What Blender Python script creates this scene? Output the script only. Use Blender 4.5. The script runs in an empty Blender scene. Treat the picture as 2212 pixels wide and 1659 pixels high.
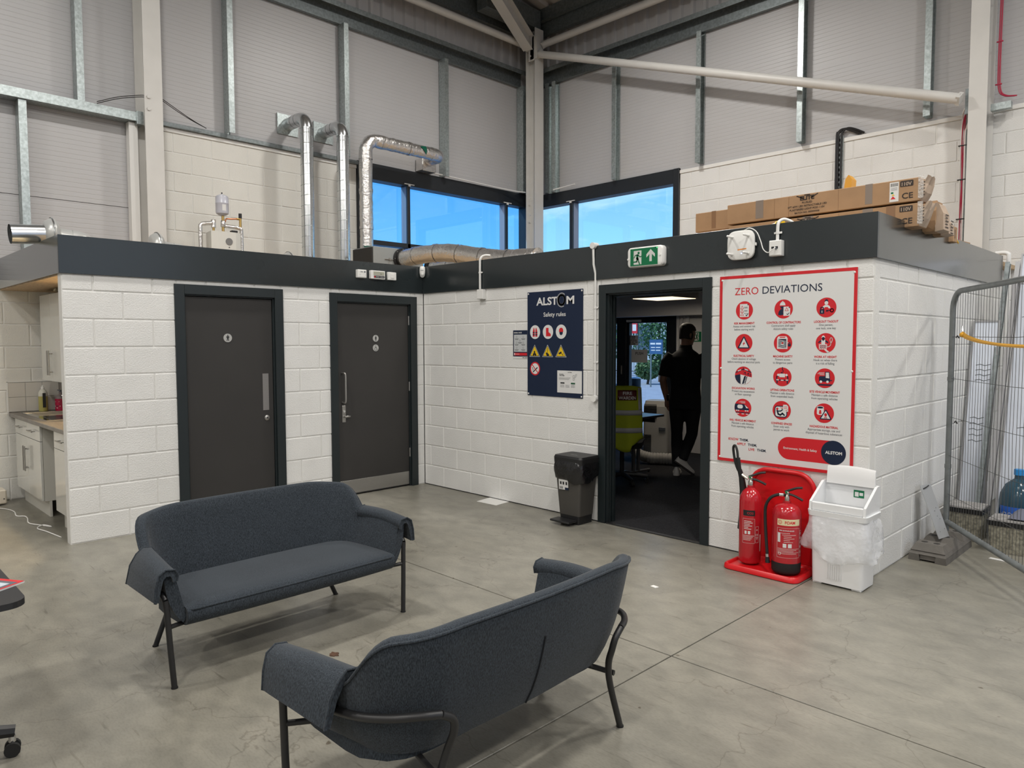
import bpy, bmesh, math, random
from mathutils import Vector, Matrix
from math import pi, sin, cos, sqrt, atan2

# ------------------------------------------------------------------ camera
SC = bpy.context.scene
COL = SC.collection
cam_data = bpy.data.cameras.new('camera')
cam = bpy.data.objects.new('camera', cam_data)
COL.objects.link(cam)
YAW, PITCH, ROLL, FOC = 0.7898, -0.0574, -0.0023, 1559.3
_f = Vector((-sin(YAW) * cos(PITCH), cos(YAW) * cos(PITCH), sin(PITCH)))
_r = Vector((cos(YAW), sin(YAW), 0.0))
_u = _r.cross(_f)
_r2 = cos(ROLL) * _r + sin(ROLL) * _u
_u2 = -sin(ROLL) * _r + cos(ROLL) * _u
cam.matrix_world = Matrix(((_r2.x, _u2.x, -_f.x, 6.503), (_r2.y, _u2.y, -_f.y, -5.044), (_r2.z, _u2.z, -_f.z, 1.604), (0, 0, 0, 1)))
cam_data.sensor_width = 36.0
cam_data.lens = FOC * 36.0 / 2212.0
cam_data.clip_start = 0.05
cam_data.clip_end = 500
SC.camera = cam

# ------------------------------------------------------------------ colour management, world, sun
SC.view_settings.view_transform = 'Standard'
SC.view_settings.look = 'None'
SC.view_settings.gamma = 1.0
SC.view_settings.use_curve_mapping = False
SC.view_settings.exposure = 0.0
SC.cycles.use_denoising = True
SC.cycles.max_bounces = 8
SC.cycles.diffuse_bounces = 4
SC.cycles.glossy_bounces = 4
SC.cycles.transmission_bounces = 6
SC.cycles.transparent_max_bounces = 12
SC.cycles.caustics_reflective = False
SC.cycles.caustics_refractive = False
SC.cycles.sample_clamp_indirect = 6.0

world = bpy.data.worlds.new('world')
SC.world = world
world.use_nodes = True
_nt = world.node_tree
_nt.nodes.clear()
def _wn(t, **kw):
    n = _nt.nodes.new(t)
    for k, v in kw.items():
        setattr(n, k, v)
    return n
_out = _wn('ShaderNodeOutputWorld')
_bg = _wn('ShaderNodeBackground')
_bg.inputs['Strength'].default_value = 1.55
_tc = _wn('ShaderNodeTexCoord')
_sep = _wn('ShaderNodeSeparateXYZ')
_ramp = _wn('ShaderNodeValToRGB')
_e = _ramp.color_ramp.elements
_e[0].position = 0.0; _e[0].color = (0.46, 0.72, 0.92, 1)
_e[1].position = 0.75; _e[1].color = (0.045, 0.22, 0.72, 1)
_m = _ramp.color_ramp.elements.new(0.12); _m.color = (0.33, 0.66, 0.94, 1)
_m = _ramp.color_ramp.elements.new(0.26); _m.color = (0.16, 0.44, 0.85, 1)
_map = _wn('ShaderNodeMapping')
_map.inputs['Scale'].default_value = (1.5, 3.2, 9.0)
_map.inputs['Rotation'].default_value = (0.25, 0.1, 0.6)
_noise = _wn('ShaderNodeTexNoise')
_noise.inputs['Scale'].default_value = 2.3
_noise.inputs['Detail'].default_value = 6
_noise.inputs['Roughness'].default_value = 0.62
_noise.inputs['Distortion'].default_value = 0.7
_cr = _wn('ShaderNodeValToRGB')
_cr.color_ramp.elements[0].position = 0.50; _cr.color_ramp.elements[0].color = (0, 0, 0, 1)
_cr.color_ramp.elements[1].position = 0.78; _cr.color_ramp.elements[1].color = (0.62, 0.62, 0.62, 1)
_mix = _wn('ShaderNodeMixRGB')
_mix.inputs[2].default_value = (0.80, 0.93, 1.0, 1)
_l = _nt.links.new
_l(_tc.outputs['Generated'], _sep.inputs[0]); _l(_sep.outputs['Z'], _ramp.inputs[0])
_l(_tc.outputs['Generated'], _map.inputs[0]); _l(_map.outputs[0], _noise.inputs['Vector'])
_l(_noise.outputs[0], _cr.inputs[0]); _l(_cr.outputs[0], _mix.inputs[0])
_l(_ramp.outputs[0], _mix.inputs[1]); _l(_mix.outputs[0], _bg.inputs[0]); _l(_bg.outputs[0], _out.inputs[0])

sun_data = bpy.data.lights.new('sun', 'SUN')
sun_data.energy = 5.0
sun_data.angle = 0.01
sun_data.color = (1.0, 0.96, 0.9)
sun = bpy.data.objects.new('sun', sun_data)
COL.objects.link(sun)
sun.rotation_euler = Vector((0.52, 0.50, -0.69)).to_track_quat('-Z', 'Y').to_euler()
sun.location = (0, 0, 30)

# high-bay lamps: grid of positions and power (the lamps themselves are built further down)
LAMP_W = 126.0
LAMP_COLOR = (1.0, 0.965, 0.91)

# ------------------------------------------------------------------ materials
MATS = {}
def srgb(r, g, b):
    def c(v):
        v /= 255.0
        return v / 12.92 if v <= 0.04045 else ((v + 0.055) / 1.055) ** 2.4
    return (c(r), c(g), c(b), 1.0)
def mat(name, col, rough=0.6, metal=0.0, bump=0.0, bscale=60.0, var=0.0, vscale=4.0, coat=0.0, emit=None, estr=0.0, alpha=1.0, spec=0.5, stretch=None, trans=0.0, sheen=0.0):
    """one procedural principled material; var mixes a noise tint, bump adds fine relief"""
    if name in MATS:
        return MATS[name]
    m = bpy.data.materials.new(name)
    m.use_nodes = True
    nt = m.node_tree
    b = nt.nodes['Principled BSDF']
    b.inputs['Base Color'].default_value = col
    b.inputs['Roughness'].default_value = rough
    b.inputs['Metallic'].default_value = metal
    b.inputs['Coat Weight'].default_value = coat
    b.inputs['Coat Roughness'].default_value = 0.15
    b.inputs['Specular IOR Level'].default_value = spec
    b.inputs['Sheen Weight'].default_value = sheen
    b.inputs['Sheen Roughness'].default_value = 0.5
    b.inputs['Transmission Weight'].default_value = trans
    b.inputs['Alpha'].default_value = alpha
    if emit:
        b.inputs['Emission Color'].default_value = emit
        b.inputs['Emission Strength'].default_value = estr
    if bump or var:
        g = nt.nodes.new('ShaderNodeNewGeometry')
        src = g.outputs['Position']
        if stretch:
            mp = nt.nodes.new('ShaderNodeMapping')
            mp.inputs['Scale'].default_value = stretch
            nt.links.new(src, mp.inputs[0])
            src = mp.outputs[0]
        if var:
            n = nt.nodes.new('ShaderNodeTexNoise')
            n.inputs['Scale'].default_value = vscale
            n.inputs['Detail'].default_value = 5
            nt.links.new(src, n.inputs['Vector'])
            r = nt.nodes.new('ShaderNodeMapRange')
            r.inputs['From Min'].default_value = 0.3; r.inputs['From Max'].default_value = 0.7
            r.inputs['To Min'].default_value = 1 - var; r.inputs['To Max'].default_value = 1 + var
            nt.links.new(n.outputs[0], r.inputs['Value'])
            mx = nt.nodes.new('ShaderNodeVectorMath'); mx.operation = 'SCALE'
            mx.inputs[0].default_value = col[:3]
            nt.links.new(r.outputs[0], mx.inputs['Scale'])
            nt.links.new(mx.outputs[0], b.inputs['Base Color'])
        if bump:
            n2 = nt.nodes.new('ShaderNodeTexNoise')
            n2.inputs['Scale'].default_value = bscale
            n2.inputs['Detail'].default_value = 4
            nt.links.new(src, n2.inputs['Vector'])
            bp = nt.nodes.new('ShaderNodeBump')
            bp.inputs['Strength'].default_value = bump
            bp.inputs['Distance'].default_value = 0.01
            nt.links.new(n2.outputs[0], bp.inputs['Height'])
            nt.links.new(bp.outputs[0], b.inputs['Normal'])
    MATS[name] = m
    return m

def glass_mat(name, tint, gloss=0.1, rough=0.0):
    """thin pane: transparent with a mirror film"""
    m = bpy.data.materials.new(name); m.use_nodes = True
    nt = m.node_tree; nt.nodes.clear()
    o = nt.nodes.new('ShaderNodeOutputMaterial'); mx = nt.nodes.new('ShaderNodeMixShader')
    t = nt.nodes.new('ShaderNodeBsdfTransparent'); t.inputs[0].default_value = tint
    g = nt.nodes.new('ShaderNodeBsdfGlossy'); g.inputs['Roughness'].default_value = rough
    f = nt.nodes.new('ShaderNodeFresnel')
    ge = nt.nodes.new('ShaderNodeNewGeometry'); io = nt.nodes.new('ShaderNodeMath'); io.operation = 'MULTIPLY_ADD'
    io.inputs[1].default_value = -0.8333; io.inputs[2].default_value = 1.5
    nt.links.new(ge.outputs['Backfacing'], io.inputs[0]); nt.links.new(io.outputs[0], f.inputs['IOR'])
    a = nt.nodes.new('ShaderNodeMath'); a.operation = 'MULTIPLY_ADD'
    a.inputs[1].default_value = 1.0; a.inputs[2].default_value = gloss
    nt.links.new(f.outputs[0], a.inputs[0]); nt.links.new(a.outputs[0], mx.inputs[0])
    nt.links.new(t.outputs[0], mx.inputs[1]); nt.links.new(g.outputs[0], mx.inputs[2]); nt.links.new(mx.outputs[0], o.inputs[0])
    MATS[name] = m
    return m

def film_mat(name, col, opacity, rough=0.2, bump=0.6, bscale=25):
    """thin plastic film: part transparent, part glossy"""
    m = bpy.data.materials.new(name); m.use_nodes = True
    nt = m.node_tree
    b = nt.nodes['Principled BSDF']
    b.inputs['Base Color'].default_value = col
    b.inputs['Roughness'].default_value = rough
    b.inputs['Alpha'].default_value = opacity
    n2 = nt.nodes.new('ShaderNodeTexNoise'); n2.inputs['Scale'].default_value = bscale; n2.inputs['Detail'].default_value = 3
    g = nt.nodes.new('ShaderNodeNewGeometry'); nt.links.new(g.outputs['Position'], n2.inputs['Vector'])
    bp = nt.nodes.new('ShaderNodeBump'); bp.inputs['Strength'].default_value = bump; bp.inputs['Distance'].default_value = 0.02
    nt.links.new(n2.outputs[0], bp.inputs['Height']); nt.links.new(bp.outputs[0], b.inputs['Normal'])
    MATS[name] = m
    return m

# ------------------------------------------------------------------ mesh helpers
class MB:
    """collects faces (with material slots) and links them as ONE mesh object"""
    def __init__(self):
        self.v = []; self.f = []; self.m = []; self.slot = 0; self.smooth = []; self.sm = False; self.mtx = None
    def vert(self, p):
        p = Vector(p)
        if self.mtx is not None:
            p = self.mtx @ p
        self.v.append(p[:])
        return len(self.v) - 1
    def face(self, ids):
        self.f.append(tuple(ids)); self.m.append(self.slot); self.smooth.append(self.sm)
    def poly(self, pts):
        self.face([self.vert(p) for p in pts])
    def box(self, a, b, ch=0.0):
        x0, y0, z0 = a; x1, y1, z1 = b
        if x0 > x1: x0, x1 = x1, x0
        if y0 > y1: y0, y1 = y1, y0
        if z0 > z1: z0, z1 = z1, z0
        if ch <= 0:
            i = [self.vert(p) for p in ((x0, y0, z0), (x1, y0, z0), (x1, y1, z0), (x0, y1, z0), (x0, y0, z1), (x1, y0, z1), (x1, y1, z1), (x0, y1, z1))]
            for q in ((0, 3, 2, 1), (4, 5, 6, 7), (0, 1, 5, 4), (1, 2, 6, 5), (2, 3, 7, 6), (3, 0, 4, 7)):
                self.face([i[k] for k in q])
            return
        c = min(ch, (x1 - x0) * .49, (y1 - y0) * .49, (z1 - z0) * .49)
        X = (x0, x1); Y = (y0, y1); Z = (z0, z1); D = (c, -c)
        vx = {}
        for i in (0, 1):
            for j in (0, 1):
                for k in (0, 1):
                    vx[i, j, k, 0] = self.vert((X[i], Y[j] + D[j], Z[k] + D[k]))
                    vx[i, j, k, 1] = self.vert((X[i] + D[i], Y[j], Z[k] + D[k]))
                    vx[i, j, k, 2] = self.vert((X[i] + D[i], Y[j] + D[j], Z[k]))
        def q(ids, flip):
            self.face(ids if not flip else ids[::-1])
        for s in (0, 1):
            q([vx[s, 0, 0, 0], vx[s, 1, 0, 0], vx[s, 1, 1, 0], vx[s, 0, 1, 0]], s == 0)
            q([vx[0, s, 0, 1], vx[0, s, 1, 1], vx[1, s, 1, 1], vx[1, s, 0, 1]], s == 0)
            q([vx[0, 0, s, 2], vx[1, 0, s, 2], vx[1, 1, s, 2], vx[0, 1, s, 2]], s == 0)
        for i in (0, 1):
            for j in (0, 1):
                q([vx[i, j, 0, 0], vx[i, j, 0, 1], vx[i, j, 1, 1], vx[i, j, 1, 0]], (i + j) % 2 == 1)
                q([vx[i, 0, j, 0], vx[i, 1, j, 0], vx[i, 1, j, 2], vx[i, 0, j, 2]], (i + j) % 2 == 1)
                q([vx[0, i, j, 1], vx[0, i, j, 2], vx[1, i, j, 2], vx[1, i, j, 1]], (i + j) % 2 == 1)
                for k in (0, 1):
                    q([vx[i, j, k, 0], vx[i, j, k, 1], vx[i, j, k, 2]], (i + j + k) % 2 == 0)
    def ring(self, c, ax, r, n, ref=None, ry=None):
        ax = Vector(ax).normalized()
        if ref is None:
            ref = Vector((0, 0, 1)) if abs(ax.z) < 0.9 else Vector((1, 0, 0))
        s = ref.cross(ax)
        if s.length < 1e-6:
            s = Vector((1, 0, 0)).cross(ax)
        s.normalize(); t = ax.cross(s)
        c = Vector(c); ry = r if ry is None else ry
        return [self.vert(c + s * (cos(2 * pi * k / n) * r) + t * (sin(2 * pi * k / n) * ry)) for k in range(n)]
    def bridge(self, a, b):
        n = len(a)
        for k in range(n):
            self.face((a[k], a[(k + 1) % n], b[(k + 1) % n], b[k]))
    def cyl(self, p0, p1, r0, r1=None, n=16, cap=True):
        r1 = r0 if r1 is None else r1
        ax = Vector(p1) - Vector(p0)
        sm = self.sm; self.sm = True
        a = self.ring(p0, ax, r0, n); b = self.ring(p1, ax, r1, n)
        self.bridge(a, b)
        self.sm = sm
        if cap:
            self.face(a[::-1]); self.face(b)
    def tube(self, path, r, n=10, cap=True, radii=None):
        pts = [Vector(p) for p in path]
        sm = self.sm; self.sm = True
        prev = None; ref = None; first = None
        for i, p in enumerate(pts):
            if i == 0: d = pts[1] - p
            elif i == len(pts) - 1: d = p - pts[i - 1]
            else: d = (pts[i + 1] - p).normalized() + (p - pts[i - 1]).normalized()
            d.normalize()
            if ref is None:
                ref = Vector((0, 0, 1)) if abs(d.z) < 0.9 else Vector((1, 0, 0))
            ref = ref - d * ref.dot(d); ref.normalize()
            g = self.ring(p, d, radii[i] if radii else r, n, ref)
            if prev: self.bridge(prev, g)
            else: first = g
            prev = g
        self.sm = sm
        if cap:
            self.face(first[::-1]); self.face(prev)
    def lathe(self, prof, c=(0, 0, 0), n=24, ax=(0, 0, 1), cap=True):
        """prof: list of (radius, height along the axis)"""
        ax = Vector(ax).normalized(); c = Vector(c)
        sm = self.sm; self.sm = True
        prev = None; first = None
        for r, h in prof:
            g = self.ring(c + ax * h, ax, max(r, 1e-4), n)
            if prev: self.bridge(prev, g)
            else: first = g
            prev = g
        self.sm = sm
        if cap:
            self.face(first[::-1]); self.face(prev)
    def prism(self, poly, d0, d1, fr=None):
        """extrude a 2D polygon between d0 and d1; fr maps (u, v, d) to 3D"""
        fr = fr or (lambda u, v, d: (u, v, d))
        a = [self.vert(fr(u, v, d0)) for u, v in poly]; b = [self.vert(fr(u, v, d1)) for u, v in poly]
        n = len(poly)
        self.face(a[::-1]); self.face(b)
        for k in range(n):
            self.face((a[k], a[(k + 1) % n], b[(k + 1) % n], b[k]))
    def sphere(self, c, r, n=14, m=9, sc=(1, 1, 1)):
        sm = self.sm; self.sm = True
        c = Vector(c); rows = []
        for i in range(1, m):
            t = pi * i / m
            rows.append([self.vert(c + Vector((sin(t) * cos(2 * pi * k / n) * r * sc[0], sin(t) * sin(2 * pi * k / n) * r * sc[1], cos(t) * r * sc[2]))) for k in range(n)])
        top = self.vert(c + Vector((0, 0, r * sc[2]))); bot = self.vert(c - Vector((0, 0, r * sc[2])))
        for i in range(len(rows) - 1):
            self.bridge(rows[i + 1], rows[i])
        for k in range(n):
            self.face((rows[0][k], rows[0][(k + 1) % n], top)); self.face((rows[-1][(k + 1) % n], rows[-1][k], bot))
        self.sm = sm
    def grid(self, rows, closed=False):
        """rows: list of lists of points -> quad surface"""
        ids = [[self.vert(p) for p in r] for r in rows]
        for i in range(len(ids) - 1):
            n = len(ids[i])
            for k in range(n if closed else n - 1):
                self.face((ids[i][k], ids[i][(k + 1) % n], ids[i + 1][(k + 1) % n], ids[i + 1][k]))
        return ids
    def build(self, name, mats, parent=None, angle=0.7, loc=None, recalc=True):
        me = bpy.data.meshes.new(name)
        me.from_pydata(self.v, [], self.f)
        ms = mats if isinstance(mats, (list, tuple)) else [mats]
        for m in ms:
            me.materials.append(m)
        if recalc:
            bm = bmesh.new(); bm.from_mesh(me)
            bmesh.ops.remove_doubles(bm, verts=bm.verts, dist=1e-5) if False else None
            bmesh.ops.recalc_face_normals(bm, faces=bm.faces)
            bm.to_mesh(me); bm.free()
        for p, s, k in zip(me.polygons, self.smooth, self.m):
            p.use_smooth = s; p.material_index = k
        if any(self.smooth):
            me.set_sharp_from_angle(angle=angle)
        return link(name, me, parent, loc)

def link(name, me, parent=None, loc=None):
    o = bpy.data.objects.new(name, me)
    COL.objects.link(o)
    if parent is not None:
        o.parent = parent
    if loc is not None:
        o.location = loc
    return o
def tag(o, label=None, cat=None, group=None, kind=None):
    if label: o['label'] = label
    if cat: o['category'] = cat
    if group: o['group'] = group
    if kind: o['kind'] = kind
    return o
def thing(name, label, cat, loc=(0, 0, 0), rz=0.0, group=None):
    o = bpy.data.objects.new(name, None); COL.objects.link(o)
    o.empty_display_size = 0.1
    o.location = loc; o.rotation_euler = (0, 0, rz)
    return tag(o, label, cat, group)
def setting(name, label=None, loc=(0, 0, 0)):
    o = bpy.data.objects.new(name, None); COL.objects.link(o)
    o.location = loc
    return tag(o, label, None, None, 'structure')
def bx(name, a, b, m, parent=None, ch=0.0):
    k = MB(); k.box(a, b, ch)
    return k.build(name, m, parent)
def arc(c, r, a0, a1, n, fr):
    return [fr(c[0] + r * cos(a0 + (a1 - a0) * i / n), c[1] + r * sin(a0 + (a1 - a0) * i / n)) for i in range(n + 1)]
def smooth_path(pts, n=8):
    """Catmull-Rom through the points"""
    P = [Vector(p) for p in pts]; P = [P[0] * 2 - P[1]] + P + [P[-1] * 2 - P[-2]]
    out = []
    for i in range(1, len(P) - 2):
        for k in range(n):
            t = k / n
            a, b, c, d = P[i - 1], P[i], P[i + 1], P[i + 2]
            out.append(0.5 * ((2 * b) + (c - a) * t + (2 * a - 5 * b + 4 * c - d) * t * t + (3 * b - a - 3 * c + d) * t ** 3))
    out.append(P[-2])
    return out
def rrect(w, h, r, n=5, c=(0, 0)):
    pts = []
    for (sx, sy, a) in ((1, 1, 0), (-1, 1, pi / 2), (-1, -1, pi), (1, -1, 1.5 * pi)):
        for k in range(n + 1):
            t = a + (pi / 2) * k / n
            pts.append((c[0] + sx * (w / 2 - r) + r * cos(t), c[1] + sy * (h / 2 - r) + r * sin(t)))
    return pts
def circ(cx, cy, r, n=28, ry=None):
    ry = ry or r
    return [(cx + r * cos(2 * pi * k / n), cy + ry * sin(2 * pi * k / n)) for k in range(n)]
def stroke(pts, w):
    """polyline with width as a list of quads (2D)"""
    out = []
    for (x0, y0), (x1, y1) in zip(pts[:-1], pts[1:]):
        dx, dy = x1 - x0, y1 - y0; l = math.hypot(dx, dy) or 1
        ex, ey = dx / l * w * .35, dy / l * w * .35
        nx, ny = -dy / l * w / 2, dx / l * w / 2
        out.append([(x0 - ex + nx, y0 - ey + ny), (x0 - ex - nx, y0 - ey - ny), (x1 + ex - nx, y1 + ey - ny), (x1 + ex + nx, y1 + ey + ny)])
    return out

TXT = bpy.data.scenes.new('lettering_workshop')
def text_mesh(s, size, align='CENTER', bold=0.0, sx=1.0, spacing=1.0):
    """2D vertices and faces of a text in the XY plane, baseline at y = 0"""
    cu = bpy.data.curves.new('txt', 'FONT')
    cu.body = s; cu.size = size; cu.align_x = align; cu.offset = bold; cu.resolution_u = 3; cu.space_character = spacing
    ob = bpy.data.objects.new('txt', cu)
    TXT.collection.objects.link(ob)
    with bpy.context.temp_override(scene=TXT, view_layer=TXT.view_layers[0]):
        dg = bpy.context.evaluated_depsgraph_get()
        me = bpy.data.meshes.new_from_object(ob.evaluated_get(dg))
    vs = [(v.co.x * sx, v.co.y) for v in me.vertices]; fs = [tuple(p.vertices) for p in me.polygons]
    bpy.data.objects.remove(ob); bpy.data.curves.remove(cu); bpy.data.meshes.remove(me)
    return vs, fs

class Print:
    """flat print on a board: layers of 2D shapes, each a hair in front of the last. frame(u, v, d) -> 3D"""
    def __init__(self, frame, d0=0.0006, step=0.00025):
        self.b = MB(); self.fr = frame; self.d = d0; self.step = step; self.mats = []
    def use(self, m):
        if m not in self.mats: self.mats.append(m)
        self.b.slot = self.mats.index(m)
        self.d += self.step
    def shape(self, poly):
        self.b.poly([self.fr(u, v, self.d) for u, v in poly])
    def strokes(self, pts, w):
        for q in stroke(pts, w): self.shape(q)
    def text(self, s, u, v, size, align='CENTER', bold=0.0, sx=1.0, spacing=1.0):
        vs, fs = text_mesh(s, size, align, bold, sx, spacing)
        ids = [self.b.vert(self.fr(u + x, v + y, self.d)) for x, y in vs]
        for f in fs: self.b.face([ids[k] for k in f])
    def text_fit(self, s, u0, u1, v, size, bold=0.0):
        vs, fs = text_mesh(s, size, 'LEFT', bold)
        a = min(x for x, y in vs); b = max(x for x, y in vs); q = (u1 - u0) / (b - a)
        ids = [self.b.vert(self.fr(u0 + (x - a) * q, v + y, self.d)) for x, y in vs]
        for f in fs: self.b.face([ids[k] for k in f])
    def build(self, name, parent):
        return self.b.build(name, self.mats, parent, recalc=False)
# ------------------------------------------------------------------ common materials
M_BLOCK = mat('painted block white', (0.74, 0.737, 0.72, 1), 0.62, bump=0.35, bscale=95, var=0.035, vscale=3.0)
M_BLOCK2 = mat('painted block cream', (0.73, 0.72, 0.675, 1), 0.7, bump=0.35, bscale=95, var=0.03, vscale=3.0)
M_MORTAR = mat('painted mortar joint', (0.72, 0.715, 0.69, 1), 0.7, bump=0.3, bscale=70)
M_CLAD = mat('grey white cladding sheet', (0.47, 0.467, 0.475, 1), 0.42, var=0.02, vscale=1.2)
M_LINER = mat('liner sheet', (0.42, 0.41, 0.41, 1), 0.45)
M_ROOF = mat('roof deck sheet', (0.45, 0.43, 0.42, 1), 0.5)
M_STEEL = mat('white painted steel', (0.62, 0.61, 0.585, 1), 0.45, var=0.03, vscale=5)
M_GALV = mat('galvanised steel', (0.42, 0.47, 0.47, 1), 0.38, 0.75, var=0.22, vscale=38, bump=0.05, bscale=40)
M_GALVD = mat('dark galvanised steel', (0.20, 0.225, 0.23, 1), 0.42, 0.6, var=0.2, vscale=30)
M_DUCT = mat('spiral duct steel', (0.62, 0.64, 0.65, 1), 0.22, 0.95, var=0.06, vscale=12)
M_FASC = mat('anthracite fascia metal', (0.018, 0.024, 0.026, 1), 0.24, var=0.06, vscale=2, spec=0.5, coat=0.5)
M_FRAME = mat('anthracite door frame paint', (0.012, 0.018, 0.020, 1), 0.4, var=0.05, vscale=5)
M_WIN = mat('window frame dark grey', (0.014, 0.017, 0.021, 1), 0.4)
M_LEAF = mat('dark brown grey laminate', (0.028, 0.026, 0.0245, 1), 0.6, bump=0.05, bscale=200, var=0.06, vscale=3)
M_SS = mat('brushed stainless steel', (0.40, 0.39, 0.37, 1), 0.38, 0.9, var=0.05, vscale=60, stretch=(1, 1, 12))
M_CHROME = mat('bright chrome', (0.75, 0.75, 0.75, 1), 0.12, 1.0)
M_WHITE = mat('white plastic', (0.78, 0.775, 0.75, 1), 0.35)
M_PVC = mat('white conduit plastic', (0.76, 0.755, 0.735, 1), 0.38)
M_BLACK = mat('black plastic', (0.012, 0.012, 0.013, 1), 0.45)
M_RUBBER = mat('black rubber', (0.01, 0.01, 0.01, 1), 0.7)
M_PLASTER = mat('white office plaster', (0.66, 0.655, 0.66, 1), 0.75)
M_PLY = mat('plywood edge', (0.45, 0.32, 0.19, 1), 0.7, var=0.2, vscale=12, stretch=(1, 6, 1))
M_INK = mat('black print', (0.01, 0.01, 0.012, 1), 0.55)
M_NAVY = mat('navy print', (0.002, 0.011, 0.040, 1), 0.45)
M_RED = mat('red print', (0.60, 0.014, 0.022, 1), 0.38)
M_PAPER = mat('white print', (0.70, 0.70, 0.69, 1), 0.4)
M_GREYINK = mat('grey print', (0.10, 0.11, 0.13, 1), 0.5)
M_YELLOW = mat('yellow print', (0.78, 0.52, 0.01, 1), 0.4)
M_GREEN = mat('safety green print', (0.0, 0.16, 0.062, 1), 0.4)
M_GLASS = glass_mat('clear glass', (0.86, 0.93, 0.96, 1), 0.03)
M_GLASSB = glass_mat('blue tinted glass', (0.56, 0.80, 0.98, 1), 0.05)

def concrete():
    m = bpy.data.materials.new('polished concrete'); m.use_nodes = True
    nt = m.node_tree; L = nt.links.new; b = nt.nodes['Principled BSDF']
    g = nt.nodes.new('ShaderNodeNewGeometry')
    def noise(scale, detail, sc=(1, 1, 1), rot=0.0, dist=0.0):
        mp = nt.nodes.new('ShaderNodeMapping'); mp.inputs['Scale'].default_value = sc; mp.inputs['Rotation'].default_value = (0, 0, rot)
        n = nt.nodes.new('ShaderNodeTexNoise'); n.inputs['Scale'].default_value = scale; n.inputs['Detail'].default_value = detail; n.inputs['Distortion'].default_value = dist
        L(g.outputs['Position'], mp.inputs[0]); L(mp.outputs[0], n.inputs['Vector'])
        return n.outputs[0]
    def ramp(src, p0, c0, p1, c1):
        r = nt.nodes.new('ShaderNodeValToRGB'); e = r.color_ramp.elements
        e[0].position = p0; e[0].color = c0; e[1].position = p1; e[1].color = c1
        L(src, r.inputs[0]); return r.outputs[0]
    def mult(a, bb, f=1.0):
        x = nt.nodes.new('ShaderNodeMixRGB'); x.blend_type = 'MULTIPLY'; x.inputs[0].default_value = f
        L(a, x.inputs[1]); L(bb, x.inputs[2]); return x.outputs[0]
    base = ramp(noise(0.55, 5, dist=0.6), 0.33, (0.200, 0.190, 0.156, 1), 0.68, (0.280, 0.268, 0.228, 1))
    mott = ramp(noise(5.0, 8, (1, 1.7, 1), 0.5, 0.4), 0.3, (0.80, 0.80, 0.80, 1), 0.66, (1.07, 1.06, 1.05, 1))
    fine = ramp(noise(48, 4, (1, 2.4, 1), 0.6), 0.34, (0.88, 0.88, 0.88, 1), 0.56, (1, 1, 1, 1))
    scuff = ramp(noise(7.5, 3, (0.55, 7, 1), 0.95, 0.3), 0.24, (0.62, 0.61, 0.59, 1), 0.36, (1, 1, 1, 1))
    scuff2 = ramp(noise(6.0, 2, (9, 0.5, 1), 0.35, 0.2), 0.19, (0.66, 0.65, 0.64, 1), 0.28, (1, 1, 1, 1))
    spots = ramp(noise(16, 1, dist=0.2), 0.185, (0.42, 0.37, 0.32, 1), 0.225, (1, 1, 1, 1))
    c = mult(mult(mult(mult(mult(base, mott), fine), scuff), scuff2), spots)
    # hairline cracks
    v = nt.nodes.new('ShaderNodeTexVoronoi'); v.feature = 'DISTANCE_TO_EDGE'; v.inputs['Scale'].default_value = 0.9
    wob = nt.nodes.new('ShaderNodeTexNoise'); wob.inputs['Scale'].default_value = 3.0; wob.inputs['Detail'].default_value = 5
    add = nt.nodes.new('ShaderNodeMixRGB'); add.blend_type = 'ADD'; add.inputs[0].default_value = 0.45
    L(g.outputs['Position'], wob.inputs['Vector']); L(g.outputs['Position'], add.inputs[1]); L(wob.outputs[1], add.inputs[2]); L(add.outputs[0], v.inputs['Vector'])
    crack = ramp(v.outputs[0], 0.0, (0.60, 0.58, 0.56, 1), 0.004, (1, 1, 1, 1))
    c = mult(c, crack, 0.75)
    L(c, b.inputs['Base Color'])
    rr = nt.nodes.new('ShaderNodeMapRange'); rr.inputs['To Min'].default_value = 0.22; rr.inputs['To Max'].default_value = 0.46
    L(noise(2.2, 5), rr.inputs['Value']); L(rr.outputs[0], b.inputs['Roughness'])
    b.inputs['Specular IOR Level'].default_value = 0.5
    bp = nt.nodes.new('ShaderNodeBump'); bp.inputs['Strength'].default_value = 0.05; bp.inputs['Distance'].default_value = 0.01
    L(noise(30, 4), bp.inputs['Height']); L(bp.outputs[0], b.inputs['Normal'])
    return m
M_CONC = concrete()
M_GROOVE = mat('dark joint filler', (0.035, 0.033, 0.03, 1), 0.8)
M_CARPET = mat('charcoal carpet', (0.030, 0.030, 0.033, 1), 0.95, bump=0.5, bscale=260, var=0.35, vscale=90, spec=0.1)
M_ASPHALT = mat('car park tarmac', (0.30, 0.33, 0.37, 1), 0.85, var=0.12, vscale=2.5)

# ------------------------------------------------------------------ key dimensions
XL, YR = -2.35, 4.20            # inner faces of the two warehouse walls
L1, L2 = 3.55, 4.795            # lengths of the two block fronts
HB, HT = 2.153, 2.45            # underside and top of the dark fascia
XMAX, YMIN = 14.0, -14.0
COURSE = 0.225

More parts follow.
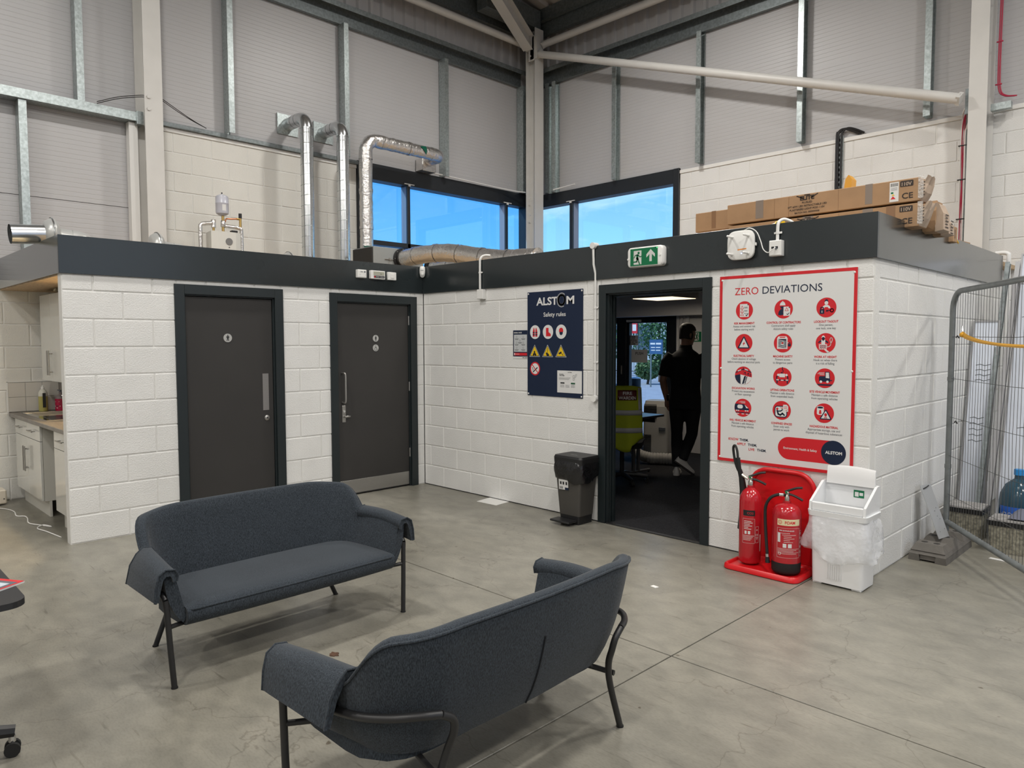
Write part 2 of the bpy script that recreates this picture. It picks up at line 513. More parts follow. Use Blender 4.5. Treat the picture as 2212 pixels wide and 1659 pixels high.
# ------------------------------------------------------------------ floor
floor = setting('floor', 'grey polished concrete warehouse floor with saw cut joints')
bx('floor_base', (XL - .3, YMIN, -0.2), (XMAX, YR + .3, -0.012), M_GROOVE, floor)
xs = [XL - .3, 4.51, 10.6, XMAX]; ys = [YMIN, -8.0, -1.925, YR + .3]
for i in range(3):
    for j in range(3):
        bx('floor_slab', (xs[i] + .004, ys[j] + .004, -0.1), (xs[i + 1] - .004, ys[j + 1] - .004, 0.0), M_CONC, floor, 0.002)
bx('carpet', (XL, 0.0, 0.0005), (4.70, YR - .1, 0.006), M_CARPET, floor)
bx('threshold_strip', (2.60, -0.012, 0.0005), (3.54, 0.03, 0.009), M_BLACK, floor, 0.003)

# ------------------------------------------------------------------ block walls
BLOCKS = {}
rnd = random.Random(7)
def block_mesh(axis, n, ln, h, m):
    key = (axis, n, round(ln, 3), round(h, 3), m.name)
    if key not in BLOCKS:
        k = MB(); g = 0.005; d = 0.085
        if axis == 'x': k.box((g, 0, g), (ln - g, -n * d, h - g), 0.0045)
        else: k.box((0, g, g), (-n * d, ln - g, h - g), 0.0045)
        o = k.build('block', m); BLOCKS[key] = o.data; bpy.data.objects.remove(o)
    return BLOCKS[key]
def block_wall(root, axis, plane, n, s0, s1, k0, k1, ph_even, ph_odd, m=M_BLOCK, holes=(), back=True, name='block'):
    """n = side the face looks to along the other axis; holes = (a, b, z0, z1)"""
    for k in range(k0, k1):
        z0, z1 = k * COURSE, (k + 1) * COURSE
        ph = ph_odd if k % 2 else ph_even
        st = ph - math.ceil((ph - s0) / 0.45) * 0.45
        cuts = [s0]; x = st
        while x < s1 - 0.02:
            if x > s0 + 0.02: cuts.append(x)
            x += 0.45
        cuts.append(s1)
        for a, b in zip(cuts[:-1], cuts[1:]):
            segs = [(a, b, z0, z1)]
            for (ha, hb_, hz0, hz1) in holes:
                new = []
                for (p, q, u, w) in segs:
                    if q <= ha + 1e-4 or p >= hb_ - 1e-4 or w <= hz0 + 1e-4 or u >= hz1 - 1e-4:
                        new.append((p, q, u, w)); continue
                    if p < ha - .015: new.append((p, ha, u, w))
                    if q > hb_ + .015: new.append((hb_, q, u, w))
                    if w > hz1 + .015: new.append((max(p, ha), min(q, hb_), hz1, w))
                    if u < hz0 - .015: new.append((max(p, ha), min(q, hb_), u, hz0))
                segs = new
            for (p, q, u, w) in segs:
                if q - p < .02: continue
                off = rnd.uniform(-.0012, .0012)
                me = block_mesh(axis, n, q - p, w - u, m)
                link(name, me, root, (p, plane + off, u) if axis == 'x' else (plane + off, p, u))
    if back:
        zt = k1 * COURSE; zb = k0 * COURSE
        kk = MB(); t0, t1 = -n * 0.0055, -n * 0.10
        def seg(a, b, u, w):
            if b - a < .01 or w - u < .01: return
            if axis == 'x': kk.box((a, plane + t0, u), (b, plane + t1, w))
            else: kk.box((plane + t0, a, u), (plane + t1, b, w))
        cur = s0
        for (ha, hb_, hz0, hz1) in sorted(holes):
            seg(cur, ha, zb, zt); seg(ha, hb_, hz1, zt); seg(ha, hb_, zb, hz0); cur = hb_
        seg(cur, s1, zb, zt)
        kk.build('mortar', M_MORTAR, root)

D1O = (-2.705, -1.70); D2O = (-1.195, -0.101); D3O = (2.511, 3.612)
wall_doors = setting('wall_washroom', 'white painted block wall holding two dark washroom doors')
block_wall(wall_doors, 'y', 0.0, 1, -L1, 0.0, 0, 10, -3.11, -3.33, holes=((D1O[0] + .02, D1O[1] - .02, -1, 2.10), (D2O[0] + .02, D2O[1] - .02, -1, 2.095)))
wall_office = setting('wall_office', 'white painted block wall with signs and an open office doorway')
block_wall(wall_office, 'x', 0.0, -1, 0.0, L2 - .001, 0, 10, 0.344, 0.119, holes=((D3O[0] + .02, D3O[1] - .02, -1, 2.09),))
wall_end = setting('wall_end', 'white painted block end wall beside the mesh fence')
block_wall(wall_end, 'y', L2, 1, 0.086, YR, 0, 10, 0.689, 0.46)

# dark fascia band round the top of the block rooms
def fascia(n, label, a, b):
    o = bx('trim_%d' % n, a, b, M_FASC, None, 0.002)
    return tag(o, label, None, None, 'structure')
fascia(1, 'dark grey metal fascia above the washroom doors', (0.0, -L1 - .018, HB), (0.018, -0.018, HT))
fascia(2, 'dark grey metal fascia above the office doorway', (0.018, -0.018, HB), (L2 + .018, 0.0, HT))
fascia(3, 'dark grey metal fascia above the end wall', (L2, 0.0, HB), (L2 + .018, 3.47, HT))
M_FASCK = M_FASC
fascia(4, 'dark grey metal fascia above the kitchen nook', (XL, -L1 - .018, HB), (0.0, -L1, HT))

# flat roof of the rooms
ceil = setting('ceiling', 'flat deck and ceiling over the block rooms')
bx('roof_deck', (XL, 0.0, 2.36), (L2, YR, 2.40), M_PLY, ceil)
bx('roof_deck', (XL, -L1, 2.36), (0.0, 0.0, 2.40), M_PLY, ceil)
bx('office_ceiling', (XL, 0.10, 2.335), (L2 - .1, YR, 2.358), M_PLASTER, ceil)
bx('kitchen_soffit', (XL, -L1, HB - .012), (-0.1, -2.96, HB + .006), M_PLY, ceil)
bx('office_bulkhead', (XL, 3.86, 1.985), (L2 - .1, YR - .12, 2.335), M_PLASTER, ceil)

# inner partition behind the kitchen units
wk = setting('wall_kitchen', 'cream partition wall behind the kitchen units')
bx('partition', (XL, -2.95, 0.0), (-0.1, -2.85, 2.36), M_BLOCK2, wk)
wo = setting('wall_office_inner', 'plain inner walls of the office')
bx('plaster_panel', (L2 - .12, 0.12, 0), (L2 - .09, YR, 2.335), M_PLASTER, wo)
bx('plaster_panel', (0.66, YR - .05, 0), (L2 - .12, YR - .012, 2.335), M_PLASTER, wo)
bx('plaster_panel', (0.0, 0.10, 0), (D3O[0], 0.12, 2.335), M_PLASTER, wo)
bx('plaster_panel', (D3O[1], 0.10, 0), (L2 - .12, 0.12, 2.335), M_PLASTER, wo)

# ------------------------------------------------------------------ warehouse walls
wl = setting('wall_left', 'tall warehouse wall of block below and grey cladding panels above')
wr = setting('wall_right', 'tall warehouse wall with block plinth, cladding panels and corner window')
block_wall(wl, 'y', XL, 1, -2.12, 0.66, 10, 18, -1.615, -1.825, m=M_BLOCK2)
block_wall(wl, 'y', XL, 1, -5.2, -2.955, 0, 10, -3.534, -3.31, m=M_BLOCK2)
block_wall(wr, 'x', YR, -1, 0.66, 8.2, 10, 18, 1.053, 0.838)
block_wall(wr, 'x', YR, -1, L2 + .02, 8.2, 0, 10, 5.1, 5.325)
bx('inner_leaf', (0.66, YR - .011, 0), (L2, YR + .1, 2.25), M_MORTAR, wr)
bx('outer_leaf', (XL - .16, -5.2, 0), (XL - .102, 0.66, 4.05), M_MORTAR, wl)
bx('outer_leaf', (0.66, YR + .102, 0), (8.2, YR + .16, 4.05), M_MORTAR, wr)
bx('coping_trim', (XL - .1, -2.12, 4.05), (XL + .012, 0.66, 4.098), M_WHITE, wl, .003)
bx('coping_trim', (0.66, YR - .012, 4.05), (8.2, YR + .1, 4.098), M_WHITE, wr, .003)
bx('base_rail', (XL - .03, -2.12, 4.098), (XL + .05, 0.66, 4.15), M_GALVD, wl, .003)

def clad(root, axis, plane, n, s0, s1, z0, z1, pitch=0.05, dep=0.0016):
    k = MB(); k.sm = False
    zz = []; z = z0 + .003
    while z < z1 - pitch * .6:
        zz += [(z, 0), (z + pitch * .80, 0), (z + pitch * .87, -dep), (z + pitch * .93, -dep)]
        z += pitch
    zz.append((z1 - .003, 0))
    zz = [(z0 + .003, -.03)] + zz + [(z1 - .003, -.03)]
    if axis == 'x': rows = [[(s0, plane + n * d, zc), (s1, plane + n * d, zc)] for zc, d in zz]
    else: rows = [[(plane + n * d, s0, zc), (plane + n * d, s1, zc)] for zc, d in zz]
    k.grid(rows)
    return k.build('cladding_panel', M_CLAD, root)
zs = (4.098, 5.04, 5.98, 6.92)
for z0, z1 in zip(zs[:2], zs[1:3]):
    clad(wl, 'y', XL - .01, 1, -9.0, YR, z0, z1)
    clad(wr, 'x', YR + .01, -1, XL, XMAX, z0, z1)
clad(wl, 'y', XL - .01, 1, -9.0, -2.12, 3.125, 4.098)
clad(wl, 'y', XL - .01, 1, -9.0, -2.12, 2.25, 3.125)
bx('outer_skin', (XL - .17, -14.0, 4.098), (XL - .1, YR + .2, 9.2), M_LINER, wl)
bx('outer_skin', (XL - .17, -14.0, 0), (XL - .1, -2.12, 4.1), M_LINER, wl)
bx('outer_skin', (XL - .1, YR + .1, 4.098), (XMAX, YR + .17, 9.2), M_LINER, wr)
bx('outer_skin', (8.2, YR + .02, 0), (XMAX, YR + .17, 4.1), M_LINER, wr)
bx('plain_lower_wall', (XL - .1, -14.0, 0), (XL, -5.2, 6.0), M_CLAD, wl)

def corrugated(root, name, axis, plane, n, s0, s1, z0, z1, m, pitch=0.2, dep=0.035):
    k = MB(); pts = []; s = s0
    while s < s1:
        pts += [(s, 0), (s + pitch * .55, 0), (s + pitch * .66, dep), (s + pitch * .89, dep)]
        s += pitch
    pts.append((s, 0))
    if axis == 'x': rows = [[(p, plane + n * d, z) for p, d in pts] for z in (z0, z1)]
    else: rows = [[(plane + n * d, p, z) for p, d in pts] for z in (z0, z1)]
    k.grid(rows)
    return k.build(name, m, root)
corrugated(wl, 'liner_sheet', 'y', XL - .03, 1, -6.0, YR - .02, 5.98, 7.2, M_LINER)
corrugated(wr, 'liner_sheet', 'x', YR + .03, -1, XL + .02, 9.0, 5.98, 7.2, M_LINER)

# vertical galvanised posts and horizontal rails on the cladding (C sections)
def cpost(root, axis, plane, n, s, z0, z1, w=0.07, d=0.15, t=0.004, m=None):
    k = MB(); lip = .018
    def B(a0, a1, b0, b1):
        if axis == 'y': k.box((plane + n * b0, a0, z0), (plane + n * b1, a1, z1))
        else: k.box((a0, plane + n * b0, z0), (a1, plane + n * b1, z1))
    B(s, s + w, d - t, d)                 # front flange
    B(s, s + t, t, d - t)                 # web
    B(s, s + w, 0.001, t)                 # back flange
    B(s + w - t, s + w, d - lip, d - t)   # lips
    B(s + w - t, s + w, t, lip)
    return k.build('steel_post', m or M_GALV, root)
for y in (-1.21, 0.40, 2.16, 3.86, 4.02):
    cpost(wl, 'y', XL, 1, y, 4.15 if y < .6 else 4.16, 5.93)
cpost(wl, 'y', XL, 1, -2.83, 4.13, 5.93); cpost(wl, 'y', XL, 1, -4.6, 4.13, 5.93)
cpost(wl, 'y', XL, 1, -3.36, 2.3, 4.05)
for x in (-1.89, -1.74, -0.49, 0.98, 2.43, 3.88, 5.4):
    cpost(wr, 'x', YR, -1, x, 4.13, 5.93, d=.13)
def rail(root, axis, plane, n, s0, s1, z, h=0.20, d=0.17):
    k = MB()
    def B(b0, b1, u, w):
        if axis == 'y': k.box((plane + n * b0, s0, u), (plane + n * b1, s1, w))
        else: k.box((s0, plane + n * b0, u), (s1, plane + n * b1, w))
    B(.006, .012, z, z + h); B(.012, d, z + h - .006, z + h); B(d - .006, d, z + h - .07, z + h - .006); B(.012, .07, z, z + .006)
    return k.build('steel_rail', M_GALVD, root)
rail(wl, 'y', XL, 1, -9, YR - .25, 5.93, .24)
rail(wr, 'x', YR, -1, XL + .3, XMAX, 5.93, .24)
k = MB(); k.box((XL + .005, -9, 4.055), (XL + .18, -2.23, 4.062)); k.box((XL + .172, -9, 4.062), (XL + .18, -2.23, 4.15)); k.box((XL + .005, -9, 4.062), (XL + .012, -2.23, 4.15)); k.build('steel_rail', M_GALV, wl)
bx('rail_cleat', (XL + .02, -2.27, 4.02), (XL + .2, -2.2, 4.16), M_GALV, wl)

# ------------------------------------------------------------------ columns, tubes, rafter
def ibeam(k, p0, p1, w, h, t=0.012, up=Vector((0, 0, 1))):
    p0, p1 = Vector(p0), Vector(p1); d = (p1 - p0).normalized()
    s = d.cross(up).normalized(); u = s.cross(d)
    def slab(a0, a1, b0, b1):
        i = [k.vert(p + s * a + u * b) for p in (p0, p1) for a, b in ((a0, b0), (a1, b0), (a1, b1), (a0, b1))]
        for q in ((0, 1, 2, 3), (7, 6, 5, 4), (0, 4, 5, 1), (1, 5, 6, 2), (2, 6, 7, 3), (3, 7, 4, 0)): k.face([i[z] for z in q])
    slab(-w / 2, w / 2, h / 2 - t, h / 2); slab(-w / 2, w / 2, -h / 2, -h / 2 + t); slab(-t / 2, t / 2, -h / 2 + t, h / 2 - t)
c = thing('steel_column', 'white steel column in the corner between the two windows', 'column', (-1.93, 3.86, 0))
k = MB(); ibeam(k, (0, 0, 0), (0, 0, 6.75), .20, .21, up=Vector((1, 0, 0))); k.build('shaft', M_STEEL, c)
k = MB(); k.box((.02, -.125, 6.24), (.16, -.105, 6.6)); k.box((-.02, -.125, 6.22), (.10, -.113, 6.62)); k.build('gusset_plate', M_STEEL, c)
for (a, z) in ((.03, 6.52), (.03, 6.30), (.02, 4.0), (.02, 3.72)):
    k = MB(); k.cyl((a, -.118, z), (a, -.14, z), .014, n=6); k.build('bolt', M_STEEL, c)
c = thing('steel_column', 'white steel column on the left above the dark fascia', 'column', (XL + .17, -2.13, 0))
k = MB(); ibeam(k, (0, 0, 2.4), (0, 0, 7.0), .19, .30, up=Vector((1, 0, 0))); k.build('shaft', M_STEEL, c)
for z in (4.30, 4.17):
    for y in (-.055,):
        k = MB(); k.cyl((.15, y, z), (.165, y, z), .02, n=6); k.build('bolt', M_STEEL, c)
k = MB(); k.box((-.15, -.20, 2.4), (-.05, -.11, 4.05)); k.build('side_plate', M_WHITE, c)
c = thing('steel_column', 'white steel column on the right behind the cardboard boxes', 'column', (4.455, YR - .17, 0))
k = MB(); ibeam(k, (0, 0, 2.4), (0, 0, 7.0), .17, .30, up=Vector((0, 1, 0))); k.build('shaft', M_STEEL, c)
k = MB(); k.box((.09, -.02, 4.03), (.27, .06, 4.10)); k.build('bracket', M_GALV, c)
k = MB(); k.box((-.12, -.13, 4.02), (-.085, -.05, 4.28)); k.build('connection_plate', M_GALVD, c)

def pipe_thing(name, label, cat, p0, p1, r, m, flat=None):
    o = thing(name, label, cat, p0)
    d = Vector(p1) - Vector(p0)
    k = MB(); k.cyl((0, 0, 0), d, r, n=18); k.build('tube', m, o)
    e = d.normalized()
    for q in (Vector((0, 0, 0)), d):
        k = MB(); k.cyl(q - e * .02, q + e * .02, r * 1.25, n=4); k.build('end_plate', m, o)
    return o
pipe_thing('brace_tube', 'long white round tube sloping across the right cladding', 'brace', (-1.78, 3.82, 6.32), (4.30, 3.82, 4.17), 0.056, M_STEEL)
pipe_thing('eave_tube', 'white round tube along the top of the left cladding', 'brace', (-2.06, 3.66, 6.525), (-2.06, -6.0, 6.525), 0.055, M_STEEL)
pipe_thing('eave_tube', 'white round tube along the top of the right cladding', 'brace', (-1.78, 3.93, 6.51), (9.0, 3.93, 6.49), 0.055, M_STEEL)
c = thing('roof_rafter', 'white I beam rafter rising from the corner column', 'rafter', (-1.94, 3.74, 6.50))
k = MB(); ibeam(k, (0, 0, 0), (.75, -2.5, .98), .17, .24); k.build('beam', M_STEEL, c)
k = MB(); k.box((-.07, -.02, -.1), (.07, .05, .14)); k.build('end_plate', M_STEEL, c)

# main roof: two slopes of profiled deck on dark purlins, closed walls behind the camera
rf = setting('ceiling_warehouse', 'profiled metal roof deck on dark purlins high above')
def roof_z(y): return 7.12 + 0.16 * (YR - y) if y > -4.9 else 7.12 + 0.16 * (YR + 4.9) - 0.16 * (-4.9 - y)
k = MB(); pts = []; x = XL - .2
while x < XMAX + .2:
    pts += [(x, 0), (x + .14, 0), (x + .17, .05), (x + .27, .05)]; x += .30
pts.append((x, 0))
k.grid([[(p, y, roof_z(y) + d) for p, d in pts] for y in (YR + .3, -4.9, YMIN)])
k.build('deck_sheet', M_ROOF, rf)
bx('roof_cover', (XL - .4, YMIN - .2, 9.2), (XMAX + .3, YR + .4, 9.3), M_LINER, rf)
for y in (4.02, 2.9, 1.7, 0.3, -1.4, -3.2, -6.5, -9, -11.5):
    k = MB(); z = roof_z(y)
    k.box((XL, y - .004, z - .23), (XMAX, y + .004, z - .002)); k.box((XL, y - .075, z - .236), (XMAX, y + .004, z - .23)); k.box((XL, y, z - .008), (XMAX, y + .075, z - .002))
    k.build('purlin', M_GALVD, rf)
bx('eaves_beam', (XL + .04, -9, 6.74), (XL + .12, YR - .3, 7.05), M_GALVD, rf)
bx('eaves_beam', (XL + .3, YR - .14, 6.72), (XMAX, YR - .06, 7.0), M_GALVD, rf)
k = MB(); k.box((-.12, -1.2, 0), (.12, 0, .3)); o = k.build('valley_bracket', M_GALVD, rf, loc=(-2.0, 3.95, 6.78))

wb = setting('wall_back', 'far warehouse walls behind the viewer with a roller door opening')
bx('panel', (XL - .1, YMIN - .1, 0), (XMAX + .1, YMIN, 9.2), M_CLAD, wb)
bx('panel', (XMAX, YMIN, 5.4), (XMAX + .1, YR + .2, 9.2), M_CLAD, wb)
bx('panel', (XMAX, YMIN, 0), (XMAX + .1, -4.2, 5.4), M_CLAD, wb)
bx('panel', (XMAX, 2.6, 0), (XMAX + .1, YR + .2, 5.4), M_CLAD, wb)

# high-bay lamps hung under the roof
def high_bay(x, y, z, label):
    o = bpy.data.objects.new('high_bay_lamp', None); COL.objects.link(o); o.parent = rf; o.location = (x, y, z)
    k = MB(); k.lathe([(.05, .32), (.09, .30), (.10, .14), (.24, .02), (.25, 0), (.235, 0), (.22, .02)], n=20, cap=False); k.build('reflector', M_GALV, o)
    k = MB(); k.cyl((0, 0, .02), (0, 0, .03), .22, n=20); k.build('diffuser', mat('lamp diffuser', (0.9, 0.9, 0.85, 1), 0.4, emit=(1, 0.96, 0.9, 1), estr=4.0), o)
    k = MB(); k.cyl((0, 0, .32), (0, 0, roof_z(y) - z - .02), .006, n=6); k.build('hanger', M_GALV, o)
    ld = bpy.data.lights.new('high_bay_light', 'AREA'); ld.shape = 'DISK'; ld.size = 0.46; ld.energy = LAMP_W; ld.color = LAMP_COLOR
    lo = bpy.data.objects.new('light', ld); COL.objects.link(lo); lo.parent = o; lo.location = (0, 0, -.01)
for n_, (x, y) in enumerate(((1.4, -3.6), (5.6, -2.2), (9.8, -2.2), (1.4, -8.2), (5.6, -6.6), (9.8, -6.6), (1.4, -12.2), (5.6, -11.2), (9.8, -11.2), (9.8, 1.6), (7.2, 0.6), (1.1, 1.2))):  # last two lamps are added to brighten the right and upper walls
    high_bay(x, y, 6.6, 'round high bay lamp hanging under the warehouse roof')
# ------------------------------------------------------------------ corner windows
M_WIN_LIT = mat('sky lit mullion side', (.30, .32, .38, 1), .4)  # paler blue-grey stands in for sky light on the mullion sides
w1 = setting('window_1', 'dark framed high window left of the corner column')
Y0, Y1, ZS, ZH = 0.66, 4.10, 2.42, 3.94
bx('window_head', (XL - .16, Y0, ZH), (XL + .02, YR - .02, 4.165), M_WIN, w1, .004)
bx('window_frame', (XL - .16, Y0, ZS), (XL + .03, Y0 + .10, 4.165), M_WIN, w1, .004)
bx('window_frame', (XL - .16, 4.06, ZS), (XL + .02, YR - .02, ZH), M_WIN, w1, .004)
for y in (1.53, 3.58):
    bx('mullion', (XL - .02, y, ZS), (XL + .012, y + .055, ZH), M_WIN, w1, .003); bx('mullion_box', (XL - .15, y + .004, ZS), (XL - .0205, y + .051, ZH), M_WIN_LIT, w1, .003)
bx('transom', (XL - .14, Y0 + .1, 3.02), (XL + .012, 4.06, 3.085), M_WIN, w1, .003)
for a, b in ((Y0 + .1, 1.53), (1.585, 3.58), (3.635, 4.06)):
    bx('pane', (XL - .132, a, 3.085), (XL - .126, b, ZH), M_GLASSB, w1)
    bx('pane', (XL - .132, a, ZS), (XL - .126, b, 3.02), M_GLASSB, w1)
for y in (1.56, 3.61):
    bx('track_clip', (XL + .021, y - .09, 3.955), (XL + .034, y + .09, 3.967), M_WHITE, w1)
    bx('track_clip', (XL + .021, y - .02, 3.93), (XL + .034, y + .02, 3.955), M_WHITE, w1)
w2 = setting('window_2', 'dark framed high window right of the corner column')
bx('window_head', (XL + .02, YR - .02, 3.92), (0.66, YR + .16, 4.13), M_WIN, w2, .004)
bx('window_frame', (0.56, YR - .03, ZS), (0.66, YR + .16, 4.13), M_WIN, w2, .004)
bx('window_frame', (XL + .02, YR - .02, ZS), (XL + .10, YR + .16, 3.92), M_WIN, w2, .004)
bx('mullion', (-1.445, YR - .012, ZS), (-1.375, YR + .02, 3.92), M_WIN, w2, .003); bx('mullion_box', (-1.441, YR + .0205, ZS), (-1.379, YR + .15, 3.92), M_WIN_LIT, w2, .003)
for a, b in ((XL + .1, -1.445), (-1.375, .56)):
    bx('pane', (a, YR + .126, ZS), (b, YR + .132, 3.92), M_GLASS, w2)
bx('track_clip', (-1.50, YR - .034, 3.935), (-1.32, YR - .021, 3.947), M_WHITE, w2)
bx('track_clip', (-1.43, YR - .034, 3.91), (-1.39, YR - .021, 3.935), M_WHITE, w2)
bx('spandrel', (XL - .1, YR - .01, 2.0), (0.66, YR + .15, ZS), M_WIN, w2)
# spandrel and lower glazing on the left side of the corner
w3 = setting('window_3', 'lower office glazing beside the glass door')
bx('spandrel', (XL - .15, .66, 0), (XL - .05, YR, ZS), M_WIN, w3)
bx('window_head', (XL, YR - .02, 1.90), (0.66, YR + .12, 2.0), M_WIN, w3)
for x0, x1 in ((XL, XL + .08), (-1.45, -1.38), (-0.45, -0.27), (0.50, 0.66)):
    bx('mullion', (x0, YR - .02, 0), (x1, YR + .12, 1.90), M_WIN, w3, .003)
for a, b in ((XL + .08, -1.45), (-1.38, -.45)):
    bx('pane', (a, YR + .05, 0.1), (b, YR + .056, 1.90), M_GLASS, w3)
    bx('sill', (a, YR - .02, 0), (b, YR + .12, .1), M_WIN, w3)
d4 = setting('door_4', 'dark framed glass outer door of the office')
bx('door_rail', (-.27, YR, 0.01), (.50, YR + .07, .16), M_WIN, d4)
bx('door_stile', (-.27, YR, .16), (-.22, YR + .07, 1.90), M_WIN, d4)
bx('door_stile', (.455, YR, .16), (.50, YR + .07, 1.90), M_WIN, d4)
bx('pane', (-.22, YR + .03, .16), (.455, YR + .036, 1.90), M_GLASS, d4)
bx('door_handle', (-.36, YR - .04, 1.10), (-.335, YR - .02, 1.24), M_SS, d4, .004)
bx('door_closer', (-.24, YR - .06, 1.915), (.02, YR - .021, 1.95), M_WHITE, d4, .004)
def notice(name, label, cat, x0, x1, z0, z1, lines, y=YR + .029, m=M_PAPER, bold=.0012, sx=1.0, size=.03):
    o = thing(name, label, cat, (x0, y, z0))
    bx('sheet', (0, -.0008, 0), (x1 - x0, 0, z1 - z0), m, o)
    pr = Print(lambda u, v, d: (u, -.0008 - d, v)); pr.use(M_INK)
    for (s, v, sz) in lines: pr.text(s, (x1 - x0) / 2, v, sz, bold=bold, sx=sx)
    pr.build('lettering', o)
notice('push_notice', 'white sheet reading PUSH on the glass door', 'notice', -.20, .10, 1.29, 1.49, [('PUSH', .12, .062)], bold=.0006)
notice('lock_notice', 'white sheet about locking the door on the glass', 'notice', -.27, -.075, 1.556, 1.71,
       [('PLEASE', .122, .028), ('LOCK', .095, .028), ('THE DOOR', .068, .028), ('AND SET THE', .040, .028), ('ALARM', .012, .028)])

# ------------------------------------------------------------------ doors
def frame(root, axis, a, b, top, w, dep, m=M_FRAME):
    """architrave + stepped reveal; axis y = wall at x 0, axis x = wall at y 0"""
    def B(nm, s0, s1, d0, d1, z0, z1):
        if axis == 'y': bx(nm, (d0, s0, z0), (d1, s1, z1), m, root, .002)
        else: bx(nm, (s0, -d1, z0), (s1, -d0, z1), m, root, .002)
    for (s0, s1, q) in ((a, a + w, 1), (b - w, b, -1)):
        B('jamb', s0, s1, -.01, .014, 0, top)
        e = s1 if q == 1 else s0
        B('jamb_lining', e - q * w, e + q * .012, -dep, -.0105, 0, top - w + .012)
        B('door_stop', e + q * .0121, e + q * .026, -dep, -.075, 0, top - w)
    B('head', a + w, b - w, -.01, .014, top - w, top)
    B('head_lining', a + w, b - w, -dep, -.0105, top - w - .012, top - w + .03)
    B('head_stop', a + w + .026, b - w - .026, -dep, -.075, top - w - .026, top - w - .0121)
def pictogram(root, y, z, r, kind, x):
    k = MB(); k.cyl((x, y, z), (x + .004, y, z), r, n=32); o = k.build('pictogram_disc', mat('pictogram silver', (0.42, 0.42, 0.41, 1), .4), root)
    pr = Print(lambda u, v, d: (x + .004 + d, y + u, z + v)); pr.use(M_INK)
    s = r
    if kind in ('man', 'woman'):
        pr.shape(circ(0, .62 * s, .13 * s, 14))
        if kind == 'man':
            pr.shape([(-.24 * s, .42 * s), (-.32 * s, .34 * s), (-.36 * s, -.02 * s), (-.25 * s, -.02 * s), (-.2 * s, .22 * s), (-.17 * s, -.1 * s), (.17 * s, -.1 * s), (.2 * s, .22 * s), (.25 * s, -.02 * s), (.36 * s, -.02 * s), (.32 * s, .34 * s), (.24 * s, .42 * s)])
            pr.shape([(-.17 * s, -.1 * s), (-.3 * s, -.72 * s), (-.15 * s, -.72 * s), (0, -.2 * s), (.15 * s, -.72 * s), (.3 * s, -.72 * s), (.17 * s, -.1 * s)])
        else:
            pr.shape([(-.2 * s, .44 * s), (-.3 * s, .0 * s), (-.2 * s, .0 * s), (-.14 * s, .2 * s), (-.26 * s, -.28 * s), (.26 * s, -.28 * s), (.14 * s, .2 * s), (.2 * s, .0 * s), (.3 * s, .0 * s), (.2 * s, .44 * s)])
            pr.shape([(-.13 * s, -.28 * s), (-.13 * s, -.75 * s), (-.02 * s, -.75 * s), (-.02 * s, -.28 * s)]); pr.shape([(.02 * s, -.28 * s), (.02 * s, -.75 * s), (.13 * s, -.75 * s), (.13 * s, -.28 * s)])
    else:
        pr.shape(circ(-.12 * s, .62 * s, .1 * s, 12))
        pr.strokes([(-.1 * s, .48 * s), (-.06 * s, .0), (.25 * s, 0.0), (.42 * s, -.48 * s), (.55 * s, -.42 * s)], .11 * s); pr.strokes([(-.08 * s, .25 * s), (.2 * s, .25 * s)], .09 * s)
        pr.strokes([(-.02 * s + .42 * s * cos(t), -.3 * s + .42 * s * sin(t)) for t in [2.2 + i * .33 for i in range(13)]], .09 * s)
    pr.build('pictogram_mark', o)

dm = setting('door_1', 'dark washroom door with man pictogram and push plate')
frame(dm, 'y', *D1O, 2.118, .085, .12)
bx('door_leaf', (-.075, D1O[0] + .099, .006), (-.031, D1O[1] - .099, 2.018), M_LEAF, dm, .002)
bx('push_plate', (-.031, -1.905, .965), (-.0285, -1.845, 1.315), M_SS, dm, .001)
k = MB(); k.lathe([(.026, 0), (.026, .006), (.018, .010), (.012, .012)], c=(-.031, -1.868, .892), ax=(1, 0, 0), n=20); k.build('lock_cylinder', M_SS, dm)
k = MB(); k.cyl((-.019, -1.868, .892), (-.0185, -1.868, .892), .008, n=12); k.build('keyhole', M_BLACK, dm)
pictogram(dm, -2.231, 1.652, .039, 'man', -.031)
df = setting('door_2', 'dark washroom door with woman and wheelchair pictograms')
frame(df, 'y', *D2O, 2.113, .085, .12)
leaf2 = bx('door_leaf', (-.075, D2O[0] + .105, .012), (-.026, D2O[1] - .099, 2.014), M_LEAF, df, .002)
bx('leaf_edge', (-.074, D2O[0] + .1005, .012), (-.024, D2O[0] + .105, 2.014), mat('raw timber edge', (0.42, 0.23, 0.11, 1), .7, var=.2, vscale=20), df)
bx('kick_plate', (-.026, D2O[0] + .108, .022), (-.0235, D2O[1] - .102, .165), M_SS, df, .001)
k = MB(); k.tube(smooth_path([(-.026, -1.05, 1.29), (.018, -1.046, 1.293), (.032, -1.040, 1.27), (.033, -1.040, 1.14), (.032, -1.040, 1.01), (.018, -1.046, .985), (-.026, -1.05, .988)], 5), .0095, 10); k.build('pull_handle', M_SS, df)
lk = bx('lock_plate', (-.026, -1.052, .780), (-.021, -1.010, .955), M_SS, df, .002)
k = MB(); k.cyl((-.021, -1.031, .84), (.018, -1.031, .84), .009, n=12); k.box((.008, -1.04, .832), (.02, -.975, .85), .004); k.build('lever', M_SS, lk)
k = MB(); k.cyl((-.021, -1.031, .895), (-.012, -1.031, .895), .013, n=14); k.build('lock_cylinder', M_CHROME, lk)
for z in (1.80, 1.07, .33):
    k = MB(); k.cyl((-.018, D2O[1] - .093, z), (-.018, D2O[1] - .093, z + .1), .008, n=10); k.build('hinge', M_SS, df)
pictogram(df, -.628, 1.652, .036, 'woman', -.026); pictogram(df, -.629, 1.55, .036, 'chair', -.026)
do = setting('door_3', 'dark frame of the open office doorway')
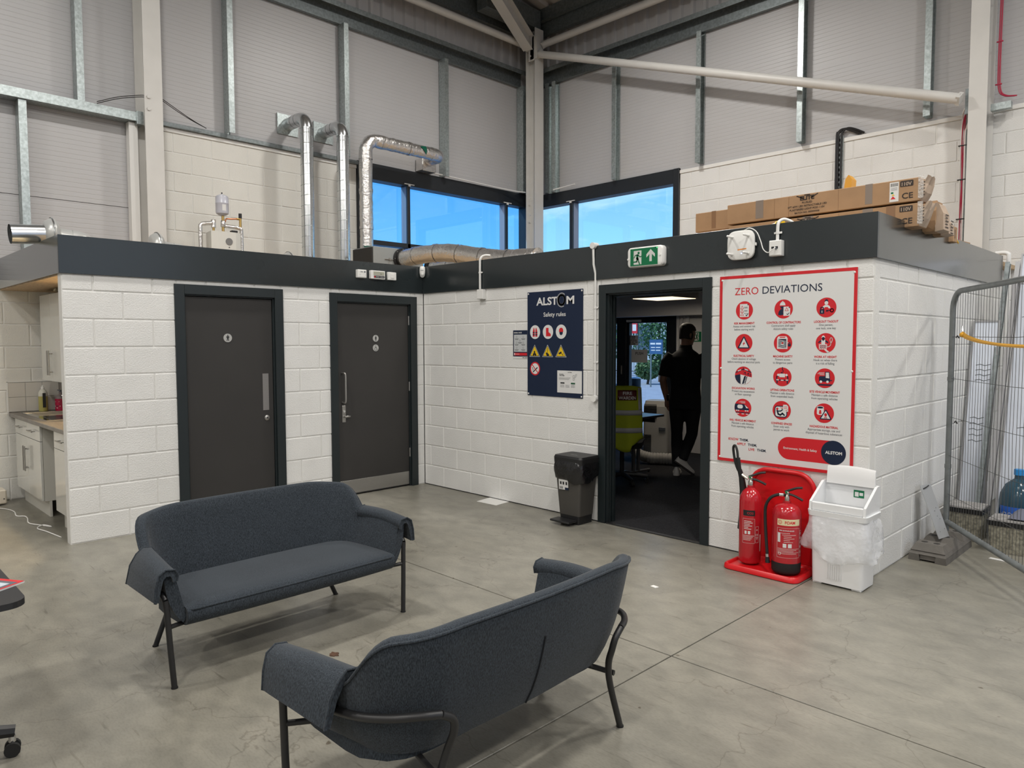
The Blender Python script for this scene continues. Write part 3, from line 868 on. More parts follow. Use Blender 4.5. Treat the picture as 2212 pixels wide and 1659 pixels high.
frame(do, 'x', *D3O, 2.105, .078, .11)
for (d, t) in ((-.055, .006), (-.035, .003)):
    bx('rebate_strip', (D3O[0] + .078, -d - .012, 0), (D3O[0] + .09 + t, -d, 2.02), M_FRAME, do, .002)

# unseen yard and pale facade, added to send neutral light through the roller door
gy = bx('ground_added_yard', (XMAX + .1, -60, -.06), (70, 60, -.02), M_ASPHALT); tag(gy, 'unseen pale yard added outside the roller door for neutral light', kind='structure')
yb = bx('wall_reflector', (26, -40, 0), (27, 40, 10), mat('neutral reflector facade', (.62, .61, .59, 1), .7)); tag(yb, 'unseen pale facade added across the yard as a neutral reflector', kind='structure')
# ------------------------------------------------------------------ outside: car park, bollard, trees, building, signs
gp = bx('ground_outside', (-60, YR + .18, -.06), (30, 60, -.02), M_ASPHALT); tag(gp, 'pale tarmac car park outside the glass door', kind='structure')
gp2 = bx('ground_outside_left', (-60, -60, -.06), (XL - .3, YR + .18, -.02), M_ASPHALT); tag(gp2, 'pale tarmac beyond the left wall', kind='structure')
o = thing('bollard', 'black and yellow banded bollard outside the glass door', 'bollard', (-.81, 5.2, -.02))
M_BOLK = mat('bollard black', (0.03, 0.035, 0.04, 1), .5); M_BOLY = mat('bollard yellow', (0.75, 0.45, 0.01, 1), .5)
for z0, z1, m in ((0, .66, M_BOLK), (.66, .86, M_BOLY), (.86, 1.0, M_BOLK)):
    k = MB(); k.cyl((0, 0, z0), (0, 0, z1), .09, n=20); k.build('band', m, o)
k = MB(); k.sphere((0, 0, 1.0), .088, 16, 8, (1, 1, .35)); k.build('cap', M_WHITE, o)
def tree(name, label, x, y, h, cr, seed, col):
    R = random.Random(seed); o = thing(name, label, 'tree', (x, y, -.02), 0, 'trees across the car park')
    k = MB(); k.tube(smooth_path([(0, 0, 0), (.03, .02, h * .3), (-.03, 0, h * .6), (0, 0, h * .8)], 5), .05, 8); k.build('trunk', mat('tree bark', (.09, .065, .045, 1), .9), o)
    k = MB()
    for _ in range(1500):
        t = R.random() ** .5; a = R.uniform(0, 2 * pi); zz = R.uniform(-1, 1)
        rr = cr * sqrt(max(0, 1 - zz * zz)) * t
        p = Vector((rr * cos(a), rr * sin(a), h * .62 + zz * h * .38)); s = R.uniform(.05, .10)
        d1 = Vector((R.uniform(-1, 1), R.uniform(-1, 1), R.uniform(-1, 1))).normalized() * s; d2 = d1.cross(Vector((R.uniform(-1, 1), R.uniform(-1, 1), R.uniform(-1, 1)))).normalized() * s * .6
        k.poly([p - d1, p + d2, p + d1, p - d2])
    k.build('foliage', mat(name + ' leaves ' + str(seed), col, .6), o, recalc=False)
tree('young_tree', 'slim green tree in full leaf beyond the glass door', -10.2, 20.0, 3.0, .72, 3, (.055, .15, .045, 1))
tree('young_tree', 'bushy tree beside the red banner across the car park', -14.6, 23.5, 3.4, 1.2, 5, (.07, .16, .06, 1))
tree('shrub', 'low shrub at the edge of the car park', -9.6, 18.3, .9, .5, 8, (.12, .20, .07, 1))
o = thing('building', 'pale industrial building far across the car park', 'building', (-22, 36, -.02), .0)
bx('wall', (-14, 0, 0), (14, 8, 5.5), mat('far cladding', (.36, .42, .47, 1), .6), o)
bx('roof', (-14.2, -.2, 5.5), (14.2, 8.2, 5.8), mat('far roof', (.2, .23, .26, 1), .6), o)
for i in range(9):
    w = bx('window', (-12.4 + i * 2.9, -.05, 1.2), (-10.8 + i * 2.9, 0.0, 2.8), mat('far glazing', (.05, .08, .12, 1), .15), o)
o = thing('banner_sign', 'red banner sign on posts across the car park', 'sign', (-10.95, 19.0, -.02))
bx('banner', (-.62, 0, 1.98), (.35, .03, 2.42), M_RED, o)
for x in (-.60, .33): bx('post', (x - .03, .03, 0), (x + .03, .09, 2.42), M_GALVD, o)
bx('badge', (.12, -.004, 2.08), (.30, 0, 2.34), M_PAPER, o)
o = thing('estate_sign', 'dark blue estate sign board with white lettering', 'sign', (-8.3, 16.9, -.02))
bx('board', (-.27, 0, 1.2), (.27, .04, 1.72), mat('estate blue', (.02, .09, .22, 1), .5), o)
for x in (-.24, .24): bx('post', (x - .02, .04, 0), (x + .02, .08, 1.7), M_GALVD, o)
pr = Print(lambda u, v, d: (u, -d, v)); pr.use(M_PAPER)
pr.shape([(-.23, 1.54), (-.03, 1.54), (-.03, 1.60), (-.23, 1.60)]); pr.shape([(.01, 1.54), (.23, 1.54), (.23, 1.60), (.01, 1.60)])
for v in (1.42, 1.32):
    pr.shape([(-.2, v), (-.03, v), (-.03, v + .03), (-.2, v + .03)]); pr.shape([(.01, v), (.2, v), (.2, v + .03), (.01, v + .03)])
pr.build('lettering', o)
o = thing('site_railing', 'dark metal railing along the car park edge', 'railing', (-20.0, 25.5, -.02))
bx('rail', (0, 0, 1.05), (9, .03, 1.10), M_WIN, o); bx('rail', (0, 0, .12), (9, .03, .16), M_WIN, o)
for i in range(46):
    me = MB(); me.cyl((.1 + i * .195, .015, 0), (.1 + i * .195, .015, 1.05), .009, n=6); me.build('bar', M_WIN, o)
o = thing('parked_car', 'parked white car across the car park', 'car', (-12.3, 15.8, -.02), .4)
M_CAR = mat('white car paint', (.6, .64, .68, 1), .25, coat=.6)
k = MB(); k.prism([(-2.1, .25), (2.1, .25), (2.15, .75), (1.2, .9), (.75, 1.42), (-1.2, 1.45), (-1.75, .95), (-2.15, .85)], -.85, .85, lambda u, v, d: (u, d, v)); k.build('body', M_CAR, o)
k = MB(); k.prism([(1.05, .93), (.68, 1.36), (-1.1, 1.38), (-1.55, .96)], -.86, .86, lambda u, v, d: (u, d, v)); k.build('window', mat('car glass', (.02, .03, .04, 1), .1), o)
for x in (-1.35, 1.35):
    for y in (-.8, .8):
        k = MB(); k.cyl((x, y - .1, .31), (x, y + .1, .31), .31, n=18); k.build('wheel', M_RUBBER, o)
# ------------------------------------------------------------------ sofas
def fabric(name, col):
    m = bpy.data.materials.new(name); m.use_nodes = True
    nt = m.node_tree; L = nt.links.new; b = nt.nodes['Principled BSDF']
    tc = nt.nodes.new('ShaderNodeTexCoord')
    mp = nt.nodes.new('ShaderNodeMapping'); mp.inputs['Scale'].default_value = (1, 1, .28)
    n = nt.nodes.new('ShaderNodeTexNoise'); n.inputs['Scale'].default_value = 330; n.inputs['Detail'].default_value = 3
    n2 = nt.nodes.new('ShaderNodeTexNoise'); n2.inputs['Scale'].default_value = 3.5; n2.inputs['Detail'].default_value = 4
    L(tc.outputs['Object'], mp.inputs[0]); L(mp.outputs[0], n.inputs['Vector']); L(tc.outputs['Object'], n2.inputs['Vector'])
    r = nt.nodes.new('ShaderNodeValToRGB'); e = r.color_ramp.elements
    e[0].position = .36; e[0].color = tuple(c * .55 for c in col[:3]) + (1,); e[1].position = .66; e[1].color = tuple(c * 1.45 for c in col[:3]) + (1,)
    L(n.outputs[0], r.inputs[0])
    mr = nt.nodes.new('ShaderNodeMapRange'); mr.inputs['To Min'].default_value = .82; mr.inputs['To Max'].default_value = 1.18
    L(n2.outputs[0], mr.inputs['Value'])
    vm = nt.nodes.new('ShaderNodeVectorMath'); vm.operation = 'SCALE'; L(r.outputs[0], vm.inputs[0]); L(mr.outputs[0], vm.inputs['Scale'])
    L(vm.outputs[0], b.inputs['Base Color'])
    b.inputs['Roughness'].default_value = .9; b.inputs['Specular IOR Level'].default_value = .2
    b.inputs['Sheen Weight'].default_value = .12; b.inputs['Sheen Roughness'].default_value = .45
    bp = nt.nodes.new('ShaderNodeBump'); bp.inputs['Strength'].default_value = .35; bp.inputs['Distance'].default_value = .002
    L(n.outputs[0], bp.inputs['Height']); L(bp.outputs[0], b.inputs['Normal'])
    return m
M_SOFA = fabric('blue grey wool fabric', (0.034, 0.042, 0.052, 1))
M_SEAM = mat('dark seam', (0.008, 0.010, 0.014, 1), .9)
M_LEG = mat('matt black tube', (0.016, 0.016, 0.017, 1), .42, bump=.04, bscale=400)

def puff(k, poly, levels):
    """stack of inset polygons (z, inset) -> soft slab"""
    n = len(poly); cx = sum(p[0] for p in poly) / n; cy = sum(p[1] for p in poly) / n
    nr = []
    for i in range(n):
        a, b = poly[i - 1], poly[(i + 1) % n]
        t = Vector((b[0] - a[0], b[1] - a[1])).normalized(); q = Vector((t.y, -t.x))
        if q.dot(Vector((poly[i][0] - cx, poly[i][1] - cy))) < 0: q = -q
        nr.append(q)
    rows = []
    for z, ins in levels:
        rows.append([k.vert((p[0] - q.x * ins, p[1] - q.y * ins, z)) for p, q in zip(poly, nr)])
    for a, b in zip(rows[:-1], rows[1:]): k.bridge(a, b)
    k.face(rows[0][::-1]); k.face(rows[-1])

def u_curve(n_arm=10, n_cor=18, n_back=16):
    pts = []
    R = .17; yb = .565; yf = .595; xb = -.225; xf = .262
    for i in range(n_arm):
        t = i / n_arm; pts.append((xf + (xb + R - xf) * t, -(yf + (yb - yf) * t)))
    for i in range(n_cor):
        a = pi / 2 * i / n_cor; pts.append((xb + R - R * sin(a), -(yb - R) - R * cos(a)))
    half = []
    for i in range(n_back + 1):
        pts.append((xb - .015 * sin(pi * i / n_back), -(yb - R) + 2 * (yb - R) * i / n_back))
    left = pts[:n_arm + n_cor]
    pts += [(x, -y) for x, y in left[::-1]]
    return pts
def sofa(label, loc, rz):
    o = thing('sofa', label, 'sofa', loc, rz, 'pair of blue grey sofas')
    U = u_curve(); N = len(U)
    def sstep(t): t = max(0, min(1, t)); return t * t * (3 - 2 * t)
    nrm = []
    for i in range(N):
        a, b = U[max(0, i - 1)], U[min(N - 1, i + 1)]
        t = Vector((b[0] - a[0], b[1] - a[1])).normalized(); nrm.append(Vector((-t.y, t.x)) * -1)
    if nrm[N // 2].x > 0: nrm = [-q for q in nrm]
    k = MB(); k.sm = True; rows = []; rim_in = []; rim_out = []
    for i, (x, y) in enumerate(U):
        q = nrm[i]
        b = sstep((-q.x - .10) / .66)
        h = .535 + (.725 - .535) * b
        h -= .02 * sstep((abs(y) - .38) / .16) * b
        fl = .05 + .045 * b
        th = .046
        ring = []
        M = 8
        for j in range(M + 1):
            t = j / M; z = .315 + (h - .315) * t
            ring.append((x + q.x * fl * t ** 1.15, y + q.y * fl * t ** 1.15, z))
        for a in (.25, .5, .75):
            dx = th * (1 - cos(pi * a)) / 2
            ring.append((x + q.x * (fl + dx), y + q.y * (fl + dx), h + .014 * sin(pi * a)))
        for j in range(M, -1, -1):
            t = j / M; z = .315 + (h - .315) * t
            bul = .012 * sin(pi * t)
            cut = -.03 * (1 - t) ** 6
            ring.append((x + q.x * (fl * t ** 1.15 + th + bul + cut), y + q.y * (fl * t ** 1.15 + th + bul + cut), z - .02 * (1 - t) ** 3))
        rows.append([k.vert(p) for p in ring])
        rim_in.append(Vector(ring[M]) + Vector((0, 0, .004))); rim_out.append(Vector(ring[M + 4]) + Vector((q.x * .002, q.y * .002, .001)))
    for a, b in zip(rows[:-1], rows[1:]): k.bridge(a, b)
    k.face(rows[0]); k.face(rows[-1][::-1])
    sh = k.build('back_shell', M_SOFA, o, angle=1.2)
    k = MB(); k.tube(rim_out, .0048, 8); k.build('piping', M_SOFA, sh)
    k = MB(); yc = 0.0; pts = []
    mid = rows[N // 2]
    for j in range(3, 9): pts.append(Vector(k_v(sh, mid[12 + j])) + Vector((-.002, 0, 0)))
    k.tube(pts, .0035, 6); k.build('seam', M_SEAM, sh)
    # seat
    inner = [(x + .0, y) for x, y in U]
    poly = [(min(x, .262) , y) for x, y in inner]
    poly = [(x - nrm[i].x * .004, y - nrm[i].y * .004) for i, (x, y) in enumerate(poly)]
    front = [(.285, .56), (.293, .35), (.295, 0), (.293, -.35), (.285, -.56)]
    poly = poly + front
    k = MB(); k.sm = True; rows = []
    for i in range(25):
        v = -1 + 2 * i / 24
        hw = .597; y = v * hw
        e = max(0, (abs(v) - .90) / .10)                       # soft rounding at the sides
        xb_ = -.215 if abs(y) < .40 else -.215 + .16 * (1 - sqrt(max(0, 1 - ((abs(y) - .40) / .20) ** 2)))
        xf_ = .296 - .014 * abs(v) ** 3
        crown = .006 * (1 - v * v) - .010 * e
        ring = [(xb_, y, .372 + crown)]
        for t in (.15, .35, .55, .75, .88): ring.append((xb_ + (xf_ - xb_) * t, y, .372 + crown + .004 * sin(pi * t)))
        ring += [(xf_ - .022, y, .368 + crown * .6), (xf_ - .008, y, .360 + crown * .3), (xf_, y, .345), (xf_ + .001, y, .320), (xf_ - .006, y, .294), (xf_ - .03, y, .276), (xf_ - .09, y, .266), (0, y, .262), (xb_, y, .270)]
        rows.append([k.vert(p) for p in ring])
    for a_, b_ in zip(rows[:-1], rows[1:]): k.bridge(a_, b_)
    k.face(rows[0]); k.face(rows[-1][::-1])
    st = k.build('seat_cushion', M_SOFA, o, angle=1.3)
    k = MB(); k.tube([(.262, .593, .352), (.284, .568, .3535), (.291, .35, .354), (.293, 0, .354), (.291, -.35, .354), (.284, -.568, .3535), (.262, -.593, .352)], .0055, 8); k.build('piping', M_SOFA, st)
    # arms fold over as soft flaps
    for s in (-1, 1):
        k = MB(); k.sm = True; rows = []; edge = []
        nx = 9
        for i in range(nx + 1):
            t = i / nx; x = -.105 + .382 * t
            w = -.035 * (1 - t) ** 2
            fr = (1 - t)
            prof = [(.640, .505), (.634, .535), (.650, .560), (.690, .566), (.722, .545 - .006 * fr), (.736 + .016 * fr, .490), (.742 + .03 * fr, .425 - .02 * fr)]
            inn = [(.655, .500), (.660, .520), (.668, .533), (.688, .534), (.700, .520), (.712 + .014 * fr, .475), (.722 + .028 * fr, .420 - .02 * fr)]
            lift = .014 * sin(pi * t) + .022 * fr * fr
            ring = [(x, s * (y + w), z + lift) for y, z in prof] + [(x, s * (y + w), z + lift) for y, z in inn[::-1]]
            rows.append([k.vert(p) for p in ring])
            edge.append((x, s * (prof[-1][0] - .008 + w), prof[-1][1] + lift - .003))
        for a, b in zip(rows[:-1], rows[1:]): k.bridge(a, b)
        k.face(rows[0]); k.face(rows[-1][::-1])
        fp = k.build('arm_flap', M_SOFA, o, angle=1.3)
        k = MB()
        fe = [Vector(fp.data.vertices[rows[-1][j]].co) + Vector((.003, 0, 0)) for j in range(7)]
        re_ = [Vector(fp.data.vertices[rows[0][j]].co) + Vector((-.003, 0, 0)) for j in range(7)]
        k.tube(re_[::1] + [Vector(e) for e in edge] + fe[::-1], .0045, 7); k.build('piping', M_SOFA, fp)
        # steel frame
        r = .0135
        k = MB(); k.tube(smooth_path([(-.285, s * .548, .002), (-.300, s * .456, .22), (-.316, s * .424, .32), (-.338, s * .416, .385), (-.346, s * .428, .432), (-.341, s * .470, .460)], 5), r, 12); k.build('leg', M_LEG, o)
        k = MB(); k.tube(smooth_path([(-.341, s * .470, .460), (-.318, s * .528, .468), (-.256, s * .596, .464), (-.15, s * .644, .450), (0, s * .672, .440), (.15, s * .690, .440), (.222, s * .688, .438), (.250, s * .685, .415)], 5), r, 12); k.build('arm_tube', M_LEG, o)
        k = MB(); k.tube([(.250, s * .685, .415), (.254, s * .680, .36), (.262, s * .672, .18), (.270, s * .662, .002)], r, 12); k.build('leg', M_LEG, o)
        k = MB(); k.tube([(.256, s * .676, .288), (.20, s * .55, .276), (.05, s * .40, .270)], .011, 10); k.build('seat_brace', M_LEG, o)
        k = MB(); k.tube([(-.308, s * .473, .262), (-.20, s * .45, .266), (-.05, s * .40, .270)], .011, 10); k.build('seat_brace', M_LEG, o)
        for (fx, fy) in ((-.285, .548), (.270, .662)):
            k = MB(); k.cyl((fx, s * fy, 0), (fx, s * fy, .006), .0155, n=12); k.build('foot_pad', M_RUBBER, o)
    return o
def k_v(ob, idx): return ob.data.vertices[idx].co
sofa('blue grey two seat sofa facing the viewer in front of the washroom doors', (2.785, -3.20, 0), 0.02)
sofa('blue grey sofa in the foreground seen from behind', (4.462, -3.215, 0), pi + 0.02)

# ------------------------------------------------------------------ black pedal bin
o = thing('pedal_bin', 'black pedal bin with black bag beside the office doorway', 'bin', (2.365, -.135, 0))
M_BIN = mat('dark grey bin plastic', (0.060, 0.056, 0.050, 1), .5)
def taper(k, w0, d0, z0, w1, d1, z1, r, n=4):
    a = [(x, y, z0) for x, y in rrect(w0, d0, r, n)]; b = [(x, y, z1) for x, y in rrect(w1, d1, r, n)]
    ia = [k.vert(p) for p in a]; ib = [k.vert(p) for p in b]
    sm = k.sm; k.sm = True; k.bridge(ia, ib); k.sm = sm
    k.face(ia[::-1]); k.face(ib)
k = MB(); taper(k, .235, .20, .075, .305, .252, .54, .022); k.build('body', M_BIN, o)
k = MB(); taper(k, .215, .19, .0, .225, .195, .0745, .015); k.build('base', M_BLACK, o)
k = MB(); taper(k, .325, .262, .535, .33, .265, .585, .03); taper(k, .33, .265, .585, .315, .25, .604, .03); lid = k.build('lid', M_BLACK, o)
pr = Print(lambda u, v, d: (u, v, .604 + d)); pr.use(mat('embossed grey', (.3, .3, .29, 1), .5)); pr.text('BIN', 0, -.045, .05); pr.build('lid_mark', lid)
k = MB(); k.box((-.12, -.225, .028), (.10, -.105, .046), .006); k.build('pedal', M_BLACK, o)
R = random.Random(4)
M_BAG = mat('black bin bag', (0.006, 0.006, 0.007, 1), .22, bump=.9, bscale=22, spec=.7)
def bag_ring(k, w, d, levels, seed, amp, n=44):
    R = random.Random(seed); rows = []
    ph = [R.uniform(0, 6.28) for _ in range(6)]
    base = []
    for i in range(n):
        a = 2 * pi * i / n; c, s_ = cos(a), sin(a)
        e = 6.0; rr = (abs(c) ** e + abs(s_) ** e) ** (-1 / e)
        base.append((c * rr, s_ * rr, a))
    for li, (z, out, dz) in enumerate(levels):
        row = []
        for (bx_, by_, a) in base:
            w_ = amp * (sin(5 * a + ph[0] + li) + .7 * sin(9 * a + ph[1] - li * .8) + .6 * sin(14 * a + ph[2] + li * 1.7)) * (0.3 + li / len(levels))
            zz = z + dz * (sin(2 * a + ph[3]) + .6 * sin(5 * a + ph[4]))
            row.append(k.vert((bx_ * (w / 2 + out + w_), by_ * (d / 2 + out + w_), zz)))
        rows.append(row)
    for a, b in zip(rows[:-1], rows[1:]): k.bridge(a, b)
k = MB(); k.sm = True
bag_ring(k, .305, .255, [(.560, .004, 0), (.545, .012, 0), (.52, .016, .002), (.49, .018, .004), (.455, .018, .006), (.425, .016, .012), (.395, .012, .022), (.385, .004, .022)], 5, .0035)
k.build('bin_bag', M_BAG, o)
pr = Print(lambda u, v, d: (u, -.117 - (v - .28) * .055 - d, v), d0=.0016)
pr.use(M_PAPER); pr.shape([(-.10, .30), (.01, .30), (.01, .39), (-.10, .39)])
pr.use(M_NAVY); pr.shape([(-.03, .30), (.01, .30), (.01, .322), (-.03, .322)])
pr.use(M_INK)
for u in (-.085, -.055, -.02): pr.shape([(u, .345), (u + .018, .345), (u + .018, .372), (u, .372)])
for i in range(7): pr.shape([(-.092 + i * .006, .306), (-.089 + i * .006, .306), (-.089 + i * .006, .328), (-.092 + i * .006, .328)])
pr.build('sticker', o)

# ------------------------------------------------------------------ white open top bin with clear bag
o = thing('flap_bin', 'white plastic bin with raised lid and clear bag at the wall corner', 'bin', (4.697, -.165, 0))
M_WBIN = mat('white bin plastic', (0.80, 0.80, 0.80, 1), .38, bump=.03, bscale=150)
M_WBIN2 = mat('white bin hood plastic', (0.78, 0.79, 0.80, 1), .3)
k = MB(); taper(k, .325, .225, .012, .345, .245, .47, .03)
k.build('body', M_WBIN, o)
for sx in (-1, 1):
    for sy in (-1, 1):
        k = MB(); k.box((sx * .155, sy * .105, 0), (sx * .095, sy * .055, .0115), .003); k.build('foot', M_WBIN, o)
for i in range(7):
    bx('grip_rib', (-.055 + i * .014, -.121, .05), (-.051 + i * .014, -.1155, .22), M_WBIN, o)
k = MB(); taper(k, .375, .268, .455, .385, .275, .492, .03); k.build('rim', M_WBIN2, o)
# hood: open sloped mouth
k = MB()
t = .014
def hood_side(x0, x1):
    k.prism([(-.128, .492), (.128, .492), (.128, .66), (.075, .66), (-.122, .548)], x0, x1, lambda u, v, d: (d, u, v))
hood_side(-.180, -.164); hood_side(.164, .180)
k.box((-.164, .114, .492), (.164, .128, .66)); k.box((-.164, -.128, .492), (.164, -.108, .548), .006)
hd = k.build('hood', M_WBIN2, o)
k = MB(); k.box((-.164, -.107, .50), (.164, .113, .505)); k.build('hood_inner', mat('grey bin inside', (.42, .43, .44, 1), .5), hd)
# raised flap
k = MB(); rows = []
for i in range(9):
    u = i / 8; x = -.155 + .31 * u; hgt = .012 * sin(pi * u)
    rows.append([(x, .096, .645), (x, .100, .69), (x, .106, .745 + hgt), (x, .114, .760 + hgt), (x, .124, .756 + hgt), (x, .118, .70), (x, .113, .66), (x, .110, .642)])
k.sm = True; ids = k.grid(rows, closed=True); k.face(ids[0]); k.face(ids[-1][::-1])
k.build('lid_flap', M_WBIN, o, angle=.6)
pr = Print(lambda u, v, d: (u, .036 - d, v)); fr = pr.fr
lab = thing_part = bx('bin_label', (.018, .1125, .565), (.085, .1138, .615), M_GREEN, o)
k = MB(); k.box((.026, .112, .572), (.050, .1125, .603)); k.box((.055, .112, .58), (.078, .1125, .6)); k.build('label_mark', M_PAPER, lab)
M_CLEAR = film_mat('clear bag film', (.88, .90, .94, 1), .36, .09, 1.0, 13)
k = MB(); k.sm = True
bag_ring(k, .355, .252, [(.462, .006, 0), (.44, .018, .003), (.40, .026, .006), (.35, .034, .008), (.30, .042, .012), (.25, .048, .02), (.215, .050, .03), (.20, .036, .03)], 12, .009, 60)
k.build('clear_bag', M_CLEAR, o)

# ------------------------------------------------------------------ fire extinguisher stand and extinguishers
M_REDP = mat('red moulded plastic', (0.62, 0.008, 0.012, 1), .32)
o = thing('extinguisher_stand', 'red plastic stand holding two fire extinguishers', 'stand', (4.228, -.05, 0))
k = MB()
outer = rrect(.545, .36, .06, 5, (0, -.20)); k.sm = True
puff(k, outer, [(.0, .006), (.006, 0), (.030, .003), (.040, .014), (.036, .026), (.024, .034)])
k.build('tray', M_REDP, o, angle=.9)
k = MB()
pan = [(-.235, .02), (.235, .02), (.235, .50)] + [(.235 - .13 + .13 * cos(a), .55 + .13 * sin(a)) for a in [i * pi / 12 for i in range(0, 7)]] + [(-.235 + .13 - .13 * sin(a), .55 + .13 * cos(a)) for a in [i * pi / 12 for i in range(0, 7)]]
k.prism(pan, -.012, .022, lambda u, v, d: (u, d, v)); bp_ = k.build('back_panel', M_REDP, o)
k = MB(); k.tube([(u, -.018, v) for u, v in pan[1:]] + [(-.235, -.018, .02)], .017, 10); k.build('rolled_edge', M_REDP, bp_)
k = MB(); k.prism([(-.075, .03), (.10, .03), (.10, .38), (.06, .41), (-.05, .41), (-.075, .38)], -.07, -.013, lambda u, v, d: (u, d, v)); k.build('locating_rib', M_REDP, o)
M_CYL = mat('extinguisher red enamel', (0.44, 0.010, 0.018, 1), .18, coat=.5)
M_HANDLE = mat('black coated lever', (0.008, 0.008, 0.008, 1), .35)
M_NICKEL = mat('nickel valve', (.62, .58, .5, 1), .25, 1.0)
def valve(o, z, s=1.0, ang=0.0):
    c, si = cos(ang), sin(ang)
    k = MB(); k.lathe([(.017, z), (.017, z + .03), (.013, z + .035), (.013, z + .05)], n=16); k.box((-.012, -.01, z + .03), (.012, .01, z + .062), .003); k.build('valve', M_NICKEL, o)
    k = MB()
    k.tube(smooth_path([(-.015 * c, -.015 * si, z + .060), (.02 * c, .02 * si, z + .075), (.06 * c, .06 * si, z + .092), (.098 * c, .098 * si, z + .098)], 4), .008, 8, radii=None)
    k.build('squeeze_lever', M_HANDLE, o)
    k = MB(); k.tube(smooth_path([(-.005 * c, -.005 * si, z + .045), (.03 * c, .03 * si, z + .042), (.07 * c, .07 * si, z + .028), (.102 * c, .102 * si, z + .012)], 4), .0085, 8); k.build('carry_handle', M_HANDLE, o)
    k = MB(); k.cyl((0, -.018, z + .058), (0, .022, z + .058), .004, n=8); k.box((-.006, -.02, z + .052), (.006, -.014, z + .066), .002); k.build('safety_pin', mat('green seal', (.02, .2, .06, 1), .4), o)
def wrap(rad, a0, z):
    """label frame: u is arc length, v height"""
    return lambda u, v, d: ((rad + d) * cos(a0 + u / rad), (rad + d) * sin(a0 + u / rad), z + v)
def curved_panel(pr, u0, u1, v0, v1, n=10):
    for i in range(n):
        a, b = u0 + (u1 - u0) * i / n, u0 + (u1 - u0) * (i + 1) / n
        pr.shape([(a, v0), (b, v0), (b, v1), (a, v1)])
def panel_outline(pr, u0, u1, v0, v1, w=.0012):
    curved_panel(pr, u0, u1, v0, v0 + w); curved_panel(pr, u0, u1, v1 - w, v1)
    pr.shape([(u0, v0), (u0 + w, v0), (u0 + w, v1), (u0, v1)]); pr.shape([(u1 - w, v0), (u1, v0), (u1, v1), (u1 - w, v1)])
# CO2
o = thing('fire_extinguisher', 'tall red carbon dioxide extinguisher with black horn', 'extinguisher', (4.085, -.255, .036), 0)
k = MB(); k.lathe([(.066, 0), (.075, .008), (.077, .02), (.077, .44), (.072, .475), (.055, .508), (.034, .528), (.024, .535), (.024, .55)], n=32); k.build('cylinder', M_CYL, o)
valve(o, .55, 1, .35)
hn = MB(); hn.tube(smooth_path([(-.02, -.005, .595), (-.055, -.01, .615), (-.075, -.01, .632)], 4), .011, 8); hn.build('swivel_joint', M_NICKEL, o)
k = MB(); k.tube([(-.078, -.02, .655), (-.072, .0, .60), (-.062, .012, .50), (-.066, .02, .33), (-.075, .025, .22)], .02, 14, radii=[.016, .020, .026, .030, .033]); hz = k.build('horn', mat('black horn plastic', (.009, .009, .010, 1), .5), o)
k = MB(); k.tube([(-.080, -.02, .648), (-.088, -.028, .74)], .0155, 12); k.build('horn_grip', M_RUBBER, hz)
k = MB(); k.tube(smooth_path([(-.088, -.028, .735), (-.098, -.022, .79), (-.118, -.012, .822), (-.135, -.005, .815), (-.138, 0, .78), (-.122, 0, .70), (-.095, -.005, .645), (-.07, -.01, .63)], 6), .009, 8); k.build('hose_loop', M_RUBBER, o)
a0 = -pi * .25 - .62
fr = wrap(.0772, a0, 0)
pr = Print(fr, d0=.0003, step=.0002)
pr.use(M_INK); curved_panel(pr, -.028, .055, .345, .385)
pr.use(M_RED); pr.text('CO2', .0, .357, .022, 'LEFT')
pr.use(M_PAPER); panel_outline(pr, -.03, .055, .15, .325); panel_outline(pr, .06, .085, .155, .27)
for i, w in enumerate((.05, .06, .04, .055, .03, .05)):
    curved_panel(pr, -.02, -.02 + w, .305 - i * .011, .309 - i * .011, 4)
curved_panel(pr, -.015, .0, .215, .238, 3); curved_panel(pr, .008, .024, .215, .238, 3)
for i in range(4): curved_panel(pr, -.025, .05 - i * .008, .202 - i * .010, .205 - i * .010, 5)
pr.text('CE', .072, .205, .018); pr.strokes([(.065, .195), (.08, .195), (.072, .178), (.065, .195)], .002); pr.text('A', .072, .24, .018)
curved_panel(pr, .098, .108, .09, .21, 3)
pr.build('label', o)
# foam
o = thing('fire_extinguisher', 'shorter red foam extinguisher with cream band and hose', 'extinguisher', (4.365, -.285, .036), 0)
k = MB(); k.lathe([(.085, 0), (.092, .006), (.095, .02), (.095, .075)], n=36); k.build('base_skirt', M_RUBBER, o)
k = MB(); k.lathe([(.0945, .076), (.0945, .395), (.090, .425), (.072, .455), (.045, .468), (.026, .472), (.026, .488)], n=36); k.build('cylinder', M_CYL, o)
valve(o, .488, 1, .15)
k = MB(); k.tube(smooth_path([(-.012, -.01, .525), (-.05, -.03, .526), (-.095, -.05, .50), (-.125, -.055, .44), (-.128, -.055, .36), (-.118, -.062, .25), (-.104, -.072, .15), (-.098, -.075, .10)], 6), .0105, 10); k.build('hose', M_RUBBER, o)
k = MB(); k.cyl((-.02, -.014, .525), (-.045, -.027, .526), .013, n=12); k.cyl((-.0995, -.0745, .115), (-.0975, -.0755, .095), .0125, n=12); k.build('hose_collar', M_CHROME, o)
k = MB(); k.cyl((-.0975, -.0755, .095), (-.095, -.077, .055), .013, .016, n=12); k.build('nozzle', M_BLACK, o)
fr = wrap(.0947, -pi * .25 - .55, 0)
pr = Print(fr, d0=.0003, step=.0002)
pr.use(mat('cream label', (.72, .64, .40, 1), .4)); curved_panel(pr, -.045, .11, .335, .378, 14)
pr.use(M_RED); pr.text('FOAM', .005, .346, .028, 'LEFT', bold=.0008, sx=.9)
ring = circ(-.026, .357, .012, 18); pr.strokes(ring + ring[:1], .003); pr.text('H', -.026, .3505, .016)
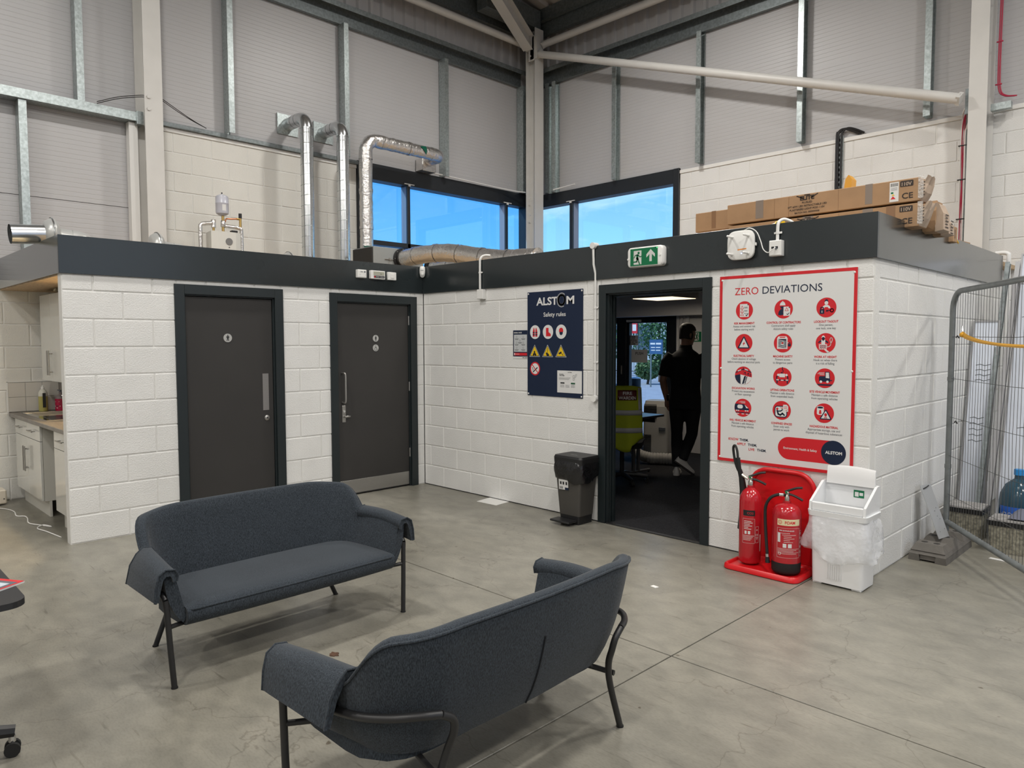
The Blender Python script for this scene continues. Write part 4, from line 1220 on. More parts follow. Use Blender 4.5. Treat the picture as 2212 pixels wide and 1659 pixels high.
pr.use(M_PAPER); panel_outline(pr, -.045, .11, .115, .318)
pr.text('FIRE EXTINGUISHER', -.03, .297, .011, 'LEFT', bold=.0003)
for i, (u, w) in enumerate(((-.02, .06), (-.01, .09), (0, .05), (0, .07), (0, .04), (0, .06))): curved_panel(pr, u, u + w, .282 - i * .012, .2845 - i * .012, 5)
curved_panel(pr, -.04, -.022, .22, .285, 3); curved_panel(pr, -.005, .018, .185, .212, 3); curved_panel(pr, .028, .052, .185, .212, 3)
for i in range(5): curved_panel(pr, -.04, .105 - (i % 3) * .02, .176 - i * .0085, .178 - i * .0085, 8)
c = circ(-.026, .142, .009, 14); pr.strokes(c + c[:1], .0025)
panel_outline(pr, .115, .133, .125, .30)
for v in (.28, .25, .22, .19, .155): c = circ(.124, v, .006, 10); pr.strokes(c + c[:1], .002)
pr.build('label', o)
# ------------------------------------------------------------------ boards on the office wall
def board(name, label, x, z, w, h, t, mats, y=0.0):
    o = thing(name, label, 'sign', (x, y - .0016, z))
    bx('panel', (0, -t, 0), (w, -.001, h), mats, o, .001)
    return o
# --- large safety poster
PT = .009
o = board('safety_poster', 'large white safety poster with red border and twelve round icons', 3.684, .695, 1.008, 1.405, PT, M_PAPER)
V0 = .02
F = lambda u, v, d: (u, -PT - d, v + V0)
k = MB(); bw = .022; w, h = 1.008, 1.405
k.box((0, -PT - .0012, 0), (bw, -PT + .001, h)); k.box((w - bw, -PT - .0012, 0), (w, -PT + .001, h)); k.box((bw, -PT - .0012, 0), (w - bw, -PT + .001, bw)); k.box((bw, -PT - .0012, h - bw), (w - bw, -PT + .001, h))
k.build('border', M_RED, o)
for u, v in ((.02, 1.365), (.988, 1.362), (.018, .70), (.986, .70), (.018, .02)):
    k = MB(); k.sphere((u, -PT - .001, v + V0 - .01), .008, 12, 6, (1, .6, 1)); k.build('screw_cap', M_WHITE, o)
pr = Print(F); pr.use(M_RED)
pr.text_fit('ZERO', .124, .311, 1.240, .076)
pr.use(M_NAVY); pr.text_fit('DEVIATIONS', .343, .776, 1.240, .076)
pr.build('title_lettering', o)
CX = (.203, .504, .806); RY = (1.124, .881, .638, .396); RI = .068
TX = [[('RISK MANAGEMENT', 'Assess and control risk', 'before starting work'), ('CONTROL OF CONTRACTORS', 'Contractors shall apply', 'Alstom safety rules'), ('LOCKOUT TAGOUT', 'One person,', 'one lock, one key')],
      [('ELECTRICAL SAFETY', 'Check absence of voltage', 'before working on electrical parts'), ('MACHINE SAFETY', 'Prevent access', 'to dangerous parts'), ('WORK AT HEIGHT', 'Hook on when there', 'is a risk of falling')],
      [('EXCAVATION WORKS', 'Protect any excavations', 'or floor openings'), ('LIFTING OPERATIONS', 'Maintain a safe distance', 'from suspended loads'), ('SITE VEHICLE MOVEMENT', 'Maintain a safe distance', 'from operating vehicles')],
      [('RAIL VEHICLE MOVEMENT', 'Maintain a safe distance', 'from operating vehicles'), ('CONFINED SPACES', 'Enter only with', 'permit to work'), ('HAZARDOUS MATERIAL', 'Appropriate storage, use and', 'disposal of hazardous substances')]]
for r in range(4):
    for c in range(3):
        pr = Print(F); pr.use(M_RED); pr.text(TX[r][c][0], CX[c], RY[r] - .103, .0215, bold=.0006, sx=.84)
        pr.use(M_GREYINK); pr.text(TX[r][c][1], CX[c], RY[r] - .1255, .0225, sx=.84); pr.text(TX[r][c][2], CX[c], RY[r] - .1485, .0225, sx=.84)
        pr.build('rule_lettering', o)
pr = Print(F); pr.use(M_RED)
for s, u, v in (('KNOW', .089, .145), ('APPLY', .160, .113), ('LIVE', .254, .080)): pr.text(s, u, v, .026, 'LEFT', .0006, .95, 1.04)
pr.use(M_NAVY)
for u, v, s in ((.181, .145, 'THEM,'), (.248, .113, 'THEM,'), (.322, .080, 'THEM.')): pr.text(s, u, v, .026, 'LEFT', .0006, .95, 1.04)
pr.build('slogan_lettering', o)
pr = Print(F); pr.use(M_RED)
pill = [(.562 + .081 * cos(a), .127 + .081 * sin(a)) for a in [pi / 2 + i * pi / 14 for i in range(15)]] + [(.876, .046), (.876, .208)]
pr.shape(pill); pr.use(M_NAVY); pr.shape(circ(.876, .127, .084, 40)); pr.use(M_PAPER)
pr.text_fit('Environment, Health & Safety', .523, .763, .120, .0225, .0003)
pr.text_fit('ALSTOM', .820, .934, .1165, .0285, .001)
pr.build('company_badge', o)

def icon(r, c):
    pr = Print(lambda u, v, d: F(CX[c] + u * RI, RY[r] + v * RI, d)); 
    pr.use(M_RED); pr.shape(circ(0, 0, 1, 40))
    S, W, N_ = pr.shape, M_PAPER, M_NAVY
    tri = lambda cx, cy, s: [(cx - s, cy - s * .85), (cx + s, cy - s * .85), (cx, cy + s)]
    sheet = lambda x, y, w, h: [(x, y), (x + w, y), (x + w, y + h - .16), (x + w - .16, y + h), (x, y + h)]
    def rbox(cx, cy, w, h, rr=.12): S(rrect(w, h, rr, 4, (cx, cy)))
    if (r, c) == (0, 0):
        pr.use(W); S(sheet(-.52, -.72, 1.04, 1.42)); pr.use(M_RED)
        for y in (.32, -.06, -.42): pr.strokes(tri(-.26, y, .17) + [tri(-.26, y, .17)[0]], .05)
        pr.use(N_); S([(.36, .70), (.52, .54), (.36, .54)])
        for y in (.36, .24, .0, -.12, -.34): pr.strokes([(-.02, y), (.36, y)], .04)
        pr.strokes([(.18, -.5), (.27, -.6), (.44, -.36)], .08)
    elif (r, c) == (0, 1):
        pr.use(W); S([(-.42, .38), (-.36, .62), (-.22, .76), (.0, .76), (.14, .62), (.20, .38)]); S([(-.16, .74), (-.06, .74), (-.06, .84), (-.16, .84)]); pr.use(N_)
        S(circ(-.11, .26, .25, 20, .24)[10:] + [(.14, .3)]); S([(-.58, -.6), (-.52, -.25), (-.3, 0), (0, .02), (.1, -.2), (-.1, -.32), (.22, -.38), (.22, -.56), (-.3, -.66)])
        pr.use(W); S(sheet(.0, -.72, .72, .96)); pr.use(M_RED); pr.strokes(tri(.34, -.04, .18) + [tri(.34, -.04, .18)[0]], .05); pr.use(N_); pr.strokes([(.36, -.52), (.45, -.6), (.62, -.42)], .07)
        S([(.56, .24), (.72, .08), (.56, .08)])
    elif (r, c) == (0, 2):
        pr.use(N_); S([(-.2, .55), (-.14, .76), (0, .84), (.14, .76), (.2, .55)]); pr.use(W); S(circ(0, .46, .19, 18)); S([(-.4, -.1), (-.34, .12), (-.14, .26), (.14, .26), (.34, .12), (.42, -.1), (.24, -.1), (.14, .04), (-.14, .04), (-.24, -.1)])
        pr.use(N_); rbox(-.42, -.4, .46, .46, .06); pr.strokes([(-.56, -.2), (-.56, -.02), (-.42, .06), (-.28, -.02), (-.28, -.2)], .09)
        kk = circ(.56, -.3, .16, 16); pr.strokes(kk + kk[:1], .09); pr.strokes([(.40, -.3), (.02, -.3), (.02, -.4)], .09); pr.strokes([(.14, -.3), (.14, -.42)], .08)
        pr.use(W); S([(-.45, -.52), (-.39, -.52), (-.39, -.30), (-.45, -.30)])
    elif (r, c) == (1, 0):
        pr.use(N_); S([(-.70, -.56), (-.6, -.6), (.6, -.6), (.70, -.52), (.68, -.42), (.10, .66), (0, .74), (-.10, .66), (-.68, -.42)]); pr.use(W); S([(-.54, -.47), (.54, -.47), (0, .56)])
        pr.use(M_RED); S([(.12, .24), (-.16, -.12), (-.02, -.12), (-.12, -.36), (.18, .02), (.03, .02)])
    elif (r, c) == (1, 1):
        pr.use(W); S([(-.64, -.62), (.5, -.62), (.5, .5), (.36, .70), (-.5, .70), (-.64, .5)]); pr.use(M_RED); S([(-.36, .55), (.24, .55), (.24, .64), (-.36, .64)]); pr.use(N_); S([(-.5, -.5), (.36, -.5), (.36, .42), (-.5, .42)])
        pr.use(W); 
        for i in range(6): S([(-.5, -.46 + i * .15), (-.5, -.40 + i * .15), (.3, -.62 + i * .15 + .08), (.3, -.62 + i * .15 + .02)])
        S([(-.22, -.18), (.1, -.18), (.1, .16), (-.22, .16)]); pr.use(M_RED); S([(-.16, .05), (.06, .1), (.02, -.12), (-.12, -.1)])
        pr.use(N_); rbox(.70, -.22, .3, .26, .04); pr.strokes([(.62, -.1), (.62, .04), (.78, .04), (.78, -.1)], .05); pr.use(W); pr.strokes([(.5, .04), (.62, .04)], .04)
    elif (r, c) == (1, 2):
        pr.use(W); S([(-.42, .52), (-.36, .68), (-.24, .78), (-.1, .68), (-.04, .52)]); pr.use(N_); S(circ(-.23, .46, .15, 14)); S([(-.76, .06), (-.66, .16), (-.38, .34), (-.08, .34), (.26, .12), (.3, .0), (.2, -.02), (-.02, .12), (-.46, .12), (-.66, -.02)])
        pr.use(W); S([(-.36, .34), (-.24, .18), (-.1, .34), (-.02, .34), (-.04, -.12), (-.42, -.12), (-.42, .34)])
        S([(-.64, -.66), (.14, -.66), (.16, -.12), (-.66, -.12)]); pr.use(M_RED)
        for i in range(4):
            for j in range(3): S([(p[0] * .07 - .55 + i * .2, p[1] * .07 - .56 + j * .17) for p in ((0, 1), (1, 0), (0, -1), (-1, 0))])
        pr.use(N_)
        for i in range(3):
            for j in range(2): S([(p[0] * .07 - .45 + i * .2, p[1] * .07 - .47 + j * .17) for p in ((0, 1), (1, 0), (0, -1), (-1, 0))])
        pr.use(W); S([(-.14, -.66), (.1, -.66), (.42, -.90), (.2, -.97)])
        pr.strokes([(.18, -.4), (.4, -.36), (.52, -.2), (.54, 0), (.46, .2), (.44, .4), (.54, .54), (.66, .48), (.68, .28), (.58, .02)], .06)
    elif (r, c) == (2, 0):
        pr.use(W); S([(-.34, .12), (.98, -.18), (.92, -.4), (.7, -.7), (.35, -.93), (0, -1), (-.3, -.95)]); pr.use(N_); S([(-1, 0), (-.36, .14), (-.3, -.95), (-.6, -.8), (-.86, -.5), (-.98, -.2)])
        pr.strokes([(-.9, .32), (0, .72), (.9, .38)], .10); pr.strokes([(0, .92), (0, .45)], .06); pr.use(W); pr.strokes([(-.62, .5), (-.3, .62)], .10); pr.strokes([(.2, .7), (.5, .6)], .10); pr.use(N_)
        pr.strokes([(-.1, -.9), (.14, -.1), (.28, -.06), (.02, -.9)], .06)
        pr.strokes([(.22, -.9), (.46, -.08)], .07); pr.strokes([(-.04, -.9), (.20, -.08)], .07)
        for i in range(5): pr.strokes([(-.0 + i * .045, -.76 + i * .15), (.24 + i * .045, -.76 + i * .15)], .06)
        pr.strokes([(.1, .2), (.14, .34), (.26, .36), (.28, .1)], .07); pr.strokes([(.48, .1), (.52, .24), (.64, .26), (.66, .0)], .07); pr.strokes([(.84, .2), (.86, -.05)], .07)
    elif (r, c) == (2, 1):
        pr.use(N_); pr.strokes([(0, 1.0), (0, .74)], .10); pr.strokes([(.0, .74), (.1, .66), (.08, .52), (-.06, .48), (-.16, .42), (.05, .38)], .07); pr.use(W); S([(-.32, -.04), (.3, -.04), (.3, .34), (-.32, .34)])
        pr.use(N_); pr.strokes([(-.48, .15), (-.58, .02), (-.62, -.2)], .12); pr.strokes([(.48, .15), (.58, .02), (.62, -.2)], .12); pr.strokes([(-.7, -.35), (.7, -.35)], .12); pr.strokes([(-.56, -.42), (-.56, -.66)], .13); pr.strokes([(.56, -.42), (.56, -.66)], .13)
        pr.use(W); S(circ(-.44, .2, .13, 12)); S(circ(.46, .2, .13, 12)); pr.strokes([(-.6, -.33), (-.4, -.33)], .10); pr.strokes([(.42, -.33), (.62, -.33)], .10); pr.strokes([(-.12, -.36), (.12, -.36)], .09)
    elif (r, c) == (2, 2):
        pr.use(N_); S([(-.80, -.6), (.80, -.6), (.64, -.76), (-.64, -.76)]); S([(-.58, -.36), (.54, -.36), (.54, .1), (.46, .66), (.02, .66), (.02, .20), (-.5, .20), (-.58, .1)]); S([(.54, -.26), (.74, -.26), (.74, -.16), (.54, -.16)])
        pr.use(W); S([(.10, .04), (.46, .0), (.40, .58), (.10, .58)]); S(circ(-.38, -.36, .13, 16)); S(circ(.28, -.36, .13, 16))
        for v_, a, b in ((.56, -.6, -.06), (.45, -.72, -.06), (.34, -.5, -.06)): pr.strokes([(a, v_), (b, v_)], .04)
    elif (r, c) == (3, 0):
        pr.use(N_); S([(-.92, .42), (.12, .42), (.5, .16), (.74, -.08), (.72, -.26), (-.96, -.26), (-.98, .1)]); pr.use(W); S(rrect(.66, .42, .2, 5, (-.32, .12))); S([(.22, .34), (.42, .18), (.66, -.02), (.4, -.02)])
        for a in (-.72, -.5, .34, .58): S([(a - .1, -.26), (a + .1, -.26), (a + .06, -.38), (a - .06, -.38)])
        pr.use(N_); pr.strokes([(-.82, -.52), (.82, -.56)], .09); pr.use(W); pr.strokes([(-.7, -.66), (-.46, -.66)], .08); pr.strokes([(-.1, -.68), (.14, -.68)], .08); pr.strokes([(.4, -.68), (.62, -.68)], .08)
        for v_, a in ((.72, -.3), (.62, -.5), (.54, -.2)): pr.strokes([(a, v_), (.28, v_ - .02)], .03)
    elif (r, c) == (3, 1):
        pr.use(N_); S(rrect(1.4, 1.24, .32, 5, (-.08, -.14))); pr.use(W); S(rrect(1.2, 1.04, .24, 5, (-.08, -.14))); pr.use(M_RED); S(circ(-.48, .14, .13, 12)); pr.strokes([(-.1, .3), (.06, .2), (.12, .3)], .07)
        pr.use(N_); pr.strokes([(-.48, -.04), (-.36, -.42), (-.12, -.5), (.1, -.32), (.3, -.5)], .17); pr.strokes([(-.4, -.1), (-.1, -.08), (.1, .08)], .12); pr.use(W); S(sheet(.16, -.1, .56, .72)); pr.use(M_RED)
        for v_ in (.42, .32, .22): pr.strokes([(.26, v_), (.6, v_)], .035)
        pr.strokes([(.46, .06), (.52, .0), (.64, .12)], .05)
    else:
        pr.use(W); S([(-.72, -.1), (-.6, -.2), (-.12, -.2), (-.02, -.1), (-.02, .56), (-.72, .56)]); S(circ(-.37, .58, .36, 20, .13)); pr.use(N_); S(circ(-.37, .57, .28, 20, .09)); pr.use(M_RED); S([(-.46, .3), (-.3, .3), (-.24, -.1), (-.52, -.1)])
        pr.use(N_); S([(-.42, -.58), (-.34, -.64), (.70, -.64), (.76, -.54), (.26, .36), (.12, .36)]); pr.use(W); S([(-.28, -.54), (.64, -.54), (.18, .26)]); pr.use(M_RED); S(circ(.18, -.14, .15, 14)); S([(.1, -.26), (.26, -.26), (.26, -.34), (.1, -.34)]); pr.strokes([(.04, -.40), (.32, -.5)], .05); pr.strokes([(.32, -.40), (.04, -.5)], .05)
    pr.build('icon', o)
for r in range(4):
    for c in range(3): icon(r, c)

# --- navy safety rules board
o = board('safety_rules_board', 'navy blue safety rules board left of the office doorway', 1.636, 1.095, .693, .990, .006, M_NAVY, 0)
BT = .006
F2 = lambda u, v, d: (u - .008, -BT - d, v)
for u, v in ((.014, .974), (.679, .974), (.014, .016), (.679, .016)):
    k = MB(); k.sphere((u, -BT, v), .0085, 12, 6, (1, .6, 1)); k.build('screw_cap', M_WHITE, o)
pr = Print(F2); pr.use(M_PAPER)
pr.text_fit('ALST', .127, .396, .862, .100, .0028); pr.text_fit('M', .506, .599, .862, .100, .0028)
for rr, w in ((.040, .020), (.057, .006)):
    cc = [(.447 + rr * cos(t), .900 + rr * 1.12 * sin(t)) for t in [i * 2 * pi / 28 + (.9 if rr > .05 else 0) for i in range(29 if rr < .05 else 20)]]
    pr.strokes(cc, w)
pr.text_fit('Safety rules', .220, .497, .752, .056, .0006); pr.build('title_lettering', o)
def disc(u, v, r): return circ(u, v, r, 32)
pr = Print(F2); pr.use(M_PAPER)
for u in (.11, .277, .442): pr.shape(disc(u, .608, .066))
pr.use(M_RED)
for s in (-1, 1): pr.shape([(.11 + s * .004, .564), (.11 + s * .030, .564), (.11 + s * .030, .612), (.11 + s * .018, .648), (.11 + s * .010, .648), (.11 + s * .004, .62)])
pr.shape([(.252, .646), (.285, .646), (.285, .606), (.313, .588), (.313, .566), (.252, .566)])
pr.shape([(.415, .606), (.418, .632), (.432, .644), (.452, .644), (.466, .632), (.469, .606)])
pr.use(M_NAVY)
for v in (.578, .598):
    for s in (-1, 1): pr.shape([(.11 + s * .003, v), (.11 + s * .031, v), (.11 + s * .031, v + .010), (.11 + s * .003, v + .010)])
pr.shape([(.42, .606), (.424, .585), (.442, .574), (.46, .585), (.464, .606)])
pr.build('protective_wear_icons', o)
pr = Print(F2)
for u in (.105, .273, .441):
    for m, s in ((M_PAPER, 1.0), (M_INK, .92), (M_YELLOW, .78)):
        pr.use(m); pr.shape([(u - .068 * s, .418 - .045 * s), (u + .068 * s, .418 - .045 * s), (u, .418 + .07 * s)])
pr.use(M_INK)
pr.shape([(.082, .388), (.127, .388), (.127, .402), (.114, .404), (.112, .428), (.096, .428), (.093, .404), (.082, .402)]); pr.shape(circ(.09, .387, .007, 10)); pr.shape(circ(.119, .387, .007, 10))
pr.strokes([(.273, .455), (.273, .42)], .005); pr.shape([(p[0] + .273, p[1] + .398) for p in ((-.022, .008), (-.008, .02), (.022, -.004), (.016, -.018), (-.008, -.018))])
pr.shape([(.412, .412), (.446, .426), (.452, .408), (.418, .396)]); pr.strokes([(.448, .41), (.458, .396), (.466, .396)], .005); pr.strokes([(.467, .406), (.467, .386)], .005)
pr.build('warning_triangles', o)
pr = Print(F2); pr.use(M_RED); pr.shape(disc(.11, .258, .065)); pr.use(M_PAPER); pr.shape(disc(.11, .258, .052)); pr.use(M_INK)
pr.strokes([(.085, .226), (.14, .268)], .011); pr.strokes([(.075, .27), (.085, .25), (.08, .24)], .006); pr.use(M_RED); pr.strokes([(.073, .295), (.147, .221)], .009); pr.build('no_smoking_icon', o)
sh = bx('paper_notice', (.388, -BT - .0022, .044), (.684, -BT - .0002, .249), M_PAPER, o)
pr = Print(lambda u, v, d: (u, -BT - .0022 - d, v)); pr.use(M_INK)
pr.text('ALSTOM', .54, .230, .012, bold=.0003); pr.text('Site signing', .415, .212, .011, 'LEFT', .0004); pr.text('Visitor badges', .415, .200, .011, 'LEFT', .0004)
for i in range(3): pr.strokes([(.41, .183 - i * .008), (.55 - i * .01, .183 - i * .008)], .0016)
pr.shape([(.428, .128), (.478, .128), (.478, .140), (.428, .140)]); pr.use(mat('dark green print', (.01, .09, .04, 1), .5)); pr.shape([(.556, .126), (.606, .126), (.606, .140), (.556, .140)])
pr.use(M_GREYINK)
for u in (.425, .49, .555):
    for i in range(4): pr.strokes([(u, .117 - i * .007), (u + .05, .117 - i * .007)], .0014)
ring = circ(.59, .195, .012, 14); pr.strokes(ring + ring[:1], .002); pr.strokes([(.582, .183), (.58, .165), (.598, .165), (.6, .183)], .002); ring = circ(.618, .21, .009, 12); pr.strokes(ring + ring[:1], .002); pr.strokes([(.605, .19), (.618, .195)], .002)
pr.build('notice_lettering', sh)
# --- general waste notice
o = board('waste_notice', 'small general waste notice tucked behind the navy board', 1.437, 1.445, .196, .278, .003, M_PAPER)
pr = Print(lambda u, v, d: (u, -.003 - d, v)); pr.use(M_NAVY); pr.shape([(0, .022), (.196, .022), (.196, .278), (0, .278)]); pr.use(mat('pale grey print', (.5, .52, .53, 1), .5)); pr.shape([(.012, .068), (.19, .068), (.19, .236), (.012, .236)])
pr.use(M_RED); pr.shape([(.012, .032), (.19, .032), (.19, .058), (.012, .058)]); pr.use(M_PAPER); pr.text('GENERAL WASTE', .010, .249, .0175, 'LEFT', .0005, .8); pr.shape([(.015, .035), (.027, .035), (.027, .055), (.015, .055)])
pr.strokes([(.034, .045), (.085, .045)], .003); pr.use(M_INK)
for (u, v) in ((.05, .195), (.14, .195), (.095, .16), (.05, .14), (.14, .14), (.05, .088), (.14, .088)):
    pr.strokes([(u - .026, v), (u + .026, v)], .003); pr.strokes([(u - .02, v - .008), (u + .02, v - .008)], .003); ring = circ(u, v + .018, .008, 10); pr.strokes(ring + ring[:1], .0015)
pr.strokes([(.13, .011), (.155, .011)], .005); pr.strokes([(.165, .011), (.192, .011)], .005); pr.build('lettering', o)

# ------------------------------------------------------------------ emergency exit light on the fascia
def running_man(S, st, cx, cy, s):
    """white door, man drawn by the caller's current colour: returns shapes for the figure"""
    S(circ(cx + .10 * s, cy + .36 * s, .10 * s, 16))
    st([(cx + .0 * s, cy + .20 * s), (cx - .02 * s, cy - .02 * s), (cx + .02 * s, cy - .10 * s)], .19 * s)
    st([(cx + .06 * s, cy + .22 * s), (cx - .20 * s, cy + .20 * s), (cx - .30 * s, cy + .02 * s)], .07 * s)
    st([(cx + .06 * s, cy + .20 * s), (cx + .24 * s, cy + .06 * s), (cx + .36 * s, cy + .10 * s)], .07 * s)
    st([(cx - .02 * s, cy - .08 * s), (cx - .06 * s, cy - .28 * s), (cx - .46 * s, cy - .30 * s)], .10 * s)
    st([(cx + .04 * s, cy - .08 * s), (cx + .12 * s, cy - .30 * s), (cx + .22 * s, cy - .52 * s)], .10 * s)
o = thing('exit_light', 'green and white running man exit light on the dark fascia', 'exit sign', (2.862, -.018, 2.222))
W_, H_ = .345, .165
k = MB(); k.sm = True
puffp = [(u, v) for u, v in rrect(W_, H_, .03, 5, (W_ / 2, H_ / 2))]
rows = []
for d, ins in ((0, 0), (.045, 0), (.056, .006), (.060, .014)):
    rows.append([k.vert((W_ / 2 + (u - W_ / 2) * (1 - ins * 2 / W_), -d, H_ / 2 + (v - H_ / 2) * (1 - ins * 2 / H_))) for u, v in puffp])
for a, b in zip(rows[:-1], rows[1:]): k.bridge(a, b)
k.face(rows[0]); k.face(rows[-1]); k.build('housing', M_WHITE, o, angle=.5)
M_EXG = mat('exit green face', (0.0, 0.15, 0.055, 1), .35); M_EXW = mat('exit white face', (.62, .63, .60, 1), .4)
pr = Print(lambda u, v, d: (u, -.060 - d, v)); pr.use(M_EXG); pr.shape([(.034, .012), (.303, .012), (.303, .152), (.034, .152)])
pr.use(M_EXW); pr.shape([(.068, .022), (.145, .022), (.145, .135), (.068, .135)])
ar = [(.235, .138), (.276, .098), (.276, .072), (.247, .098), (.247, .040), (.223, .040), (.223, .098), (.194, .072), (.194, .098)]
pr.shape(ar); pr.use(M_EXG); running_man(pr.shape, pr.strokes, .106, .076, .11); pr.shape([(.05, .022), (.068, .022), (.068, .034)]); pr.build('pictogram', o)
k = MB(); k.sphere((.296, -.062, .145), .0035, 10, 6); k.build('indicator', mat('green indicator', (.1, .9, .2, 1), .4, emit=(.1, 1, .2, 1), estr=3.0), o)
for u, v in ((.014, .07), (.325, .085)):
    k = MB(); k.cyl((u, -.058, v), (u, -.064, v), .009, n=12); k.build('screw_boss', M_WHITE, o)

# ------------------------------------------------------------------ wireless access point and its socket box
o = thing('wireless_access_point', 'white square access point with four stub antennas', 'access point', (3.872, -.018, 2.318))
k = MB(); k.sm = True; rows = []
sup = []
for i in range(48):
    a = 2 * pi * i / 48; e = 4.2; rr = (abs(cos(a)) ** e + abs(sin(a)) ** e) ** (-1 / e); sup.append((cos(a) * rr, sin(a) * rr))
for d, s in ((.0, .090), (.018, .104), (.032, .108), (.042, .104), (.046, .094)):
    rows.append([k.vert((u * s, -d, v * s)) for u, v in sup])
for a, b in zip(rows[:-1], rows[1:]): k.bridge(a, b)
k.face(rows[0]); k.face(rows[-1]); k.build('housing', M_WHITE, o, angle=.8)
for u in (-.064, .064):
    for v in (-.064, .064):
        k = MB(); k.cyl((u, -.046, v), (u, -.054, v), .011, n=12); k.tube([(u, -.052, v), (u, -.075, v), (u, -.115, v)], .0085, 10); k.sphere((u, -.115, v), .0085, 10, 6); k.build('antenna', M_WHITE, o)
bx('side_clip', (.106, -.03, -.012), (.116, -.012, .01), M_WHITE, o, .002)
pr = Print(lambda u, v, d: (u, -.046 - d, v)); pr.use(mat('orange print', (.75, .25, .03, 1), .4)); pr.shape([(-.02, -.038), (.05, -.034), (.05, -.026), (-.02, -.030)]); pr.build('sticker', o)
k = MB(); k.sphere((.012, -.046, -.062), .004, 10, 6); k.build('indicator', mat('blue indicator', (.3, .4, 1, 1), .4, emit=(.35, .5, 1, 1), estr=5), o)
def socket_box(label, x, z, w, h, d, y=-.018, name='socket_box', parts=True):
    o = thing(name, label, 'socket box', (x, y, z))
    bx('box', (0, -d, 0), (w, 0, h), M_WHITE, o, .003)
    bx('face_plate', (.004, -d - .004, .004), (w - .004, -d, h - .004), M_WHITE, o, .0015)
    return o
o = socket_box('white network socket box beside the access point', 4.100, 2.215, .088, .110, .055)
k = MB(); k.box((.02, -.0605, .05), (.04, -.0592, .066)); k.box((.048, -.0605, .05), (.068, -.0592, .066)); k.build('socket', M_BLACK, o)
k = MB(); k.box((.05, -.075, .045), (.062, -.0605, .058), .002); k.build('plug', M_GREYINK, o)
o = thing('network_cable', 'thin white cable looping from access point to socket box', 'cable', (3.90, -.03, 2.43))
k = MB(); k.tube(smooth_path([(0, -.025, -.006), (.045, -.03, .004), (.10, -.035, -.03), (.135, -.04, -.10), (.16, -.05, -.16), (.20, -.06, -.19), (.24, -.068, -.172), (.256, -.06, -.16)], 6), .0035, 8); k.build('cable', M_WHITE, o)
def conduit(label, path, r, loc, clips=(), m=M_PVC, name='conduit_pipe'):
    o = thing(name, label, 'conduit', loc)
    k = MB(); k.tube(path, r, 12); k.build('pipe', m, o)
    for (a, b, c_) in clips:
        k = MB(); k.cyl((a, b, c_ - .008), (a, b, c_ + .008), r + .0035, n=14); k.box((a - r - .018, b + r * .3, c_ - .007), (a + r + .018, b + r, c_ + .007), .002); k.build('saddle_clip', m, o)
    return o
conduit('white conduit bending over the fascia into the network box', smooth_path([(0, 0, 0), (0, 0, .06), (.002, .002, .115), (.008, .012, .138), (.028, .03, .150), (.055, .05, .142), (.085, .07, .12)], 5), .0115, (4.145, -.036, 2.3255), ((0, 0, .055),))
conduit('white conduit bending over the fascia above the junction box', smooth_path([(0, 0, 0), (0, 0, .25), (.003, .0, .30), (.012, .02, .333), (.04, .045, .345), (.08, .07, .34)], 5), .012, (.988, -.034, 2.150), ((0, 0, .17),))
o = socket_box('white junction box under the fascia left of the navy board', .950, 2.048, .092, .100, .045, -.001, 'junction_box')
c = conduit('white conduit running down beside the office door frame', [(0, 0, 0), (0, 0, .64), (.0, 0, 1.0), (0, -.001, 1.08), (-.012, -.012, 1.16), (-.012, -.02, 1.325)], .0105, (2.477, -.014, 1.128), ((0, 0, .30), (0, 0, .78)))
k = MB(); k.cyl((-.012, -.035, 1.323), (-.012, .03, 1.323), .028, n=18); k.build('inspection_elbow', M_PVC, c)
o = thing('round_conduit_box', 'round white conduit box at the foot of the door conduit', 'junction box', (2.475, -.001, 1.105))
k = MB(); k.cyl((0, 0, 0), (0, -.032, 0), .031, n=22); k.build('box', M_PVC, o); k = MB(); k.cyl((0, -.032, 0), (0, -.037, 0), .030, n=22); k.build('lid', M_WHITE, o)
# three little boxes on the washroom fascia + motion sensor
def wall_box(name, label, cat, y, z, w, h, d):
    o = thing(name, label, cat, (.018, y, z)); bx('back_box', (0, 0, 0), (d, w, h), M_WHITE, o, .004); return o
o = wall_box('fused_spur', 'small white fused switch box left on the washroom fascia', 'switch', -.893, 2.278, .108, .084, .042)
bx('face_plate', (.042, .006, .006), (.046, .102, .078), M_WHITE, o, .002)
pr = Print(lambda u, v, d: (.046 + d, u, v)); pr.use(M_GREYINK); pr.shape([(.03, .058), (.06, .058), (.06, .064), (.03, .064)]); pr.shape([(.074, .054), (.09, .054), (.09, .07), (.074, .07)]); pr.shape(circ(.025, .03, .003, 8)); pr.shape(circ(.09, .03, .003, 8)); pr.build('markings', o)
o = wall_box('alarm_panel', 'white refuge alarm panel with display between two switch boxes', 'panel', -.730, 2.276, .178, .088, .040)
bx('display_window', (.040, .03, .04), (.042, .165, .078), mat('beige display', (.40, .40, .32, 1), .4), o); bx('label_strip', (.040, .035, .012), (.042, .168, .034), M_INK, o)
bx('status_mark', (.0421, .04, .014), (.0425, .052, .03), M_RED, o)
pr = Print(lambda u, v, d: (.042 + d, u, v)); pr.use(M_PAPER); pr.strokes([(.06, .023), (.10, .023)], .004); pr.strokes([(.115, .023), (.16, .023)], .004); pr.use(M_GREYINK); pr.strokes([(.115, .05), (.115, .06)], .004); pr.strokes([(.13, .05), (.13, .06)], .004); pr.build('markings', o)
o = wall_box('light_switch', 'small white rocker switch box right on the washroom fascia', 'switch', -.508, 2.277, .108, .084, .030)
bx('rocker', (.030, .035, .02), (.036, .075, .066), M_WHITE, o, .002)
